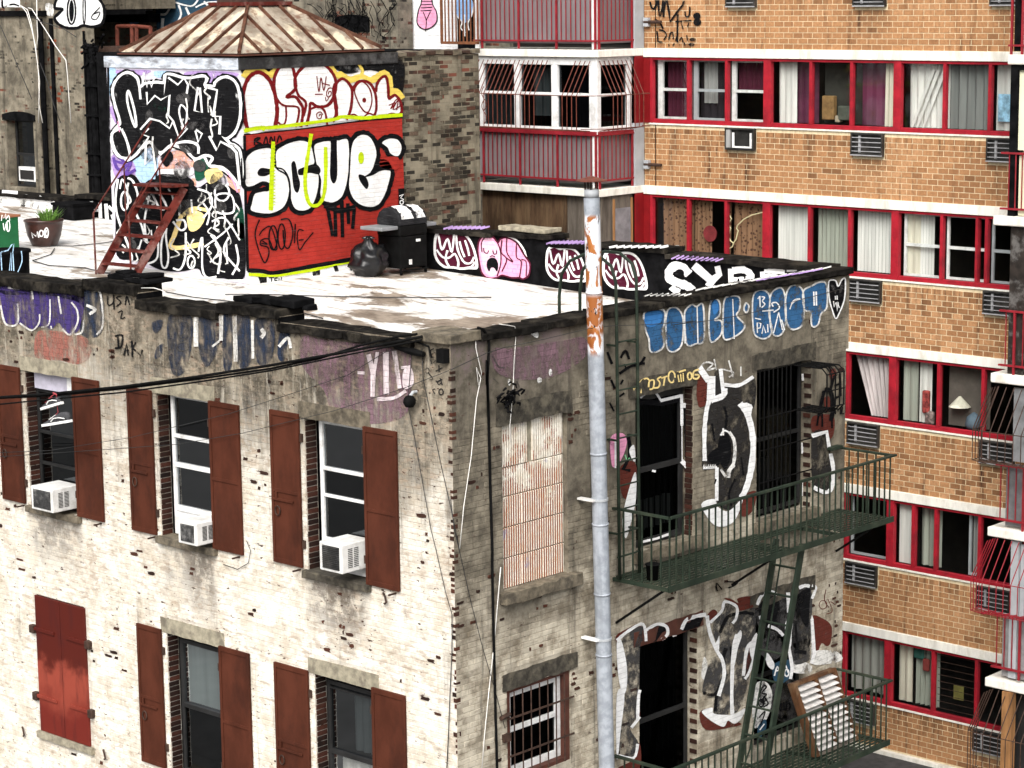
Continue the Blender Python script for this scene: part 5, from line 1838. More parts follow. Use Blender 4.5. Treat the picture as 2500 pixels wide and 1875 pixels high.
def pickets(parent, y0, y1, z0, z1, m, step=.112, x=AB + .05, thick_every=8, name='baluster', axis='X', skip=None):
    i = 0
    u = y0
    while u <= y1 + .001:
        r_ = .017 if i % thick_every == 0 else .0075
        za = z0 - (.15 if i % thick_every == 0 else 0)
        if axis == 'X':
            MB().box(x - r_, x + r_, u - r_, u + r_, za, z1).build(name, m, parent)
        else:
            MB().box(u - r_, u + r_, x - r_, x + r_, za, z1).build(name, m, parent)
        u += step
        i += 1
    if axis == 'X':
        for z in (z0, z1):
            MB().box(x - .022, x + .022, y0 - .05, y1 + .05, z - .015, z + .015).build('rail', m, parent)
    else:
        for z in (z0, z1):
            MB().box(y0 - .03, y1 + .03, x - .022, x + .022, z - .015, z + .015).build('rail', m, parent)


def cage(parent, y0, y1, zt, zm, zb_, m, step=.115, x=AB, out=.34, gaps=(), ends=(True, True), r=.009, slope_y=.12):
    y = y0
    while y <= y1 + .001:
        if not any(a < y < b for a, b in gaps):
            MB().tube([(x + .02, y, zt), (x - out, y + slope_y * .5, zm), (x - out, y + slope_y * .5, zb_), (x - .0, y, zb_ - .03)], r, 5).build('cage_bar', m, parent)
        y += step
    for z, d in ((zm, out), (zb_, out), (zb_ - .03, out * .4)):
        MB().tube([(x - d, y0 - .02, z), (x - d, y1 + .1, z)], r * .9, 5).build('cage_rail', m, parent)
    for e, yy, s in ((ends[0], y0, -1), (ends[1], y1, 1)):
        if e:
            for i in range(4):
                xx = x - out + (i + .5) * out / 4 * 1.0
                MB().tube([(xx + .1, yy + .03 * s, zt), (xx, yy + .26 * s, zm), (xx, yy + .26 * s, zb_), (xx, yy, zb_ - .03)], r, 5).build('cage_bar', m, parent)
            MB().tube([(x - out, yy + .1 * (s > 0), zm), (x - out + .04, yy + .26 * s, zm), (x + .02, yy + .26 * s, zm)], r * .9, 5).build('cage_rail', m, parent)
            MB().tube([(x - out, yy + .1 * (s > 0), zb_), (x - out + .04, yy + .26 * s, zb_), (x + .02, yy + .26 * s, zb_)], r * .9, 5).build('cage_rail', m, parent)


bayb = MB()
for k in (0, 1, 2):
    t = TOP[k]
    MB().box(AB, AX + .02, 8.9, 12.08, t - .135, t).build('bay_slab', MAT['band'], AP, bevel=.01)
# upper full storey
o = MB().box(AB + .10, AB + .13, 9.1, 12.0, 1.42, 2.80).build
fr = MB()
WF = MAT['white_frame']
ys = [(11.82, 11.03), (10.89, 10.10), (9.95, 9.18)]
fr.box(AB + .08, AB + .16, 9.05, 12.0, 2.66, 2.80)
fr.box(AB + .08, AB + .16, 9.05, 12.0, 1.40, 1.52)
for (a, b) in ((12.0, 11.82), (11.03, 10.89), (10.10, 9.95), (9.18, 9.0)):
    fr.box(AB + .078, AB + .158, b, a, 1.522, 2.658)
fr.box(AB + .07, AB + .15, 9.18, 11.82, 2.10, 2.15)
bw = fr.build('bay_window', WF, AP, bevel=.006)
for (a, b) in ys:
    for z0, z1, xo in ((1.52, 2.10, 0), (2.15, 2.66, .02)):
        MB().quad((AB + .12 + xo, b, z0), (AB + .12 + xo, a, z0), (AB + .12 + xo, a, z1), (AB + .12 + xo, b, z1)).build('pane', MAT['glass_dim'], bw)
fr = MB()
SX = 8.98
fr.box(AB + .08, AX - .22, SX, SX + .08, 2.66, 2.80)
fr.box(AB + .08, AX - .22, SX, SX + .08, 1.40, 1.54)
fr.box(AB + .06, AB + .17, SX - .01, SX + .07, 1.40, 2.80)
fr.box(14.10, 14.22, SX - .01, SX + .08, 1.40, 2.80)
fr.box(AB + .17, 14.1, SX, SX + .07, 2.09, 2.14)
bw2 = fr.build('bay_window', WF, AP, bevel=.006)
MB().quad((AB + .17, SX + .04, 1.54), (14.1, SX + .04, 1.54), (14.1, SX + .04, 2.66), (AB + .17, SX + .04, 2.66)).build('pane', MAT['glass_dim'], bw2)
curtain(bw, 'X', AB + .35, 10.2, 10.8, 1.7, 2.6, MAT['cur_grey'], 3, .03)
curtain(bw, 'X', AB + .4, 9.2, 9.9, 1.5, 2.6, M_cloth('near_black_cloth2', (0.03, .025, .03)), 4, .03)
MB().box(AB + .1, AB + .16, 9.08, 11.95, .50, 1.40).build('balcony_panel', MAT['grey_panel'], AP)
MB().box(AB + .1, AX, 9.02, 9.06, .50, 1.40).build('balcony_panel', MAT['grey_panel'], AP)
MB().box(AB + .06, AB + .17, 8.99, 9.09, .42, 1.40).build('corner_post', WF, AP)
MB().box(AB + .02, AB + .2, 11.97, 12.09, .42, 2.80).build('end_post', MAT['alu'], AP)
MB().box(AB + .2, AX, 12.05, 12.10, .42, 2.80).build('end_wall', MAT['alu'], AP)
MB().box(AB + .04, AB + .07, 8.98, 11.95, 1.395, 1.46).box(AB + .07, AX, 8.94, 8.965, 1.395, 1.46).build('red_ledge', MAT['red_bar'], AP)
pickets(AP, 9.0, 11.92, .56, 1.395, MAT['red_bar'], .117)
pickets(AP, AB + .1, 14.3, .56, 1.395, MAT['red_bar'], .117, x=8.95, axis='Y')
cage(AP, 9.1, 11.95, 2.74, 2.12, 1.50, MAT['rust_bar'], .115, out=.30, gaps=((9.45, 10.05),), ends=(False, True))
y = SX
for i in range(8):
    xx = AB + .12 + i * .125
    MB().tube([(xx, SX - .02, 2.74), (xx + .05, SX - .30, 2.12), (xx + .05, SX - .30, 1.52), (xx, SX, 1.47)], .009, 5).build('cage_bar', MAT['rust_bar'], AP)
for z in (2.12, 1.52):
    MB().tube([(AB - .28, SX + .1, z), (AB + .1, SX - .30, z), (14.4, SX - .30, z), (14.45, SX, z)], .008, 5).build('cage_rail', MAT['rust_bar'], AP)
# scrolled ornament on the cage
for (yy, zz) in ((11.45, 2.0), (11.45, 1.75)):
    MB().tube([(AB - .305, yy + .06 * math.sin(i * .7), zz + .25 - i * .05) for i in range(10)], .008, 5).build('scroll', MAT['rust_bar'], AP)
# storey above: panel and pickets
MB().box(AB + .1, AB + .16, 9.08, 11.95, 3.05, 4.2).build('balcony_panel', MAT['grey_panel'], AP)
MB().box(AB + .1, AX, 9.02, 9.06, 3.05, 4.2).build('balcony_panel', MAT['grey_panel'], AP)
MB().box(AB + .06, AB + .17, 8.99, 9.09, 2.95, 5).build('corner_post', WF, AP)
MB().box(AB + .06, AB + .17, 11.9, 12.0, 2.95, 5).build('end_post', WF, AP)
pickets(AP, 9.0, 11.98, 3.10, 4.1, MAT['red_bar'], .117)
pickets(AP, AB + .1, 14.3, 3.10, 4.1, MAT['red_bar'], .117, x=8.95, axis='Y')
# boarded storey below
us = [8.95, 9.32, 9.8, 10.5, 11.2, 11.95]
for i, (a, b) in enumerate(zip(us, us[1:])):
    MB().box(AB + .14 + .02 * (i % 2), AB + .18 + .02 * (i % 2), a + .006, b - .006, -2.2, .265).build('board', MAT['boards'] if i > 1 else MAT['boards2'], AP)
for i, (a, b) in enumerate(((AB + .2, 13.62), (13.62, 14.22))):
    MB().box(a + .006, b - .006, 8.97 - .01 * i, 9.0, -2.2, .265).build('board', MAT['boards2'], AP)
MB().box(13.70, 14.15, 8.945, 8.96, -1.8, .02).build('board', M_plain('grey_door_leaf', (.20, .19, .20), .7, .3, 3), AP)
for (a, b) in ((13.64, 13.69), (14.16, 14.21)):
    MB().box(a, b, 8.94, 8.965, -1.8, .2).build('batten', MAT['wood'], AP)
MB().box(11.0, 11.0, 0, 0, 0, 0)
# deep red return of the wall
for k in (0, 1, 2):
    t = TOP[k]
    MB().box(14.24, AX, 8.905, 8.93, t - SILL, t - .137).box(AX - .01, AX + .05, 8.765, 8.92, t - SILL, t - .162).build('red_panel', MAT['red_panel'], AP)
    MB().box(14.24, AX, 8.905, 9.0, t - FLH, t - SILL).build('side_wall', MAT['alu'], AP)

# ------------------------------------------------------------------ right bays
for k, t in enumerate(TOP):
    y1 = (.50, .50, .69, .67, .66, .64)[k]
    MB().box(AB, AX + .02, -2.6, y1, t - .155, t).build('bay_slab', MAT['band'], AP, bevel=.02)
    MB().box(AB + .9, AX - .05, .3, .42, t - FLH + .0, t - .155).build('bay_side', MAT['room2'], AP)
    MB().box(AX - .25, AX - .2, -2.6, .3, t - FLH, t - .155).build('bay_back', MAT['room'], AP)
t = TOP[0]
MB().box(AB + .1, AB + .14, -2.5, .30, t - FLH + .05, 4.3).build('balcony_panel', M_plain('white_panel', (.74, .72, .70), .5, .06, 2), AP)
MB().box(AB + .06, AB + .16, .32, .42, t - FLH + .05, 5).build('bay_post', MAT['tar'], AP)
pickets(AP, -2.2, .46, 3.08, 4.1, MAT['red_bar'], .19, thick_every=1)
# row 1: cream panels in black frame, red pickets below
MB().box(AB + .1, AB + .14, -2.5, .33, 1.45, 2.70).build('balcony_panel', MAT['cream_panel'], AP)
MB().box(AB + .1, AB + .14, -2.5, .30, .42, 1.36).build('balcony_panel', MAT['cream_panel'], AP)
MB().box(AB + .05, AB + .17, .335, .46, .41, 2.78).build('bay_post', MAT['tar'], AP)
MB().box(AB + .05, AB + .17, -2.5, .335, 2.70, 2.78).build('bay_head', MAT['tar'], AP)
pickets(AP, -2.2, .54, .52, 1.40, MAT['red_bar'], .115)
# row 2: open dark balcony
MB().box(AB + .1, AB + .26, .14, .42, TOP[2] - FLH, TOP[2] - .16).build('bay_post', M_plain('peeling_black_post', (.02, .015, .012), .7, .5, 8, dirt=(.22, .21, .20), dirt_amt=.5), AP)
MB().box(AB + .5, AB + .55, -2.5, .14, TOP[2] - FLH, TOP[2] - .16).build('bay_screen', MAT['boards'], AP)
pickets(AP, -2.2, .50, -1.99, -1.11, MAT['red_bar'], .155)
# row 3
MB().box(AB + .12, AB + .16, -2.5, .30, -3.55, -2.35).build('balcony_panel', M_plain('galvanised_sheet', (.20, .205, .21), .5, .3, 2.5), AP)
MB().box(AB + .12, AB + .16, -2.5, .40, -4.62, -3.6).build('balcony_panel', M_plain('dull_sheet', (.15, .15, .155), .5, .3, 2.5), AP)
cage(AP, -2.0, .52, -2.34, -3.02, -3.52, MAT['iron'], .14, out=.36, ends=(False, True))
pickets(AP, -2.2, .50, -4.52, -3.62, MAT['red_bar'], .14)
# row 4
MB().box(AB + .08, AB + .18, .12, .26, -7.15, -4.85).build('bay_post', MAT['alu'], AP)
MB().box(AB + .12, AB + .16, -2.5, .40, -7.15, -6.1).build('balcony_panel', M_plain('grey_sheet', (.24, .235, .235), .5, .3, 2.5), AP)
gw = MB().box(AB + .12, AB + .16, -2.5, .1, -5.0, -4.9).box(AB + .12, AB + .16, -2.5, .1, -6.1, -5.98).box(AB + .12, AB + .16, .0, .1, -5.98, -5.0).build('bay_window', MAT['alu'], AP)
MB().quad((AB + .14, -2.5, -5.98), (AB + .14, 0, -5.98), (AB + .14, 0, -5.0), (AB + .14, -2.5, -5.0)).build('pane', MAT['glass_dim'], gw)
cage(AP, -2.0, .50, -4.84, -5.48, -6.02, MAT['red_bar'], .13, out=.34, ends=(False, True))
pickets(AP, -2.2, .50, -7.0, -6.1, MAT['red_bar'], .14)
# row 5
MB().box(AB - .02, AB + .12, .12, .30, GZ, -7.37).build('bay_post', MAT['wood'], AP)
cage(AP, -2.0, .48, -7.38, -8.05, -8.75, MAT['iron'], .14, out=.36, ends=(False, True))
MB().box(AB + .4, AB + .45, -2.5, .3, GZ, -7.4).build('bay_screen', MAT['room'], AP)
# kerb at the foot of the wall
MB().box(AX - .10, AX - .0, YR, 8.9, GZ + .031, GZ + .10).build('plinth', MAT['band'], AP)
# ------------------------------------------------------------------ neighbours behind the roof
# old grey tenement, far left: three stepped faces
OG = thing('old_grey_tenement', 'sooty grey plastered brick house behind the roof, far left, hung with cables', 'building', (17, 27, GZ))
X1, X2, X3 = 14.6, 14.9, 15.0


def far_wall(parent, x, y0, y1, z0, z1, holes, m, depth=.25):
    mb = MB()
    wall_panel(mb, 'X', x, y0, y1, z0, z1, holes, depth)
    return mb.build('wall', m, parent)


far_wall(OG, X1, 27.75, 36.0, GZ, 3.55, [(28.05, 29.15, -.6, 1.16)], MAT['old_grey'])
far_wall(OG, X2, 25.9, 27.75, GZ, 6.0, [], MAT['old_grey'])
far_wall(OG, X3, 20.0, 25.9, GZ, 2.72, [(24.3, 25.55, -.6, .92)], MAT['old_grey'])
MB().quad((X1, 27.75, GZ), (X2 + .02, 27.75, GZ), (X2 + .02, 27.75, 3.55), (X1, 27.75, 3.55)).build('wall', MAT['old_grey'], OG)
MB().box(X1 - .06, X2 + 3, 27.7, 36, 3.55, 3.68).build('coping', MAT['tar'], OG)
MB().box(X2 - .0, X2 + 4, 27.75, 36, 3.68, 8).build('wall', MAT['old_grey'], OG)
MB().box(X3 - .10, X3 + 2.4, 20.0, 25.95, 2.72, 2.84).build('coping', MAT['iron'], OG)
MB().box(X3 + 2.3, X3 + 2.4, 20, 25.9, 2.8, 3.25).build('wall', MAT['tar'], OG)
for (y0, y1, zt, xx) in ((28.05, 29.15, 1.16, X1), (24.3, 25.55, .92, X3)):
    wn = sash(OG, 'X', xx + .2, y0 + .08, y1 - .08, -.6, zt - .12, MAT['dark_frame'], [(.2, .06)], [MAT['glass_dim'], MAT['screen']])
    mb = MB()
    n = 8
    pts = [(y0 - .1 + (y1 - y0 + .2) * i / n) for i in range(n + 1)]
    for a, b in zip(pts, pts[1:]):
        f = lambda u: zt + .10 - .12 * ((u - (y0 + y1) / 2) / (y1 - y0)) ** 2 * 2
        mb.hexa([(xx - .05, a, zt - .12), (xx + .2, a, zt - .12), (xx + .2, b, zt - .12), (xx - .05, b, zt - .12), (xx - .05, a, f(a)), (xx + .2, a, f(a)), (xx + .2, b, f(b)), (xx - .05, b, f(b))])
    mb.build('arch', MAT['tar'], wn)
    MB().box(xx + .6, xx + .62, y0, y1, -.6, zt).build('roller_blind', M_plain('slate_blind', (.05, .06, .065), .8), wn)
    MB().box(xx + .05, xx + .15, y0 - .03, y0 + .06, -.6, zt).build('jamb', MAT['tar'], wn)
MB().box(X1 + .12, X1 + .2, 28.2, 28.9, -.45, -.10).build('window_fan_case', MAT['white_frame'], OG)
MB().box(X1 + .1, X1 + .118, 28.28, 28.82, -.40, -.18).build('window_fan', MAT['room'], OG)
# downpipes and cable bundles
for (yy, xx, r_, z1) in ((27.66, X1 + .05, .07, 3.5), (27.5, X2 - .05, .05, 3.5), (26.05, X2 - .07, .07, 2.75), (25.86, X2 - .1, .09, 2.8), (25.7, X3 - .07, .06, 2.6), (25.6, X3 - .05, .03, 2.6), (26.25, X2 - .04, .03, 3.2)):
    MB().tube([(xx, yy, -1.5), (xx, yy, z1)], r_, 8).build('downpipe', MAT['tar'], OG)
for z in (1.9, 1.2, .3, -.2):
    MB().box(X2 - .2, X2 - .0, 25.6, 26.15, z, z + .05).build('pipe_clip', MAT['tar'], OG)
mb = MB()
random.seed(17)
for i in range(30):
    a = Vector((X2 - .1, 25.9 + random.gauss(0, .12), 2.75 + random.gauss(0, .12)))
    mb.tube([a, a + Vector((-.1, random.uniform(-.3, .3), random.uniform(-.2, .2)))], .03, 5)
mb.build('cable_tangle', MAT['tar'], OG, kind='stuff')
# rust red standpipes on its low roof
for i, (c, q0, q1) in enumerate((('A0', (968, 215), (972, 480)), ('A0', (1090, 215), (1095, 410)), ('A0', (1130, 225), (1130, 370)), ('A0', (1245, 225), (1245, 340)))):
    a, b = onX(px(c, q0), 15.6), onX(px(c, q1), 15.6)
    MB().tube([a, b], .05, 8).build('standpipe', MAT['rust_bar'], OG)
MB().tube([onX(px('A0', (968, 218)), 15.6), onX(px('A0', (1100, 215)), 15.6), onX(px('A0', (1245, 228)), 15.6)], .045, 8).build('standpipe', MAT['rust_bar'], OG)

# taller house behind it, with windows at the top edge
TH = thing('dark_back_house', 'dark graffitied house with a brick pier seen above the hipped roof', 'building', (20, 20, GZ))
far_wall(TH, 19.0, 18.5, 42, GZ, 9, [(31.6, 33.2, 3.72, 6)], MAT['old_dark'])
far_wall(TH, 19.0, 15.5, 18.5, GZ, 9, [], MAT['old_dark'])
MB().box(19.2, 19.3, 31.6, 33.2, 3.7, 6).build('window_pane', MAT['cur_white'], TH)
p0, p1 = onX(px('A0', (970, 0)), 18.9), onX(px('A0', (1110, 118)), 18.9)
MB().box(18.85, 19.0, p1.y, p0.y, p1.z, 7).build('brick_pier', MAT['tan_brick'], TH)
p0, p1 = onX(px('A0', (880, 120)), 18.8), onX(px('A0', (1275, 150)), 18.8)
MB().box(18.6, 19.0, p1.y, p0.y, p1.z - .1, p1.z + .12).build('ledge', MAT['tar'], TH)
# vine covered wall with a black vent opening
VW = thing('vine_wall', 'mottled grey wall with black vent opening and bare vines behind the hipped roof', 'wall', (13.2, 12.5, GZ))
a, b = onX(px('A1', (820, 100)), 13.0), onX(px('A1', (1430, 270)), 13.0)
MB().box(13.0, 13.4, b.y, a.y, GZ, 6).build('wall', MAT['old_dark'], VW)
a2, b2 = onX(px('A1', (910, 120)), 12.98), onX(px('A1', (1190, 260)), 12.98)
mb = MB()
ys_ = [b2.y + (a2.y - b2.y) * i / 10 for i in range(11)]
for u, v in zip(ys_, ys_[1:]):
    f = lambda q: a2.z - .06 * ((q - (a2.y + b2.y) / 2) / (a2.y - b2.y) * 2) ** 2
    mb.hexa([(12.96, u, b2.z), (13.05, u, b2.z), (13.05, v, b2.z), (12.96, v, b2.z), (12.96, u, f(u)), (13.05, u, f(u)), (13.05, v, f(v)), (12.96, v, f(v))])
mb.build('vent_opening', MAT['tar'], VW)
mb = MB()
random.seed(23)
for i in range(46):
    p = Vector((12.95, random.uniform(b.y, a.y), random.uniform(3.0, 3.6)))
    pts = [p]
    for s in range(6):
        p = p + Vector((random.uniform(-.02, .01), random.uniform(-.14, .14), random.uniform(.02, .16)))
        pts.append(p)
    mb.tube(pts, .009, 4)
mb.build('vine', MAT['tar'], VW, kind='stuff')
# bare brick flank wall between bulkhead and apartments
BW = thing('bare_brick_wall', 'rough bare brick flank wall between the stair house and the apartments', 'wall', (9, 10, GZ))
MB().box(8.0, 10.02, 8.9, 11.9, GZ, 2.97).build('wall', MAT['old_bare'], BW)
# tarred flat roof and ledges in front of it
LR = thing('low_tar_roof', 'black tarred low roof ledge between the hipped roof and the fence', 'roof', (11, 12, 2.6))
a, b = onX(px('A1', (620, 180)), 12.4), onX(px('A1', (1500, 400)), 9.4)
MB().box(8.5, 12.4, 11.95, 17.5, GZ, 2.95).build('block', MAT['tar'], LR)
for i in range(9):
    x = 8.05 + i * .22
    ragged(MB(), x, x + .2, 8.86, 9.3, 2.975, 3.04, .02, 3).build('edge_tile', MAT['iron'] if i % 2 else MAT['lintel'], BW)
bb = MB()
random.seed(41)
rows = courses(8.0, 10.02, .0, 2.95, [], .072, .21, .010, .05)
NBB = 0
uo = MB()
uo.hexa([(-.5, -.5, -.5), (.5, -.5, -.5), (.5, .5, -.5), (-.5, .5, -.5), (-.46, -.45, .5), (.46, -.45, .5), (.46, .45, .5), (-.46, .45, .5)])
uo2 = uo.build('brick', M_brick('sooty_old_brick', [(.022, .019, .015), (.05, .042, .032), (.13, .112, .082), (.17, .15, .11), (.11, .045, .03)], solo=True), BW)
UO = uo2.data
bpy.data.objects.remove(uo2)
for (a, b, c, d) in rows:
    if mnoise.noise(Vector((a * 2.2, c * 2.2, 1))) + random.uniform(-.35, .35) > .06:
        share('brick', UO, BW, ((a + b) / 2, 8.897, (c + d) / 2), (R(90), 0, 0), (b - a, d - c, .014))
# rusty fence and painted panel beside the upper bay
FN = thing('rusty_fence', 'rusty iron bar fence at the top beside the upper balcony', 'fence', (12.9, 12.4, 2.9))
y0, y1 = onX(px('A1', (1790, 300)), 12.9).y, onX(px('A1', (2090, 300)), 12.9).y
zb_ = onX(px('A1', (1790, 355)), 12.9).z
n = 10
for i in range(n + 1):
    y = y0 + (y1 - y0) * i / n
    MB().box(12.89, 12.91, y - (.03 if i == 0 else .011), y + (.03 if i == 0 else .011), zb_, 5).build('bar', MAT['rust_fence'], FN)
MB().box(12.87, 12.93, y1, y0, zb_ - .02, zb_ + .03).build('rail', MAT['rust_fence'], FN)
PB_ = thing('painted_board', 'white board painted with pink and blue figures behind the rusty fence', 'board', (13.3, 12.8, 3))
ya, yb = onX(px('A1', (1530, 300)), 13.45).y, onX(px('A1', (2090, 300)), 13.45).y
MB().box(13.45, 13.5, yb + .55, ya, 2.6, 5.2).build('board', MAT['p_white'], PB_)
MB().box(13.46, 13.49, yb - .1, yb + .55, 2.6, 5.2).build('board', MAT['p_black'], PB_)
MB().box(13.40, 13.5, ya - .06, ya + .10, 2.5, 5.2).build('post', MAT['tar'], PB_)
q = Paint('X', 13.45)
q.put('figure', MAT['p_pink'], PB_, 'A1', fills=[[(1600, 90), (1620, 40), (1640, -30), (1700, -30), (1720, 40), (1750, 100), (1750, 180), (1700, 230), (1640, 240), (1590, 190)]], layer=1)
q.put('figure_outline', MAT['p_black'], PB_, 'A1', strokes=[(9, 'c', (1600, 90), (1620, 40), (1640, -30), (1700, -30), (1720, 40), (1750, 100), (1750, 180), (1700, 230), (1640, 240), (1590, 190)), (7, (1620, 10), (1720, 10)), (7, (1620, 40), (1720, 35)), (7, (1620, 65), (1715, 60)), (7, (1620, 90), (1710, 85)), (7, (1640, 100), (1665, 170), (1660, 260)), (7, (1700, 95), (1665, 170))], layer=2)
q = Paint('X', 13.42)
q.put('figure', MAT['p_sky'], PB_, 'A1', fills=[[(1900, 60), (1930, -20), (2030, -20), (2055, 70), (2030, 140), (1980, 190), (1930, 140)]], layer=1)
q.put('figure_outline', MAT['p_white'], PB_, 'A1', strokes=[(10, (1895, 40), (1910, 120), (1960, 180), (1950, 230), (1990, 270)), (10, (2060, 40), (2040, 130), (2010, 190), (2020, 250)), (8, (1980, 120), (1985, 300))], layer=2)

redb = M_brick('orange_red_brick', [(.16, .04, .02), (.24, .06, .03), (.30, .085, .04)], solo=True)
uo = MB()
uo.hexa([(-.5, -.5, -.5), (.5, -.5, -.5), (.5, .5, -.5), (-.5, .5, -.5), (-.46, -.45, .5), (.46, -.45, .5), (.46, .45, .5), (-.46, .45, .5)])
uo2 = uo.build('brick', redb, OG)
UR = uo2.data
bpy.data.objects.remove(uo2)
for (a, c, wd) in ((745, 550, 60), (680, 590, 100), (740, 600, 60), (630, 640, 100), (540, 790, 90), (520, 820, 120), (650, 805, 60), (800, 790, 60), (800, 825, 70), (745, 998, 80), (830, 1180, 60), (840, 1220, 60), (800, 1265, 70), (790, 1330, 80), (810, 1360, 110), (560, 1190, 90), (620, 1325, 90), (745, 1410, 60), (690, 1180, 60), (650, 640, 60)):
    p = onX((a / 5.53, c / 5.53), X2)
    share('brick', UR, OG, (X2 - .004, p.y, p.z), (0, R(-90), 0), (.062, wd / 5.53 * .0095, .014))
# ------------------------------------------------------------------ graffiti, laid on the walls it was sprayed on
def P_(n):
    return MAT['p_' + n]


# ---- stair house, right face: white bubble letters over a red field (A1 measure; the crop below starts 1524 lower)
g = Paint('Y', BY)
g.put('red_field', P_('red'), BK, 'A1', fills=[['straight', (150, 1112), (300, 1098), (640, 1062), (800, 1040), (1000, 1012), (1200, 990), (1458, 972), (1478, 1659), (1482, 2045), (1300, 2085), (1050, 2150), (690, 2215), (400, 2260), (300, 2245), (190, 2245)]], layer=0)
g.put('black_haze', P_('black_worn'), BK, 'A1', fills=[[(870, 530), (1100, 500), (1455, 490), (1458, 790), (1400, 760), (1350, 640), (1200, 580), (1000, 610)], [(140, 520), (380, 520), (390, 580), (300, 600), (150, 620)]], layer=0)
top_edge = [(150, 640), (190, 590), (270, 575), (350, 620), (400, 600), (440, 545), (500, 510), (560, 545), (640, 520), (720, 490), (830, 520), (900, 610), (960, 625), (1020, 660), (1110, 640), (1190, 665), (1250, 640), (1310, 605), (1350, 660), (1360, 770), (1410, 760), (1455, 820)]
g.put('yellow_halo', P_('yellow'), BK, 'A1', strokes=[(58, *top_edge), (26, (1105, 640), (1130, 590), (1100, 530))], layer=1)
white = [(145, 700), (190, 625), (270, 590), (350, 630), (395, 690), (400, 610), (440, 550), (500, 515), (560, 550), (620, 535), (720, 500), (820, 525), (890, 610), (908, 680), (960, 640), (1020, 680), (1042, 730), (1110, 655), (1180, 680), (1232, 735), (1270, 645), (1320, 622), (1347, 700), (1357, 795), (1400, 780), (1442, 830), (1456, 905), (1448, 955), (1300, 968), (990, 995), (850, 1015), (410, 1070), (170, 1096), (148, 900)]
g.put('white_lettering', P_('white'), BK, 'A1', fills=[white], layer=2, label='white bubble letters outlined in dark red on a yellow edge')
g.put('letter_outline', P_('maroon'), BK, 'A1', strokes=[
    (34, (150, 900), (143, 760), (190, 640), (270, 597), (350, 650), (400, 760), (422, 900), (415, 1000), (400, 1065)), (34, (150, 900), (160, 1000), (185, 1088)),
    (26, (398, 740), (400, 640), (440, 560), (500, 522), (545, 545), (570, 640), (575, 720), (550, 760), (500, 800), (570, 800), (612, 850), (636, 900), (630, 980), (618, 1050)),
    (18, (400, 760), (430, 830), (480, 872), (590, 885), (600, 950), (575, 1050)), (16, (495, 880), (498, 960), (485, 1020), (455, 1030), (430, 1010)),
    (26, (575, 740), (570, 650), (620, 570), (720, 512), (820, 540), (890, 620), (908, 700), (890, 800), (840, 870), (760, 882), (700, 852), (690, 930), (665, 1040)),
    (22, (575, 720), (600, 790), (660, 850), (640, 960)), (18, (700, 900), (760, 882), (815, 920), (836, 1030)),
    (24, (908, 690), (960, 650), (1015, 690), (1042, 760), (1030, 900), (995, 990)), (32, (908, 690), (890, 760), (905, 850), (912, 950), (880, 1005)),
    (22, (1040, 780), (1055, 720), (1110, 668), (1190, 690), (1235, 780), (1242, 900), (1220, 965)), (12, 'c', (1062, 740), (1120, 675), (1185, 730), (1206, 830), (1180, 920), (1140, 918), (1090, 840)),
    (24, (1237, 760), (1250, 690), (1290, 638), (1325, 640), (1340, 720), (1345, 810), (1370, 800), (1400, 787), (1440, 840), (1452, 920), (1420, 955)),
    (14, (1000, 970), (1060, 945), (1108, 992)), (14, (1125, 985), (1180, 937), (1250, 970)), (14, (1290, 975), (1370, 937), (1440, 965)),
    (9, (750, 628), (768, 760), (785, 640), (808, 750), (828, 630)), (9, (735, 780), (800, 778)), (9, (800, 690), (858, 705)),
    (9, (880, 730), (850, 730), (830, 770), (840, 800), (865, 790), (868, 760), (850, 760), (845, 780)), (8, (820, 800), (830, 835), (860, 790)),
    (9, (770, 960), (775, 945), (790, 955), (780, 980), (755, 975), (750, 940), (780, 925), (800, 950)),
    (9, (1345, 870), (1400, 850), (1360, 900), (1410, 820), (1440, 870), (1380, 905), (1420, 830), (1410, 910))], fills=[ell(1143, 828, 16, 20)], layer=3)
g.put('lime_line', P_('lime'), BK, 'A1', strokes=[(30, (148, 1085), (250, 1060), (400, 1052), (700, 1015), (900, 985), (960, 965), (1150, 975), (1300, 960), (1458, 950)), (24, (160, 1060), (180, 1090)), (20, (285, 1040), (310, 1075), (310, 1040))], layer=4)
g.put('red_edge_outline', P_('black'), BK, 'A1', strokes=[(12, (150, 1112), (400, 1088), (640, 1064), (1000, 1014), (1250, 988), (1458, 972)), (34, (180, 2235), (300, 2240), (400, 2255), (690, 2205), (1050, 2140), (1360, 2070)), (22, 's', (155, 1120), (165, 1700), (182, 2240))], layer=1)  # black paint line sprayed along the edges of the red field
g.put('lime_skirting', P_('lime'), BK, 'A1', strokes=[(26, (190, 2268), (420, 2275), (690, 2236), (960, 2175), (1360, 2100))], layer=1)
g.put('skirting_blocks', P_('black_worn'), BK, 'A1', fills=[['straight', (268, 2285), (338, 2278), (340, 2355), (292, 2365)], ['straight', (716, 2232), (778, 2222), (780, 2270), (720, 2280)], ['straight', (888, 2200), (920, 2192), (935, 2240), (905, 2245)], ['straight', (1020, 2180), (1055, 2170), (1055, 2230), (1030, 2235)]], strokes=[
    (9, 's', (355, 2295), (400, 2292)), (9, 's', (378, 2295), (380, 2340)), (9, 's', (405, 2300), (407, 2340), (430, 2336)), (9, 's', (405, 2300), (430, 2296)), (9, 's', (406, 2320), (425, 2318)), (9, 's', (440, 2335), (438, 2298), (462, 2328), (460, 2290))], layer=1)
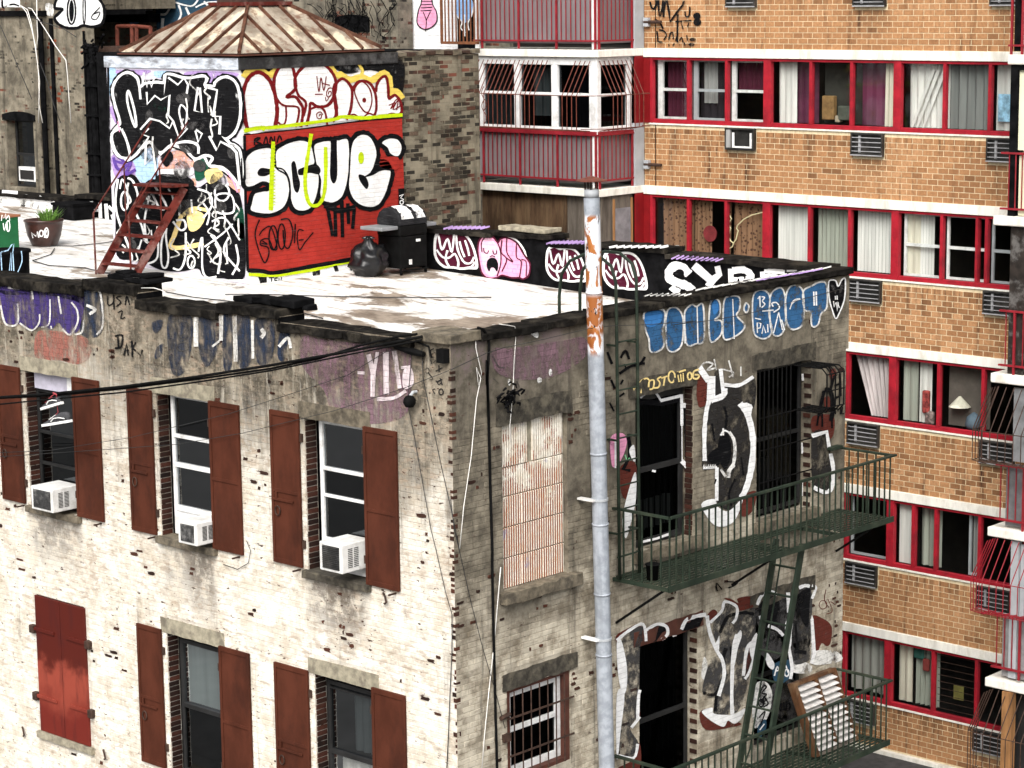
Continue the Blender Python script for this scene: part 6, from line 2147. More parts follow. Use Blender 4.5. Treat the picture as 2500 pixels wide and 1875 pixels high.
S_ = [(155, 1330), (190, 1270), (260, 1230), (350, 1218), (398, 1240), (405, 1300), (402, 1378), (470, 1400), (515, 1470), (527, 1560), (512, 1650), (470, 1722), (380, 1766), (280, 1766), (200, 1740), (207, 1680), (232, 1600), (300, 1578), (352, 1570), (362, 1525), (300, 1505), (220, 1542), (160, 1536), (150, 1430)]
C_ = [(408, 1250), (470, 1200), (560, 1165), (640, 1158), (700, 1190), (722, 1260), (735, 1340), (705, 1378), (640, 1392), (652, 1425), (700, 1420), (760, 1432), (770, 1500), (750, 1620), (700, 1722), (620, 1747), (560, 1720), (532, 1650), (527, 1560), (500, 1450), (420, 1395), (407, 1330)]
U_ = [(722, 1205), (780, 1170), (850, 1160), (870, 1175), (868, 1300), (866, 1450), (888, 1510), (912, 1440), (908, 1175), (930, 1155), (1008, 1150), (1022, 1300), (1012, 1450), (990, 1560), (950, 1640), (880, 1678), (800, 1660), (772, 1600), (780, 1500), (762, 1430), (738, 1340)]
E_ = [(1026, 1250), (1050, 1160), (1110, 1110), (1180, 1120), (1230, 1190), (1247, 1280), (1222, 1380), (1200, 1432), (1290, 1402), (1362, 1410), (1352, 1500), (1312, 1620), (1250, 1702), (1150, 1712), (1060, 1660), (1012, 1560), (1016, 1420)]
A_ = [(1282, 1180), (1340, 1142), (1420, 1150), (1456, 1210), (1440, 1280), (1400, 1296), (1352, 1270), (1328, 1222)]
g.put('thick_letter_outline', P_('black'), BK, 'A1', strokes=[(62, 'c', *q) for q in (S_, C_, U_, E_, A_)], layer=2)  # thick black outline paint behind the white bubble letters
g.put('bubble_lettering', P_('white'), BK, 'A1', fills=[S_, C_, U_, E_, A_], layer=3, label='big white bubble letters in thick black outline')
g.put('letter_outline', P_('black'), BK, 'A1', strokes=[(13, 'c', *q) for q in (S_, C_, U_, E_, A_)] + [
    (30, (830, 1670), (850, 1780), (880, 1950)), (30, (900, 1700), (905, 1955)), (32, (955, 1660), (962, 1960)), (30, (1005, 1680), (1012, 1850)), (30, (1060, 1720), (1045, 1890)), (40, (810, 1700), (940, 1740), (1070, 1710)),
    (11, (275, 1815), (240, 1925), (262, 2045), (300, 2145), (325, 2170), (352, 2105), (345, 2045), (285, 2025), (292, 1985), (350, 1975), (390, 2060), (420, 2040), (372, 1880), (310, 1895), (272, 1945)),
    (12, 'c', *ell(388, 1965, 34, 100)), (12, 'c', *ell(458, 1955, 30, 105)), (12, (452, 1815), (520, 1815), (552, 1925), (520, 2045), (482, 2025), (470, 1900)), (13, (572, 1850), (565, 2010)), (10, (300, 1990), (340, 2020), (290, 2010)),
    (10, (640, 1905), (600, 1900), (588, 1960), (605, 2065), (650, 2005), (720, 1920)), (10, (600, 1985), (640, 1980)),
    (16, (235, 1200), (240, 1150), (280, 1140), (250, 1170), (290, 1190), (240, 1205)), (12, (310, 1190), (330, 1130), (345, 1190)), (12, (360, 1180), (370, 1130), (395, 1180), (400, 1125)), (12, (420, 1180), (440, 1120), (460, 1160))],
    fills=[[(260, 1420), (292, 1388), (370, 1398), (402, 1408), (335, 1452), (272, 1452)], [(540, 1350), (570, 1338), (592, 1440), (612, 1520), (592, 1592), (560, 1560), (545, 1450)], [(1098, 1442), (1150, 1458), (1178, 1520), (1162, 1562), (1130, 1532), (1100, 1482)],
           ['straight', (1422, 1560), (1472, 1555), (1474, 1700), (1425, 1700)], [(595, 1405), (640, 1382), (735, 1355), (778, 1395), (765, 1440), (690, 1428), (640, 1445), (600, 1445)], [(1140, 1462), (1205, 1412), (1248, 1325), (1330, 1325), (1375, 1408), (1290, 1404), (1215, 1446)]], layer=4)
g.put('red_patch', P_('red'), BK, 'A1', fills=[[(1272, 1330), (1300, 1300), (1420, 1300), (1420, 1395), (1360, 1396), (1290, 1388), (1268, 1365)]], layer=5)
g.put('lime_drips', P_('lime'), BK, 'A1', strokes=[(34, 's', (388, 1170), (378, 1400), (368, 1738)), (30, (702, 1105), (680, 1250), (655, 1420), (655, 1570), (690, 1685), (760, 1692), (808, 1600), (822, 1400), (820, 1215))] + [(8, 's', (380, 1200 + i * 26), (405, 1198 + i * 26)) for i in range(20)], fills=[ell(1115, 1305, 24, 50)], layer=5)
g.put('small_lettering', P_('white'), BK, 'A1', strokes=[(9, 's', (1430, 1620), (1465, 1605), (1440, 1635), (1468, 1650)), (9, 'c', *ell(1450, 1672, 14, 16))], layer=5)

# ---- stair house, left face (A0 measure)
g = Paint('X', BX)
g.put('pale_patches', P_('pale_blue'), BK, 'A0', fills=[[(890, 700), (930, 620), (990, 600), (960, 720), (920, 800)], [(1105, 1300), (1280, 1230), (1300, 1480), (1160, 1500)], [(900, 560), (960, 570), (940, 640), (890, 640)], [(1280, 590), (1440, 590), (1400, 630), (1300, 640)]], layer=0)
g.put('lilac_patches', P_('lav'), BK, 'A0', fills=[[(1560, 590), (1960, 600), (1900, 660), (1780, 700), (1560, 660)], [(960, 580), (1240, 580), (1180, 620), (1000, 620)], [(925, 1290), (1000, 1270), (1100, 1330), (1120, 1440), (980, 1480), (935, 1400)], [(960, 870), (1000, 980), (960, 1020), (910, 900)]], layer=0)
g.put('peach_patches', P_('peach'), BK, 'A0', fills=[[(1345, 1290), (1520, 1235), (1600, 1300), (1605, 1380), (1335, 1400)], [(1560, 1540), (1625, 1500), (1640, 1900), (1565, 1920)], [(1880, 1400), (1960, 1480), (1985, 1590), (1900, 1540)]], layer=0)
g.put('green_patches', P_('green'), BK, 'A0', fills=[[(1620, 1320), (1720, 1320), (1710, 1450), (1625, 1490)], [(1950, 1750), (2015, 1730), (2020, 1980), (1955, 1900)], [(1240, 860), (1340, 830), (1390, 960), (1330, 1000), (1240, 960)]], layer=2)
g.put('yellow_patches', P_('cream'), BK, 'A0', fills=[[(1700, 1420), (1800, 1390), (1850, 1450), (1740, 1520)], [(1560, 1730), (1700, 1780), (1650, 1890), (1570, 1900)]], strokes=[(36, (1510, 1770), (1450, 1940), (1420, 2040), (1560, 2040), (1690, 2010)), (30, (1520, 1780), (1600, 1720), (1730, 1740))], layer=3)
blk = [(950, 740), (990, 650), (1060, 610), (1130, 650), (1158, 730), (1210, 700), (1300, 690), (1375, 690), (1390, 620), (1540, 655), (1700, 640), (1690, 710), (1780, 720), (1800, 680), (1870, 645), (1945, 685), (1980, 800), (1983, 950), (1950, 1070), (1880, 1135), (1840, 1125), (1900, 1190), (1985, 1260), (1990, 1500), (1900, 1420), (1800, 1365), (1740, 1355), (1700, 1285), (1620, 1300), (1540, 1225), (1420, 1190), (1330, 1250), (1240, 1160), (1100, 1290), (1040, 1305), (975, 1250), (942, 1130), (980, 1060), (1010, 1010), (965, 850)]
low = [(950, 1560), (985, 1470), (1050, 1440), (1120, 1450), (1180, 1520), (1260, 1480), (1400, 1500), (1560, 1500), (1640, 1550), (1730, 1500), (1820, 1500), (1930, 1560), (2005, 1680), (2030, 2280), (1850, 2300), (1690, 2285), (1640, 2220), (1500, 2245), (1330, 2230), (1200, 2170), (1100, 2150), (970, 2110), (960, 1800)]
g.put('letter_edge', P_('black'), BK, 'A0', strokes=[(78, 'c', *blk)], layer=1)
g.put('letter_white', P_('white'), BK, 'A0', strokes=[(46, 'c', *blk)], fills=[[(1345, 1400), (1580, 1400), (1580, 1450), (1345, 1450)], [(960, 2100), (1300, 2230), (1500, 2270), (1700, 2310), (2040, 2310), (2040, 2340), (960, 2180)]], layer=3)
g.put('black_lettering', P_('black'), BK, 'A0', fills=[blk, low], layer=2, label='tangled black letters edged in white')
g.put('black_core', P_('black_worn'), BK, 'A0', fills=[blk], layer=4)
g.put('white_line_work', P_('white'), BK, 'A0', strokes=[
    (19, 'c', (1072, 750), (1062, 840), (1112, 1020), (1135, 1035), (1118, 900)), (17, (1160, 700), (1172, 820)), (16, 's', (1200, 600), (1185, 720), (1205, 640), (1225, 720), (1240, 640), (1262, 720), (1285, 640)),
    (16, 's', (1222, 760), (1228, 860), (1290, 790), (1340, 825), (1412, 785), (1400, 950), (1442, 1000), (1412, 1060), (1330, 1000), (1250, 980), (1170, 1070)), (17, 's', (1380, 610), (1365, 790), (1380, 610)),
    (17, 's', (1400, 640), (1480, 700), (1530, 645), (1565, 700), (1552, 780)), (16, 's', (1645, 720), (1618, 915), (1680, 930), (1662, 725)), (14, 'c', (1505, 868), (1492, 940), (1535, 1060), (1555, 950), (1545, 900)),
    (16, 's', (1630, 1070), (1680, 1105), (1650, 1175), (1625, 1080)), (19, 's', (1700, 715), (1805, 745), (1790, 850), (1772, 960), (1832, 962), (1825, 1110)),
    (20, 's', (1738, 1125), (1800, 1240), (1832, 1170), (1925, 1215), (1965, 1262), (1992, 1530)), (22, (1330, 1280), (1420, 1205), (1540, 1170), (1640, 1195), (1650, 1270)),
    (22, (1610, 1330), (1700, 1285), (1765, 1305), (1740, 1370), (1850, 1385), (1950, 1480), (1985, 1560)), (20, (1010, 1060), (940, 1100), (935, 1200), (990, 1290), (1080, 1295), (1060, 1170), (1015, 1065)),
    (16, 's', (1110, 1300), (1210, 1180), (1240, 1130), (1190, 1110), (1240, 1060)), (19, 's', (1215, 1180), (1210, 1360), (1280, 1280), (1300, 1420)), (16, 's', (1440, 1000), (1490, 1140), (1560, 1060)),
    (17, (985, 1480), (965, 1640), (985, 1800), (1100, 2120), (1050, 2160)), (16, 'c', *ell(1040, 1660, 30, 75)), (17, (1065, 1470), (1110, 1500), (1150, 1620), (1130, 1740), (1180, 1860), (1225, 2010), (1205, 1830), (1245, 1620)),
    (17, (1260, 1580), (1330, 1720), (1385, 1700), (1290, 1540)), (17, (1310, 1870), (1312, 2120), (1230, 2180)), (16, 'c', (1385, 1885), (1345, 2000), (1345, 2180), (1382, 2210), (1402, 2120), (1382, 1960)),
    (17, (1440, 1830), (1500, 1900), (1545, 1880), (1530, 1820), (1465, 1820)), (17, (1545, 1920), (1542, 2120), (1500, 2225), (1440, 2215)), (14, 'c', *ell(1590, 2165, 30, 52)), (16, (1650, 2080), (1682, 1960), (1682, 2210), (1722, 2292), (1800, 2285)),
    (17, (1752, 1940), (1832, 2070), (1812, 2262)), (16, (1902, 1960), (1862, 2080), (1992, 2240)), (16, (1800, 1750), (1850, 1765), (1942, 1745), (1922, 1612), (1802, 1612), (1792, 1720)), (14, (1760, 1830), (1870, 1805), (1992, 1985)),
    (14, (1932, 1850), (1850, 1930), (1700, 2040)), (16, 'c', *ell(1845, 1590, 60, 70)), (17, (1640, 1560), (1740, 1600), (1760, 1700), (1690, 1800)), (14, (1480, 1590), (1500, 1700), (1490, 1780)), (14, (1400, 1560), (1440, 1640), (1430, 1760)),
    (14, (1000, 1560), (1020, 1480), (1060, 1560)), (14, (1880, 2000), (1890, 2180)), (16, (1960, 2020), (1980, 2160), (1930, 2270)), (13, (1260, 1900), (1270, 2050)), (14, (1180, 1980), (1150, 2080)), (13, (1590, 1650), (1600, 1760)), (14, (1690, 1680), (1740, 1760), (1720, 1860))], layer=5)
random.seed(77)
thin_ = []
for i in range(42):
    x, y = random.uniform(985, 1980), random.uniform(1590, 2230)
    if i > 30:
        x, y = random.uniform(1000, 1950), random.uniform(700, 1250)
    h_ = random.uniform(40, 110)
    thin_.append((random.choice((9, 12, 14)), (x, y - h_), (x + random.uniform(-35, 35), y - h_ * .3), (x + random.uniform(-30, 40), y + h_ * .4), (x + random.uniform(-40, 40), y + h_ * .7)))
g.put('white_scribble', P_('white_worn'), BK, 'A0', strokes=thin_, layer=6)
g.put('grey_overspray', P_('grey'), BK, 'A0', fills=[ell(random.uniform(960, 1960), random.uniform(720, 2150), random.uniform(30, 80), random.uniform(30, 90)) for i in range(14)], layer=4)
g.put('black_drips', P_('black_worn'), BK, 'A0', fills=[[(1310, 1450), (1420, 1440), (1560, 1460), (1600, 1540), (1300, 1560)], [(1330, 1285), (1400, 1240), (1440, 1300), (1380, 1380)]], strokes=[(16, (900, 560), (905, 900), (915, 1400)), (14, 's', (1290, 1250), (1300, 1480))], layer=3)
g.put('purple_squiggle', P_('purple'), BK, 'A0', strokes=[(26, (945, 1300), (970, 1380), (1010, 1400), (1090, 1345), (1050, 1440), (1130, 1400)), (22, (960, 1330), (1040, 1350), (1000, 1300))], layer=4)
g.put('pink_squiggle', P_('pink'), BK, 'A0', strokes=[(12, (1880, 1410), (1940, 1500), (1975, 1590)), (10, (985, 1000), (1000, 1090))], layer=6)

# ---- back parapet: row of dark red and white letters, a pink face, big white letters
g = Paint('X', 7.995)
M1 = [(42, 420), (90, 378), (150, 400), (200, 392), (275, 400), (335, 450), (382, 560), (400, 690), (330, 702), (250, 705), (200, 695), (120, 690), (60, 640), (32, 560)]


def shift(pts, dx, dy, s=1.0, cx_=40, cy_=380):
    return [(cx_ + (x - cx_) * s + dx, cy_ + (y - cy_) * s + dy) for x, y in pts]


PK = [(400, 560), (410, 470), (450, 424), (520, 430), (565, 478), (590, 450), (640, 440), (720, 480), (770, 560), (800, 605), (832, 660), (822, 750), (775, 782), (740, 772), (680, 772), (600, 752), (560, 772), (480, 772), (430, 722)]
reps = ((0, 0, 1.0), (925, 128, .93), (1395, 165, 1.02))
g.put('white_lettering', P_('white'), TEN, 'B2', fills=[shift(M1, dx, dy, s) for dx, dy, s in reps], layer=1, label='white edged dark red letters on the black parapet')
core = [(218 + (x - 218) * .88, 545 + (y - 545) * .88) for x, y in M1]
g.put('dark_red_fill', P_('dkmaroon'), TEN, 'B2', fills=[shift(core, dx, dy, s) for dx, dy, s in reps], layer=2)
wl = ([(75, 420), (105, 540), (150, 450), (185, 560), (205, 410)], [(150, 545), (135, 620), (170, 690)], [(60, 540), (110, 600), (165, 605), (210, 575), (240, 640), (235, 690)], [(250, 470), (268, 540), (292, 600)], [(295, 462), (318, 530), (330, 590)], [(222, 420), (235, 540), (285, 640), (340, 650), (370, 600)], [(300, 690), (350, 680), (375, 640)])
g.put('white_line_work', P_('white'), TEN, 'B2', strokes=[(17, *shift(q, dx, dy, s)) for dx, dy, s in reps for q in wl], layer=3)
g.put('pink_figure', P_('pink'), TEN, 'B2', fills=[PK], layer=1, label='pink sleeping faced blob letters')
g.put('pink_highlight', P_('ltpink'), TEN, 'B2', fills=[[(420, 560), (430, 480), (480, 445), (540, 480), (585, 560), (580, 700), (520, 760), (460, 720)]], layer=2)
g.put('white_halo', P_('white'), TEN, 'B2', strokes=[(14, (640, 436), (720, 462), (780, 540), (800, 600))], layer=2)
g.put('figure_outline', P_('dkmaroon'), TEN, 'B2', strokes=[(14, 'c', *PK), (10, (435, 560), (432, 480), (480, 425), (545, 455), (585, 540), (590, 650), (560, 760)), (9, (448, 525), (455, 560), (480, 568), (490, 545)), (9, (525, 545), (535, 575), (555, 570), (556, 545)),
    (10, (600, 460), (595, 560), (640, 620), (600, 720)), (10, (640, 445), (640, 560), (690, 640), (640, 610)), (10, (720, 485), (720, 600), (760, 640), (745, 770)), (9, (760, 620), (800, 640), (800, 760)), (8, (500, 600), (520, 590), (545, 600))], layer=3)
g.put('figure_mouth', P_('black'), TEN, 'B2', fills=[[(475, 680), (480, 630), (515, 605), (555, 620), (570, 670), (560, 720), (535, 690), (510, 690), (495, 720)]], layer=4)
g.put('big_white_lettering', P_('white'), TEN, 'E7', strokes=[
    (92, (540, 960), (470, 890), (390, 870), (325, 930), (340, 1010), (430, 1050), (530, 1090), (580, 1150)), (72, (350, 1090), (390, 1130), (440, 1150)),
    (80, 's', (590, 862), (640, 905), (760, 1010)), (70, 's', (840, 870), (860, 960), (800, 1010), (740, 1090)), (60, 's', (985, 900), (985, 1060)), (70, (1000, 920), (1120, 910), (1200, 970), (1140, 1020), (1010, 1020)),
    (52, 's', (1320, 930), (1330, 1010)), (46, (1340, 925), (1480, 925), (1560, 935)), (40, (1350, 975), (1520, 965)), (40, (1580, 930), (1690, 928))], layer=1, label='big white block letters on the black parapet')
g.put('lettering_slit', P_('black'), TEN, 'E7', fills=[ell(440, 945, 48, 42), ell(1135, 985, 9, 26), ell(1068, 1030, 12, 30)], layer=3)
# the far left run of parapet
g.put('white_lettering', P_('white'), TEN, 'B0', strokes=[
    (40, (0, 100), (60, 90), (100, 150), (40, 210), (0, 190)), (34, (110, 90), (160, 120), (230, 100), (230, 190), (150, 210)), (34, (250, 110), (300, 130), (290, 210)), (36, (350, 100), (330, 150), (420, 160), (400, 220)), (34, (440, 140), (480, 230)), (28, (20, 60), (150, 70)),
    (30, 's', (760, 140), (770, 290)), (30, 's', (830, 150), (835, 280)), (24, 's', (770, 215), (830, 215)), (30, 's', (880, 160), (890, 300)), (26, (900, 180), (940, 220)), (26, (930, 250), (945, 300))], layer=1)
g.put('white_lettering', P_('white_worn'), TEN, 'B0', fills=[['straight', (0, 85), (280, 110), (480, 150), (500, 230), (300, 235), (0, 225)]], layer=0)
# streaks on top of the copings
gz_ = Paint('Z', .19)
for (c_, st, z_) in (('B2', [(14, (110 + i * 38, 372), (190 + i * 38, 350)) for i in range(9)], .192), ('B2', [(14, (960 + i * 36, 495), (1040 + i * 36, 470)) for i in range(9)], .132), ('E7', [(16, (345 + i * 52, 800 + i * 3), (430 + i * 52, 760 + i * 4)) for i in range(10)], .112)):
    gz_.at = z_
    gz_.put('pale_streaks', MAT['p_lav'], TEN, c_, strokes=st, layer=-1)
gz_.at = .182
gz_.put('white_streaks', P_('white'), TEN, 'B2', strokes=[(18, (1480 + i * 60, 525), (1550 + i * 60, 512)) for i in range(8)], layer=-1)
gz_.at = .115
gz_.put('white_streaks', P_('white_worn'), TEN, 'E7', strokes=[(16, (600 + i * 95, 1135 - i * 16), (720 + i * 95, 1105 - i * 16)) for i in range(15)] + [(14, (60 + i * 60, 1195), (140 + i * 60, 1170)) for i in range(8)], layer=-1)
gz_.put('pale_streaks', MAT['p_lav'], TEN, 'E7', strokes=[(14, (1250 + i * 75, 1035 - i * 13), (1360 + i * 75, 1010 - i * 13)) for i in range(9)], layer=0)

# ---- fire escape facade: blue letters under the roof edge (E1 measure)
g = Paint('Y', 0.0)
BL = [[(605, 800), (640, 768), (740, 765), (747, 850), (732, 900), (742, 1000), (700, 1045), (650, 1042), (640, 960), (618, 900)], [(757, 800), (790, 748), (840, 760), (872, 830), (866, 980), (830, 1037), (780, 1042), (757, 980)], [(882, 780), (930, 728), (960, 742), (1000, 722), (1012, 800), (1010, 970), (960, 992), (900, 1002), (884, 900)], [(1046, 800), (1060, 702), (1090, 687), (1120, 722), (1116, 800), (1085, 832), (1130, 842), (1126, 930), (1062, 982), (1046, 900)], [(1148, 700), (1190, 672), (1250, 680), (1252, 760), (1232, 802), (1287, 870), (1240, 932), (1150, 962), (1140, 850)], [(1282, 760), (1295, 718), (1315, 740), (1300, 782)], [(1340, 710), (1362, 642), (1420, 632), (1457, 680), (1452, 800), (1472, 900), (1440, 952), (1382, 952), (1346, 900)], [(1457, 690), (1490, 628), (1540, 620), (1562, 700), (1562, 860), (1530, 932), (1482, 932), (1460, 860)], [(1562, 690), (1590, 612), (1640, 600), (1682, 650), (1684, 840), (1640, 892), (1592, 887), (1565, 820)], [(1682, 640), (1740, 602), (1790, 577), (1837, 592), (1842, 740), (1802, 790), (1782, 862), (1740, 872), (1732, 780), (1690, 760)]]
g.put('blue_lettering', P_('blue'), TEN, 'E1', fills=BL, layer=1, label='faded blue bubble letters with white edges')
g.put('blue_highlight', P_('blue_lt'), TEN, 'E1', fills=[[(1070, 720), (1100, 700), (1112, 760), (1080, 800)], [(1600, 800), (1660, 790), (1660, 860), (1610, 875)], [(1760, 620), (1830, 610), (1830, 680), (1770, 700)], [(615, 790), (720, 775), (720, 850), (630, 880)]], layer=2)
g.put('letter_edge', P_('white_worn'), TEN, 'E1', strokes=[(11, 'c', *q) for q in BL], layer=3)
g.put('small_lettering', P_('white'), TEN, 'E1', strokes=[(8, 's', (1375, 690), (1388, 670), (1390, 745)), (8, (1400, 675), (1420, 680), (1405, 705), (1422, 725), (1400, 748)), (8, 's', (1372, 920), (1370, 850), (1395, 855), (1390, 885), (1372, 888)), (8, 's', (1402, 925), (1412, 870), (1428, 920)), (8, 's', (1440, 860), (1442, 915)),
    (8, (1405, 772), (1480, 765)), (7, (1355, 820), (1395, 828)), (9, (1480, 745), (1470, 720), (1500, 715), (1520, 750), (1480, 780)), (8, (1515, 780), (1480, 920)), (8, (1515, 780), (1540, 900)), (8, (1535, 830), (1555, 900)), (8, (1600, 720), (1625, 695), (1660, 690), (1610, 715), (1590, 760)), (10, 's', (1752, 640), (1755, 735)), (10, 's', (1768, 640), (1770, 735)), (8, (880, 800), (882, 990)), (8, (965, 740), (970, 990)), (8, 's', (1205, 690), (1215, 960))], layer=4)
HT = [(1855, 580), (1880, 562), (1905, 570), (1920, 605), (1945, 560), (1968, 560), (1962, 690), (1925, 790), (1902, 822), (1880, 765), (1860, 690)]
g.put('black_emblem', P_('black'), TEN, 'E1', fills=[HT], layer=1)
g.put('emblem_lines', P_('white'), TEN, 'E1', strokes=[(9, 'c', *HT), (8, 's', (1900, 670), (1901, 695)), (8, 's', (1912, 668), (1912, 695)), (8, 's', (1888, 705), (1892, 745), (1905, 712), (1912, 770), (1918, 710), (1926, 750))], layer=2)
g.put('emblem_ears', P_('grey'), TEN, 'E1', fills=[[(1868, 600), (1890, 600), (1905, 640), (1898, 655)], [(1925, 640), (1945, 580), (1955, 600), (1935, 650)]], layer=3)
# yellow scrawl on the dark lintel
g.put('yellow_lettering', P_('cream'), TEN, 'E1', strokes=[
    (10, 's', (535, 1290), (545, 1330), (548, 1290), (560, 1325), (562, 1280)), (11, (585, 1325), (580, 1250), (620, 1225), (640, 1240)), (11, (635, 1285), (640, 1245), (670, 1240), (665, 1290), (640, 1300)), (11, (720, 1215), (695, 1230), (710, 1255), (700, 1285), (670, 1290)), (11, 's', (720, 1225), (760, 1210)), (11, 's', (745, 1215), (735, 1275)), (11, 'c', *ell(790, 1215, 22, 38)), (11, 's', (815, 1190), (885, 1168)), (9, 's', (832, 1200), (840, 1250)), (9, 's', (850, 1195), (855, 1250)), (9, 's', (868, 1190), (870, 1245)),
    (11, 'c', *ell(912, 1210, 14, 24)), (12, (975, 1165), (940, 1180), (935, 1220), (962, 1228), (975, 1205), (945, 1200))], layer=6)
g.put('scrawl_haze', P_('white_worn'), TEN, 'C3', strokes=[(14, (350, 190), (400, 120), (470, 130), (420, 180), (500, 160)), (12, (480, 90), (500, 180)), (12, 's', (600, 100), (640, 250)), (12, (530, 170), (640, 200), (600, 240)), (10, 's', (700, 150), (700, 230))], layer=1)
g.put('black_ladder_tag', P_('black'), TEN, 'C2', strokes=[(20, (1330, 130), (1290, 30)), (22, (1400, 80), (1440, 20), (1470, 90)), (22, (1390, 210), (1480, 150), (1560, 130), (1600, 70)), (20, (1500, 130), (1600, 125)), (18, (1320, 260), (1350, 330)), (18, (1400, 300), (1420, 260)), (16, (1390, 400), (1430, 370)), (16, (1310, 450), (1345, 520)), (14, (1450, 180), (1430, 130))], layer=1)
# big grey, white and brown piece, upper storey (C3 and C2 measures)
D_ = [(400, 600), (440, 440), (560, 405), (680, 430), (765, 545), (803, 740), (793, 950), (752, 1120), (702, 1235), (620, 1335), (520, 1300), (500, 1200), (498, 995), (385, 1000), (385, 800)]
g.put('brown_patches', P_('brown'), TEN, 'C3', fills=[[(340, 240), (390, 215), (432, 225), (432, 430), (350, 480)], [(700, 1235), (825, 1180), (805, 1330), (735, 1392), (680, 1350)], [(1290, 570), (1400, 545), (1472, 570), (1470, 700), (1432, 752), (1380, 690), (1290, 690)], [(1430, 200), (1470, 165), (1490, 210), (1450, 270)]], layer=1)
g.put('dark_letter_body', P_('darkgrey'), TEN, 'C3', fills=[D_, [(1290, 720), (1405, 695), (1430, 830), (1460, 1000), (1450, 1140), (1380, 1182), (1295, 1150)], [(575, 320), (680, 310), (815, 250), (815, 460), (760, 520), (680, 420), (575, 400)], [(480, 210), (540, 190), (545, 395), (480, 420)]], layer=2, label='huge worn black and white letters behind the upper fire escape')
g.put('white_letter_edge', P_('white'), TEN, 'C3', strokes=[
    (58, 's', (355, 160), (432, 270)), (72, 's', (455, 230), (450, 425)), (30, 's', (530, 170), (555, 395)), (35, (440, 420), (412, 520), (396, 700), (398, 930)), (28, 's', (500, 985), (498, 1260)), (22, 's', (385, 990), (500, 982)),
    (50, (690, 455), (755, 550), (797, 740), (790, 950), (752, 1125), (705, 1235)), (30, (560, 300), (680, 305), (800, 235)), (50, (560, 330), (550, 390), (450, 430)), (35, 's', (1285, 725), (1408, 690), (1428, 820)), (32, (1440, 870), (1462, 1000), (1455, 1140), (1400, 1190), (1300, 1150)),
    (15, (530, 720), (560, 680), (610, 700)), (42, (700, 470), (770, 480), (760, 540))], fills=[[(370, 1290), (480, 1245), (510, 1310), (600, 1345), (715, 1240), (650, 1420), (545, 1475), (455, 1440)]], layer=3)
g.put('black_letter_core', P_('black'), TEN, 'C3', fills=[[(522, 740), (570, 700), (605, 740), (622, 860), (600, 950), (562, 1000), (520, 930), (505, 850)], [(430, 880), (520, 820), (520, 960), (440, 940)]], strokes=[(20, (560, 480), (580, 560), (570, 660)), (16, (650, 1080), (600, 1200), (620, 1300)), (14, (700, 900), (720, 1050)), (14, (500, 1060), (480, 1120)), (14, (440, 470), (410, 620), (400, 760)), (14, (460, 620), (480, 760))], layer=3)
g.put('white_teeth', P_('white_worn'), TEN, 'C3', strokes=[(26, (600, 690), (640, 760), (648, 870), (630, 980)), (34, (640, 960), (600, 1010), (590, 1070)), (16, (550, 660), (550, 720)), (20, (530, 1000), (570, 1060))] + [(10, 's', (395 + i * 18, 960), (385 + i * 18, 990)) for i in range(6)], layer=4)
g.put('figure_tag', P_('black'), TEN, 'C3', strokes=[(36, (1390, 340), (1440, 360), (1460, 480), (1440, 600)), (20, 's', (1440, 330), (1470, 230), (1515, 210), (1520, 390), (1480, 410)), (16, 's', (1470, 310), (1520, 290)), (30, (1385, 350), (1360, 460), (1340, 560)), (16, (1340, 540), (1325, 640)), (16, (1370, 540), (1370, 650)), (16, (1450, 580), (1450, 660)), (12, 's', (1478, 545), (1478, 490), (1500, 520), (1520, 490), (1520, 545)), (12, 's', (1535, 480), (1530, 540), (1550, 540)), (12, (1420, 150), (1440, 180), (1430, 200))], layer=4)
g.put('figure_face', P_('brown'), TEN, 'C3', fills=[[(1385, 410), (1425, 400), (1435, 470), (1415, 530), (1390, 490)]], layer=5)
g.put('pink_figure', P_('pink'), TEN, 'C2', fills=[[(1318, 740), (1400, 700), (1450, 740), (1442, 830), (1400, 930), (1345, 985), (1322, 930)]], layer=1)
g.put('brown_patches', P_('brown'), TEN, 'C2', fills=[[(1390, 1000), (1480, 930), (1525, 960), (1530, 1045), (1470, 1240), (1410, 1205)], [(2035, 330), (2120, 250), (2110, 440), (2040, 450)]], layer=1)
g.put('white_letter_edge', P_('white'), TEN, 'C2', fills=[[(1500, 1060), (1528, 1045), (1525, 1250), (1490, 1420), (1445, 1570), (1415, 1480), (1425, 1330)], [(1470, 840), (1510, 800), (1520, 930), (1490, 910)]], strokes=[(16, 's', (1355, 760), (1355, 990))], layer=2)
g.put('black_letter_core', P_('black'), TEN, 'C2', strokes=[(30, 's', (1460, 730), (1475, 800), (1470, 900), (1420, 1000), (1480, 1010))], layer=2)
g.put('green_highlight', P_('ltgreen'), TEN, 'C2', strokes=[(10, 's', (1435, 880), (1450, 930), (1470, 905))], layer=3)
g2 = Paint('Y', .125)
g2.put('white_letter_edge', P_('white'), TEN, 'C2', strokes=[(26, 's', (1560, 405), (1610, 370), (1690, 365), (1735, 432), (1900, 392)), (22, 's', (1904, 380), (1906, 640)), (40, 's', (1905, 470), (1950, 475)), (8, 's', (1906, 640), (1908, 930)), (34, 's', (1905, 930), (1955, 990)), (22, 's', (1580, 1600), (1700, 1572), (1800, 1535)), (18, 's', (1660, 1012), (1690, 1018))], layer=1)
g2.put('black_letter_core', P_('black'), TEN, 'C2', strokes=[(44, 's', (1560, 440), (1740, 455), (1890, 420)), (40, 's', (1945, 500), (1950, 900))], layer=0)
g2 = Paint('Y', .145)
g2.put('white_letter_edge', P_('white'), TEN, 'C3', strokes=[(26, 's', (1214, 780), (1214, 870)), (22, 's', (1216, 1110), (1216, 1220)), (20, 's', (1214, 210), (1214, 270))], layer=1)
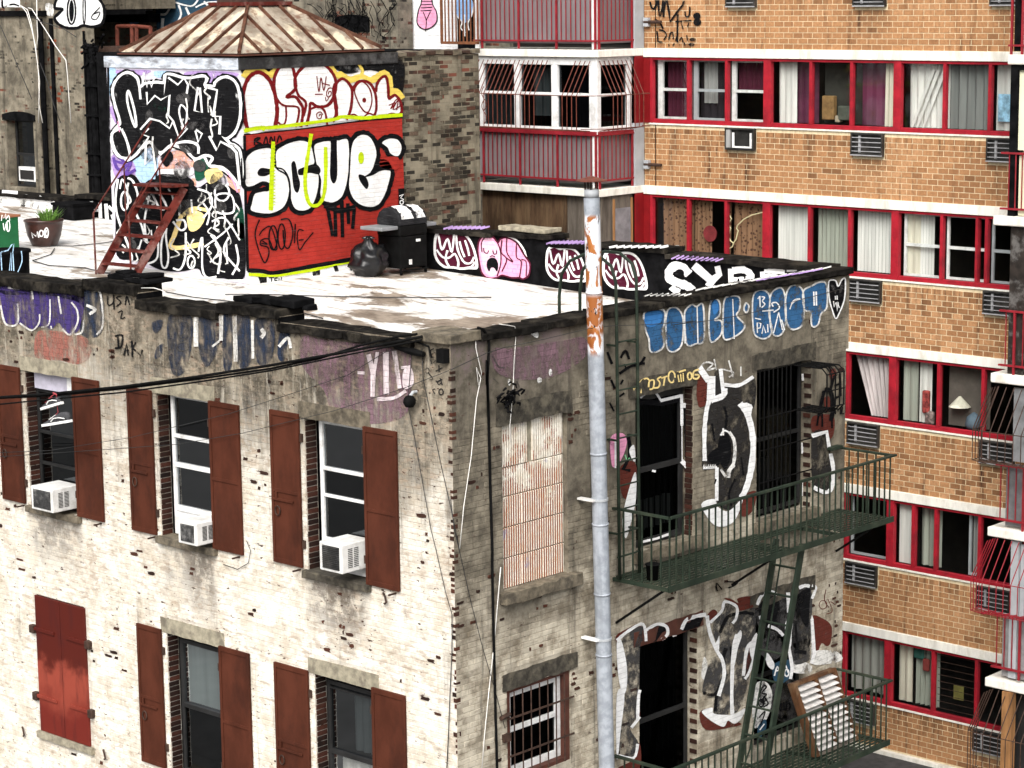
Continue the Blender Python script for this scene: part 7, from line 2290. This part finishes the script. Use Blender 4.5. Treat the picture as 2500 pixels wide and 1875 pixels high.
# lower piece (E5 measure)
g.put('brown_patches', P_('brown'), TEN, 'E5', fills=[[(140, 800), (200, 760), (300, 715), (300, 740), (200, 790), (145, 840)], [(735, 660), (770, 630), (795, 650), (775, 690), (740, 700)], [(840, 560), (880, 560), (930, 590), (925, 560), (990, 545), (1060, 555), (1060, 600), (940, 640), (920, 600)], [(1405, 680), (1480, 690), (1535, 740), (1530, 840), (1505, 870), (1470, 850), (1440, 920), (1420, 880)], [(680, 1300), (750, 1270), (740, 1340), (800, 1370), (870, 1350), (950, 1370), (900, 1390), (720, 1410)], [(965, 1050), (985, 880), (1025, 870), (1020, 930), (990, 1040)], [(150, 1659), (250, 1600), (290, 1490), (290, 1659)], [(265, 1330), (285, 1230), (292, 1330)]], layer=1)
g.put('dark_letter_body', P_('grey'), TEN, 'E5', fills=[[(175, 830), (240, 760), (325, 745), (330, 830), (295, 860), (290, 1120), (285, 1300), (230, 1400), (285, 1500), (250, 1585), (155, 1570), (170, 1300), (205, 1130), (200, 980)], [(830, 640), (850, 590), (915, 615), (920, 650), (1040, 620), (1045, 720), (1030, 870), (1000, 1080), (940, 1270), (870, 1310), (770, 1300), (800, 1180), (835, 1000), (800, 880), (760, 740)], [(1060, 600), (1100, 540), (1190, 540), (1250, 560), (1400, 480), (1395, 900), (1390, 960), (1280, 980), (1260, 820), (1180, 760), (1060, 740)], [(700, 1120), (760, 940), (830, 1000), (820, 1140), (760, 1200), (710, 1190)]], layer=2, label='huge worn black and white letters above the lower fire escape')
g.put('black_letter_core', P_('black_worn'), TEN, 'E5', fills=[[(320, 820), (335, 770), (400, 735), (450, 745), (465, 780), (420, 830), (340, 840)], [(560, 760), (590, 700), (690, 670), (690, 730), (600, 765)], [(1060, 640), (1090, 570), (1180, 540), (1190, 600), (1170, 720), (1100, 740)], [(1300, 560), (1390, 490), (1390, 620), (1380, 740), (1340, 700)]], strokes=[(22, (810, 780), (860, 680), (960, 650), (1030, 660)), (24, (850, 880), (830, 960), (850, 1060)), (20, (780, 1290), (790, 1180), (840, 1040)), (18, (880, 870), (890, 1000)), (16, 's', (1300, 720), (1310, 900)), (18, (700, 1170), (770, 1180), (820, 1120)), (26, (1290, 900), (1370, 910)), (20, (1180, 560), (1190, 640))], layer=3)
g.put('white_letter_edge', P_('white'), TEN, 'E5', strokes=[
    (20, (140, 830), (220, 765), (310, 725), (330, 835)), (21, (320, 770), (400, 725), (460, 740), (468, 790), (430, 825)), (24, (560, 760), (590, 700), (650, 675), (720, 662)), (21, (500, 800), (525, 790)), (21, (275, 1340), (280, 1200), (290, 1150)), (18, (235, 1395), (290, 1325)), (18, (155, 1575), (250, 1590), (275, 1500)),
    (24, (725, 670), (740, 760), (780, 880), (825, 960), (835, 1060), (800, 1190)), (18, (745, 715), (820, 640), (840, 580), (915, 610), (915, 680), (890, 720)), (24, (890, 1320), (885, 1180), (895, 900), (920, 790)), (18, (970, 1080), (1000, 1030), (1040, 900), (1045, 790)), (21, (960, 1060), (985, 880), (1040, 830)),
    (21, (1050, 600), (1080, 540), (1140, 515), (1190, 545)), (21, (1070, 670), (1080, 705)), (21, (1120, 735), (1180, 760), (1220, 800)), (22, (1270, 720), (1255, 860), (1275, 1000), (1265, 1080)), (21, (1320, 490), (1360, 475), (1390, 480)), (18, (1405, 475), (1430, 490), (1405, 560)), (21, 's', (1405, 690), (1420, 920), (1400, 980)), (24, 's', (1250, 520), (1255, 650))],
    fills=[[(140, 850), (170, 830), (205, 990), (205, 1130), (180, 1180), (150, 1060)], [(140, 1180), (190, 1180), (165, 1420), (150, 1570), (138, 1570)], [(725, 760), (760, 860), (790, 830), (805, 800), (800, 900), (770, 870)], [(895, 900), (905, 820), (940, 765), (950, 800), (925, 880), (900, 1000)], [(690, 1290), (760, 1265), (770, 1305), (890, 1310), (970, 1270), (945, 1340), (900, 1370), (860, 1350), (830, 1390), (750, 1350)], [(1000, 870), (1045, 780), (1050, 880), (1020, 960)], [(1100, 920), (1120, 915), (1160, 980), (1150, 1020), (1115, 990)], [(1230, 720), (1265, 710), (1270, 860), (1240, 860)]], layer=4)
g.put('small_lettering', P_('black'), TEN, 'E5', strokes=[(9, (1060, 1200), (1085, 1130), (1110, 1130), (1080, 1170), (1110, 1180), (1070, 1220)), (9, 'c', *ell(1075, 1235, 16, 24)), (9, (1100, 1200), (1120, 1240), (1090, 1260)), (8, (1060, 1330), (1100, 1290), (1070, 1380)), (11, 's', (1180, 1285), (1185, 1235), (1205, 1240), (1200, 1262), (1185, 1265), (1210, 1285)), (11, 's', (1222, 1235), (1222, 1282)), (11, (1238, 1280), (1240, 1230), (1262, 1250), (1255, 1280)), (8, (780, 480), (790, 510), (785, 460), (820, 500)), (8, (850, 450), (920, 455), (890, 480), (860, 490))], layer=5)
g.put('blue_lettering', P_('teal'), TEN, 'E5', fills=[[(1150, 1010), (1180, 970), (1270, 960), (1275, 1050), (1210, 1110), (1160, 1090)], [(1055, 1390), (1100, 1340), (1110, 1390), (1080, 1450), (1055, 1470)]], layer=4)
g.put('white_line_work', P_('white'), TEN, 'E5', strokes=[(9, (1160, 1060), (1180, 1000), (1200, 1060)), (9, (1215, 1040), (1230, 990), (1250, 1040)), (9, 'c', *ell(1240, 1040, 14, 22)), (9, (1165, 1030), (1200, 1020)), (8, (1065, 1410), (1095, 1370))], layer=5)
g.put('white_letter_edge', P_('white_worn'), TEN, 'E5', fills=[[(1280, 1000), (1300, 960), (1395, 985), (1400, 1040), (1290, 1040)], [(1040, 1120), (1110, 1100), (1150, 1180), (1120, 1330), (1040, 1400), (1020, 1300)], [(690, 1060), (705, 940), (730, 980), (715, 1080)], [(1400, 700), (1415, 690), (1430, 900), (1405, 960)], [(1420, 900), (1560, 900), (1600, 960), (1440, 990), (1400, 960)]], layer=2)
g.put('grey_overspray', P_('grey'), TEN, 'E5', fills=[[(1150, 1120), (1290, 1080), (1310, 1300), (1230, 1360), (1150, 1300)], [(1060, 780), (1180, 780), (1220, 900), (1150, 960), (1060, 900)], [(1280, 720), (1390, 700), (1390, 870), (1290, 880)]], layer=2)
g.put('red_scribble', P_('brown'), TEN, 'E5', strokes=[(5, (1500, 500), (1490, 570), (1520, 620)), (5, 'c', *ell(1480, 600, 25, 28)), (5, (1510, 560), (1540, 640), (1500, 660)), (5, (1530, 580), (1560, 600))], layer=1)

# ---- shuttered facade: old faded pieces below the coping (E0 measure)
g = Paint('X', 0.0)
g.put('faded_purple_lettering', MAT['f_purple'], TEN, 'E0', fills=[[(10, 280), (150, 270), (420, 300), (560, 320), (570, 420), (540, 560), (480, 600), (430, 560), (400, 520), (350, 560), (290, 540), (220, 560), (150, 530), (40, 520), (15, 400)]], layer=1, label='weathered purple lettering below the coping')
g.put('faded_navy_lettering', MAT['f_navy'], TEN, 'E0', fills=[[(30, 265), (600, 300), (700, 360), (705, 500), (680, 600), (590, 620), (540, 560), (560, 400), (300, 330), (40, 330)], [(1030, 520), (1100, 500), (1090, 560), (1050, 590)], [(1050, 760), (1060, 690), (1110, 660), (1090, 740)], [(1140, 480), (1290, 470), (1300, 650), (1250, 850), (1160, 840)], [(1340, 490), (1480, 490), (1480, 680), (1400, 820), (1350, 700)], [(1510, 470), (1570, 470), (1570, 800), (1515, 820)], [(1600, 480), (1690, 480), (1700, 780), (1610, 800)], [(1730, 500), (1840, 500), (1860, 620), (1830, 780), (1740, 780)], [(1900, 570), (1960, 590), (1940, 700), (1920, 780), (1880, 740)]], layer=1)
g.put('faded_white_outline', MAT['f_white'], TEN, 'E0', strokes=[(12, (10, 400), (40, 520), (100, 540), (130, 500), (125, 390)), (10, (140, 520), (220, 570), (270, 520), (275, 460)), (10, (285, 550), (340, 520), (345, 360)), (10, (350, 540), (355, 560)), (12, (430, 560), (480, 600), (530, 520), (530, 440), (490, 380)), (12, (510, 600), (560, 580), (575, 500)), (14, (640, 300), (680, 310), (700, 430), (700, 540), (660, 600)), (20, (590, 400), (650, 430), (610, 460)), (14, (60, 280), (140, 290)), (12, (220, 290), (230, 360)), (12, (400, 340), (420, 460)), (30, 's', (1330, 480), (1330, 680)), (26, 's', (1590, 470), (1600, 780)), (22, 's', (1710, 500), (1715, 760)), (26, 's', (1500, 470), (1500, 640)), (26, (1770, 560), (1790, 590), (1770, 620)), (20, (1890, 680), (1950, 620), (1970, 690)), (16, (1440, 680), (1490, 640))], layer=3)
g.put('faded_pink_wash', MAT['f_pink'], TEN, 'E0', fills=[[(245, 600), (330, 570), (560, 610), (620, 680), (600, 760), (520, 800), (400, 770), (250, 770)]], layer=0)
g.put('black_tag', MAT['p_black_worn'], TEN, 'E0', strokes=[(13, (780, 610), (830, 605), (820, 680), (780, 690)), (11, 's', (800, 615), (805, 690)), (12, 's', (840, 740), (860, 660), (870, 740)), (10, 's', (845, 705), (875, 705)), (12, 's', (895, 640), (900, 750)), (12, 's', (920, 650), (900, 690), (955, 740), (965, 700)), (8, (730, 340), (735, 400), (770, 380), (770, 330), (775, 430)), (8, (820, 340), (790, 350), (820, 380), (790, 410)), (8, (850, 400), (860, 340), (880, 400)), (7, (800, 450), (830, 440), (820, 490), (850, 480))], layer=1, label='thin black tag letters')
g.put('faded_grey_scrawl', MAT['f_grey'], TEN, 'E0', strokes=[(10, 'c', *ell(1240, 570, 40, 60)), (10, (1180, 500), (1220, 620), (1280, 520)), (8, 'c', *ell(1240, 680, 40, 30)), (8, (1990, 620), (2020, 590), (2050, 640))], layer=2)
g.put('faded_mauve_wash', MAT['f_mauve'], TEN, 'B1', fills=[[(640, 1260), (820, 1280), (1300, 1340), (1520, 1380), (1540, 1600), (1500, 1900), (1200, 1980), (900, 1900), (820, 1700), (640, 1500)]], layer=0)
g.put('white_lettering', MAT['f_pinkwhite'], TEN, 'C1', strokes=[(40, 's', (1190, 50), (1230, 200), (1225, 400)), (28, 's', (1265, 30), (1240, 190)), (44, 's', (1335, 30), (1340, 380)), (36, 's', (1405, 20), (1450, 330)), (28, 's', (1100, 200), (1160, 205)), (22, (1460, 160), (1540, 150)), (30, (1260, 420), (1400, 410), (1500, 350))], fills=[[(1480, 180), (1550, 170), (1560, 300), (1480, 330)]], layer=2, label='washed out white letters near the lamp')
g.put('black_tag', MAT['p_darkgrey'], TEN, 'C1', strokes=[(11, 's', (1690, 20), (1710, 130), (1745, 100)), (11, 's', (1695, 60), (1740, 35)), (11, 's', (1690, 25), (1730, 0)), (10, 's', (1745, 190), (1800, 160)), (10, 's', (1770, 140), (1775, 195)), (10, 's', (1745, 265), (1770, 300), (1790, 285)), (10, 's', (1750, 280), (1800, 255)), (10, 's', (1780, 245), (1800, 305)), (10, (1740, 335), (1720, 345), (1740, 375)), (10, 'c', *ell(1790, 360, 18, 24)), (9, (1650, 100), (1625, 150), (1650, 160)), (9, 'c', *ell(1675, 185, 16, 22)), (9, (1680, 200), (1720, 250), (1690, 260))], layer=1)
# purple haze streaks and white flecks at the top of the fire escape facade
g = Paint('Y', 0.0)
g.put('faded_mauve_wash', MAT['f_mauve'], TEN, 'C2', fills=[[(340, 10), (500, 0), (900, -60), (1100, -90), (1120, 60), (880, 220), (600, 260), (380, 200)]], layer=0)
g.put('white_flecks', P_('white_worn'), TEN, 'C2', fills=[ell(730, 265, 20, 24), ell(480, 280, 12, 28), ell(820, 200, 14, 30)], layer=1)
g.put('grey_scrawl', MAT['f_grey'], TEN, 'C2', strokes=[(12, (340, 60), (390, 150), (440, 160)), (10, (350, 250), (390, 290)), (10, (540, 270), (590, 370))], layer=1)
g.put('white_flakes', P_('white_worn'), TEN, 'B2', fills=[[(800, 1210), (850, 1190), (890, 1230), (880, 1270), (830, 1240)], [(1010, 1150), (1110, 1130), (1100, 1145), (1020, 1162)], [(630, 1240), (690, 1235), (670, 1250)]], layer=1)

# ---- tags on the apartment brickwork (E6 measure)
g = Paint('X', AX - .004)
g.put('black_tag', MAT['p_black_worn'], AP, 'E6', strokes=[
    (24, (140, 20), (160, 90), (190, 105), (215, 60), (225, 0)), (24, (240, 0), (250, 150), (265, 190), (290, 100), (300, 0)), (26, (330, 0), (310, 120), (305, 210)), (26, 's', (345, 0), (375, 150), (385, 265), (470, 150), (540, 60), (560, 10)), (18, (570, 140), (580, 200), (620, 190), (630, 80)), (24, 's', (480, 170), (475, 480), (480, 520)),
    (22, 's', (195, 232), (260, 270), (300, 350)), (20, (225, 380), (235, 470), (240, 510), (290, 515)), (18, (250, 365), (310, 380), (340, 430), (310, 490)), (16, (370, 490), (390, 410), (420, 400), (425, 480)), (18, 's', (455, 500), (480, 420)), (16, (500, 500), (530, 460), (545, 520)), (16, (590, 430), (600, 500)), (18, 's', (520, 250), (545, 360)), (14, (600, 330), (620, 270)), (14, (370, 540), (375, 570)), (16, (420, 560), (440, 530)), (14, 's', (500, 540), (505, 570)), (14, (570, 560), (560, 520)), (18, 's', (450, 265), (650, 250))],
    fills=[ell(715, 195, 45, 42), ell(720, 270, 48, 45), ell(665, 485, 40, 22), ell(650, 545, 38, 20)], layer=1, label='scrawled black tag on the tan brick')

# ---- old grey house: white bubble letters (A0 measure)
g = Paint('X', X2)
OE = [(455, 60), (500, -40), (640, -60), (780, -40), (850, 30), (868, 120), (840, 200), (760, 220), (690, 210), (640, 230), (560, 230), (490, 200), (455, 150), (490, 110), (520, 75)]
g.put('bubble_lettering', P_('white'), OG, 'A0', fills=[OE], layer=1, label='white bubble letters high on the sooty wall')
g.put('letter_outline', P_('black'), OG, 'A0', strokes=[(24, 'c', *OE), (14, 'c', *ell(595, 90, 34, 110)), (10, 'c', *ell(700, 80, 10, 120)), (9, (770, 120), (830, 100), (800, 160), (760, 140), (830, 60))], fills=[ell(595, 90, 20, 90)], layer=2)
g.put('pale_patch', P_('white_worn'), OG, 'A0', fills=[[(380, 30), (440, 40), (440, 130), (390, 120)]], layer=0)
g = Paint('X', X1)
g.at = X1 - .05
g.put('white_lettering', P_('white'), OG, 'A0', fills=[['straight', (0, -60), (165, -60), (168, 55), (0, 62)]], layer=-1)
g.put('letter_outline', P_('black'), OG, 'A0', strokes=[(16, (20, 0), (25, 60), (60, 50)), (14, (80, 40), (120, 35), (160, 50))], layer=0)
g = Paint('X', X3)
g.put('dark_figure', P_('black_worn'), OG, 'A0', fills=[[(790, 520), (800, 470), (850, 455), (890, 490), (900, 640), (905, 900), (880, 930), (800, 900), (760, 780), (745, 680), (770, 610)]], layer=1)
g.put('figure_edge', P_('cream'), OG, 'A0', strokes=[(14, (740, 760), (735, 650), (770, 600), (785, 500), (830, 445), (880, 480), (930, 490)), (14, (740, 760), (780, 880), (840, 945), (900, 940)), (10, (775, 590), (830, 650), (860, 740), (890, 830))], layer=2)
g = Paint('X', 19.0)
g.put('blue_mural', P_('teal'), TH, 'A0', fills=[['straight', (1285, -40), (1880, -40), (1860, 50), (1400, 260), (1300, 250)]], layer=1)
g.put('white_mural_lines', P_('white'), TH, 'A0', strokes=[(18, (1330, 30), (1420, 20), (1380, 110), (1330, 120)), (16, (1480, 40), (1500, 120), (1460, 200)), (20, (1540, 60), (1590, 170)), (16, (1690, 10), (1760, 90)), (14, (1420, 10), (1580, 50), (1640, 0)), (26, (1350, 150), (1340, 280)), (14, (1620, 60), (1720, 20), (1860, 20))], layer=2)
g.put('pale_blue_patch', P_('sky'), TH, 'A0', fills=[ell(1110, 185, 40, 18)], layer=1)
g.put('white_patch', P_('white'), TH, 'A0', fills=[['straight', (1180, 0), (1265, 0), (1265, 90), (1180, 95)]], layer=1)
# ---- flue pipe has drips of black paint; stair rail tag
# ------------------------------------------------------------------ overhead cables, sneakers, small wires


def sagging(a, b, sag, n=14):
    a, b = Vector(a), Vector(b)
    return [a.lerp(b, i / n) - Vector((0, 0, sag * 4 * (i / n) * (1 - i / n))) for i in range(n + 1)]


def cable(pts, r, m, name, label, cat='cable', group=None, n=6):
    return tag(MB().tube(pts, r, n).build(name, m, None, smooth=True), label, cat, group)


anchor = Vector((-.12, .62, -.16))
A = onX((0, 968), -.75)
A2 = onX((0, 985), -.80)
far = onX((-260, 1000), -.95)
far2 = onX((-260, 1018), -1.0)


def path(*q):
    return [onX(p, x) for p, x in q]


BKM = MAT['black_iron']
pA = path(((-300, 995), -1.0), ((0, 970), -.75), ((130, 961), -.68), ((300, 944), -.58), ((480, 920), -.48), ((660, 892), -.38), ((840, 860), -.25), ((940, 840), -.16), ((1030, 822), -.10))
pB = path(((-300, 992), -1.0), ((0, 972), -.73), ((130, 966), -.66), ((300, 949), -.56), ((480, 926), -.46), ((660, 900), -.36), ((780, 875), -.26), ((880, 843), -.18), ((970, 822), -.10), ((1020, 815), -.06))
pC = path(((-300, 1014), -1.05), ((0, 987), -.78), ((130, 974), -.70), ((300, 958), -.60), ((480, 933), -.50), ((660, 905), -.40), ((840, 868), -.27), ((960, 844), -.16), ((1030, 830), -.10))
cable(pA, .020, BKM, 'power_cable', 'thickest black power cable of the bundle, running up to the corner', group='overhead cables')
cable(pB, .015, BKM, 'power_cable', 'black cable that splits upward from the bundle near the corner', group='overhead cables')
cable(pC, .012, BKM, 'power_cable', 'thin lower black cable passing just above the hanging sneakers', group='overhead cables')
AN = thing('cable_anchor', 'black insulator knot holding the cables at the building corner', 'insulator', (0, .6, -.15))
c = Vector((-.06, .50, -.13))
MB().tube([c + Vector((0, .35, .02)), c + Vector((0, .1, .0)), c + Vector((.0, -.12, -.02))], [.02, .05, .035], 8).build('clamp', BKM, AN)
MB().tube([c + Vector((0, .12, .09)), c + Vector((.0, .0, .12)), c + Vector((0, -.2, .08)), c + Vector((.0, -.25, -.05))], .012, 6).build('loop', BKM, AN)
MB().box(-.1, .02, .02, .14, -.22, -.06).build('bracket', BKM, AN)
thin = M_plain('thin_dark_wire', (.03, .03, .03), .6)
cable(path(((0, 1105), -.2), ((120, 1100), -.17), ((320, 1068), -.12), ((560, 1010), -.08), ((700, 965), -.06), ((850, 915), -.05), ((940, 860), -.05), ((1005, 842), -.04)), .0045, thin, 'thin_wire', 'thin dark wire rising across the shuttered wall to the corner', 'wire')
cable(path(((0, 1115), -.25), ((250, 1098), -.15), ((430, 1085), -.1), ((590, 1058), -.08), ((815, 1003), -.06), ((980, 950), -.05), ((1095, 905), -.05)), .0045, thin, 'thin_wire', 'thin dark wire passing behind the lamp on the white wall', 'wire')
cable([onX(px('C1', q), -.03) for q in ((1545, 0), (1515, 350), (1510, 470), (1560, 720), (1620, 1050), (1700, 1500), (1740, 1659))] + [onX(px('D1', q), -.03) for q in ((1605, 0), (1650, 200), (1705, 390))], .0045, thin, 'lamp_wire', 'thin wire hanging from the lamp down the white wall', 'wire')
cable([onX(px('C1', q), -.02) for q in ((1625, 0), (1635, 250), (1700, 560), (1780, 950), (1860, 1300), (1935, 1659))], .0045, thin, 'thin_wire', 'thin straight wire slanting down to the corner edge', 'wire')
cable([onX(px('D1', q), -.03) for q in ((1705, 390), (1705, 700), (1690, 1000), (1675, 1400), (1660, 1700))], .006, thin, 'thin_wire', 'dark wire running down the lower white wall beside the corner', 'wire')
# black conduit and white cords on the fire escape facade
cable([onY(px('B2', q), -.04) for q in ((395, 1185), (440, 1200), (480, 1260), (488, 1330), (470, 1659))] + [onY(px('C2', q), -.04) for q in ((300, 100), (318, 700), (330, 1200), (345, 1659))] + [onY(px('D2', q), -.04) for q in ((175, 0), (190, 700), (200, 1100), (215, 1659))] + [Vector((.72, -.04, GZ))], .018, BKM, 'conduit', 'thick black conduit running down the corner wall', 'conduit')
wc = M_plain('white_cable', (.74, .72, .68), .6, .1)
cable([onY(px('B2', q), -.035) for q in ((375, 1260), (380, 1360), (425, 1560), (400, 1659))] + [onY(px('C2', q), -.035) for q in ((215, 160), (250, 250), (215, 420), (170, 900), (110, 1300), (75, 1659))] , .006, wc, 'white_cable', 'white cord bowed beside the black conduit', 'cable')
cable([onY(px('B2', q), -.03) for q in ((570, 1155), (640, 1165), (700, 1175), (710, 1230), (700, 1400), (690, 1659))] + [onY(px('C2', q), -.05) for q in ((525, 60), (515, 380), (500, 530), (490, 650), (500, 780))], .005, wc, 'white_cable', 'white cord hanging in front of the bricked up window', 'cable')
cable([onY(px('D2', q), -.035) for q in ((245, 0), (215, 350), (190, 640), (150, 1000), (110, 1400), (90, 1659))], .007, wc, 'white_cable', 'white cord slanting down beside the barred window', 'cable')
cable([onY(px('C2', q), -.06) for q in ((0, 180), (150, 110), (300, 40), (460, -10))] + [onY(px('B2', q), -.3) for q in ((640, 1345), (900, 1290), (1300, 1195), (1500, 1170), (1800, 1160), (2200, 1130))] + [onY(px('E1', q), -.06) for q in ((800, 868), (1100, 830), (1280, 800), (1960, 620))], .0045, thin, 'thin_wire', 'thin wire strung along below the roof edge across the blue letters', 'wire')
cable([onY(px('C2', q), -.04) for q in ((2, 1250), (30, 1500), (70, 1659))] + [onY(px('D2', q), -.04) for q in ((0, 290), (100, 680), (200, 1020), (280, 1330))], .0045, thin, 'thin_wire', 'thin wire slanting from the corner edge to the barred window', 'wire')
# wires lying on the roof deck
for k, (c_, pts, lab) in enumerate((
        ('B0', [(300, 515), (600, 520), (850, 495), (1000, 470)], 'dark cord lying on the white roof behind the flower pot'),
        ('B0', [(450, 540), (420, 590), (270, 640), (400, 680), (700, 700), (1000, 770)], 'dark cord looping over the roof beside the red stair'),
        ('B1', [(0, 920), (300, 920), (800, 935), (1300, 945), (1800, 945), (2200, 945)], 'long thin dark wire stretched across the white roof'),
        ('E0', [(1120, 320), (1300, 355), (1560, 385), (1900, 420), (2180, 500)], 'dark cord along the parapet steps'))):
    pts3 = [on_deck(px(c_, q)) + Vector((0, 0, .02)) for q in pts]
    cable(pts3, .009, thin, 'roof_wire', lab, 'cable')
cable([onX(px('E0', q), .2) for q in ((905, 255), (895, 230), (910, 210), (940, 215))], .012, wc, 'white_cable', 'short white cord end standing on the raised coping', 'cable')
cable([onX(px('E0', q), -.08) for q in ((955, 285), (1040, 285), (1090, 300), (1115, 315))], .007, wc, 'white_cable', 'white cord lying over the stacked black slabs', 'cable')
# white cables on the old house at the top left
for k, (pts, lab) in enumerate((
        ([(60, 95), (300, 95), (360, 170), (430, 400), (480, 620), (500, 800), (520, 1000), (530, 1300), (520, 1659)], 'white cable curving over the sooty coping and down the drainpipe'),
        ([(270, 70), (370, 130), (420, 300), (450, 480), (500, 800), (535, 1100), (525, 1400), (575, 1659)], 'second white cable curving down beside the drainpipe'),
        ([(495, 0), (500, 300), (510, 500), (495, 650)], 'white cable hanging straight from the top edge'),
        ([(380, 105), (430, 120), (500, 230), (600, 380), (750, 620), (890, 815), (910, 1000), (930, 1300), (960, 1659)], 'white cable slanting down across the patched brick'))):
    cable([onX((a / 5.53, b / 5.53), 14.45) for a, b in pts], .012, wc, 'white_cable', lab, 'cable', 'white cables on the old house')
for pts, lab in (([(0, 340), (100, 560), (250, 920), (430, 1340)], 'thin dark wire slanting down the far left wall'), ([(540, 850), (650, 1130), (720, 1400), (820, 1659)], 'thin dark wire over the patched brick strip'), ([(430, 220), (540, 290), (680, 330), (860, 390), (1030, 500)], 'dark wire drooping below the bubble letters')):
    cable([onX((a / 5.53, b / 5.53), 14.4) for a, b in pts], .010, thin, 'thin_wire', lab, 'wire')

# ------------------------------------------------------------------ sneakers hanging from the cables
SN = thing('hanging_sneakers', 'pair of black and white sneakers hanging by red laces from the cables', 'sneakers', tuple(onX(px('C0', (455, 385)), -.68)))
rub = M_plain('white_rubber', (.80, .80, .78), .5, .05)
canv = M_plain('black_canvas', (.055, .055, .06), .8, .3, 30)
lace = M_plain('red_lace', (.36, .06, .07), .7)


def sneaker(toe, heel, h, x):
    """shoe seen side on: toe and heel of the sole in photo measure"""
    t, e = onX(px('C0', toe), x), onX(px('C0', heel), x)
    d = (e - t)
    L = d.length
    d.normalize()
    upv = Vector((1, 0, 0)).cross(d)
    if upv.z < 0:
        upv = -upv
    side = Vector((1, 0, 0))

    def pt(u, v, s):
        return t + d * (u * L) + upv * v + side * s
    # outline: u, top height, half width
    prof = [(0, .035, .025), (.06, .05, .042), (.2, .062, .05), (.36, .085, .047), (.5, .115, .042), (.62, h * .92, .038), (.75, h, .037), (.9, h * .98, .036), (1.0, h * .85, .026)]
    up_ = MB()
    ring = []
    for (u, hh, wd) in prof:
        ring.append([pt(u, .026, -wd), pt(u, .026, wd), pt(u, hh * .7, wd * .95), pt(u, hh, wd * .55), pt(u, hh, -wd * .55), pt(u, hh * .7, -wd * .95)])
    b = 0
    for r_ in ring:
        up_.v += [tuple(p) for p in r_]
    for i in range(len(ring) - 1):
        for k in range(6):
            up_.f.append((i * 6 + k, i * 6 + (k + 1) % 6, i * 6 + 6 + (k + 1) % 6, i * 6 + 6 + k)); up_.t.append(.5)
    up_.f.append(tuple(range(5, -1, -1))); up_.f.append(tuple((len(ring) - 1) * 6 + k for k in range(6))); up_.t += [.5, .5]
    shoe = up_.build('shoe', canv, SN, smooth=True)
    so_ = MB()
    for (u, hh, wd) in prof:
        so_.v += [tuple(pt(u * 1.03 - .015, z, s)) for z, s in ((0, -wd - .006), (0, wd + .006), (.034, wd + .006), (.034, -wd - .006))]
    for i in range(len(prof) - 1):
        for k in range(4):
            so_.f.append((i * 4 + k, i * 4 + (k + 1) % 4, i * 4 + 4 + (k + 1) % 4, i * 4 + 4 + k)); so_.t.append(.5)
    so_.f.append((3, 2, 1, 0)); so_.f.append(tuple((len(prof) - 1) * 4 + k for k in range(4))); so_.t += [.5, .5]
    so_.build('sole', rub, shoe)
    st = MB()
    st.tube([pt(.42, .05, -.055), pt(.52, .085, -.05), pt(.7, .085, -.045), pt(.9, .06, -.042)], .008, 6)
    st.build('side_stripe', rub, shoe)
    lc = MB()
    for i in range(4):
        lc.tube([pt(.3 + i * .07, .085 + i * .012, -.03), pt(.32 + i * .07, .092 + i * .012, .03)], .006, 5)
    lc.build('laces', rub if h > .13 else lace, shoe)
    return pt(.45, .11, 0)


k1 = sneaker((352, 512), (512, 462), .105, -.68)
k2 = sneaker((362, 648), (582, 612), .15, -.66)
top = onX(px('C0', (455, 378)), -.70)
MB().tube([top, top.lerp(k1, .5) + Vector((-.02, .01, 0)), k1], .006, 5).build('lace', lace, SN)
MB().tube([top + Vector((0, -.03, 0)), onX(px('C0', (468, 450)), -.68), onX(px('C0', (480, 530)), -.66), k2], .006, 5).build('lace', lace, SN)
MB().tube([top + Vector((0, .03, -.01)), top + Vector((-.03, 0, .02)), top + Vector((0, -.04, -.01))], .01, 5).build('lace', lace, SN)
# loop of cable beside the corner window's sill and shutter
cable([onX(px('P', q), -.03) for q in ((602, 1320), (612, 1345), (606, 1375), (580, 1390), (545, 1378))], .005, thin, 'thin_wire', 'short looped wire below the middle shutter', 'wire')
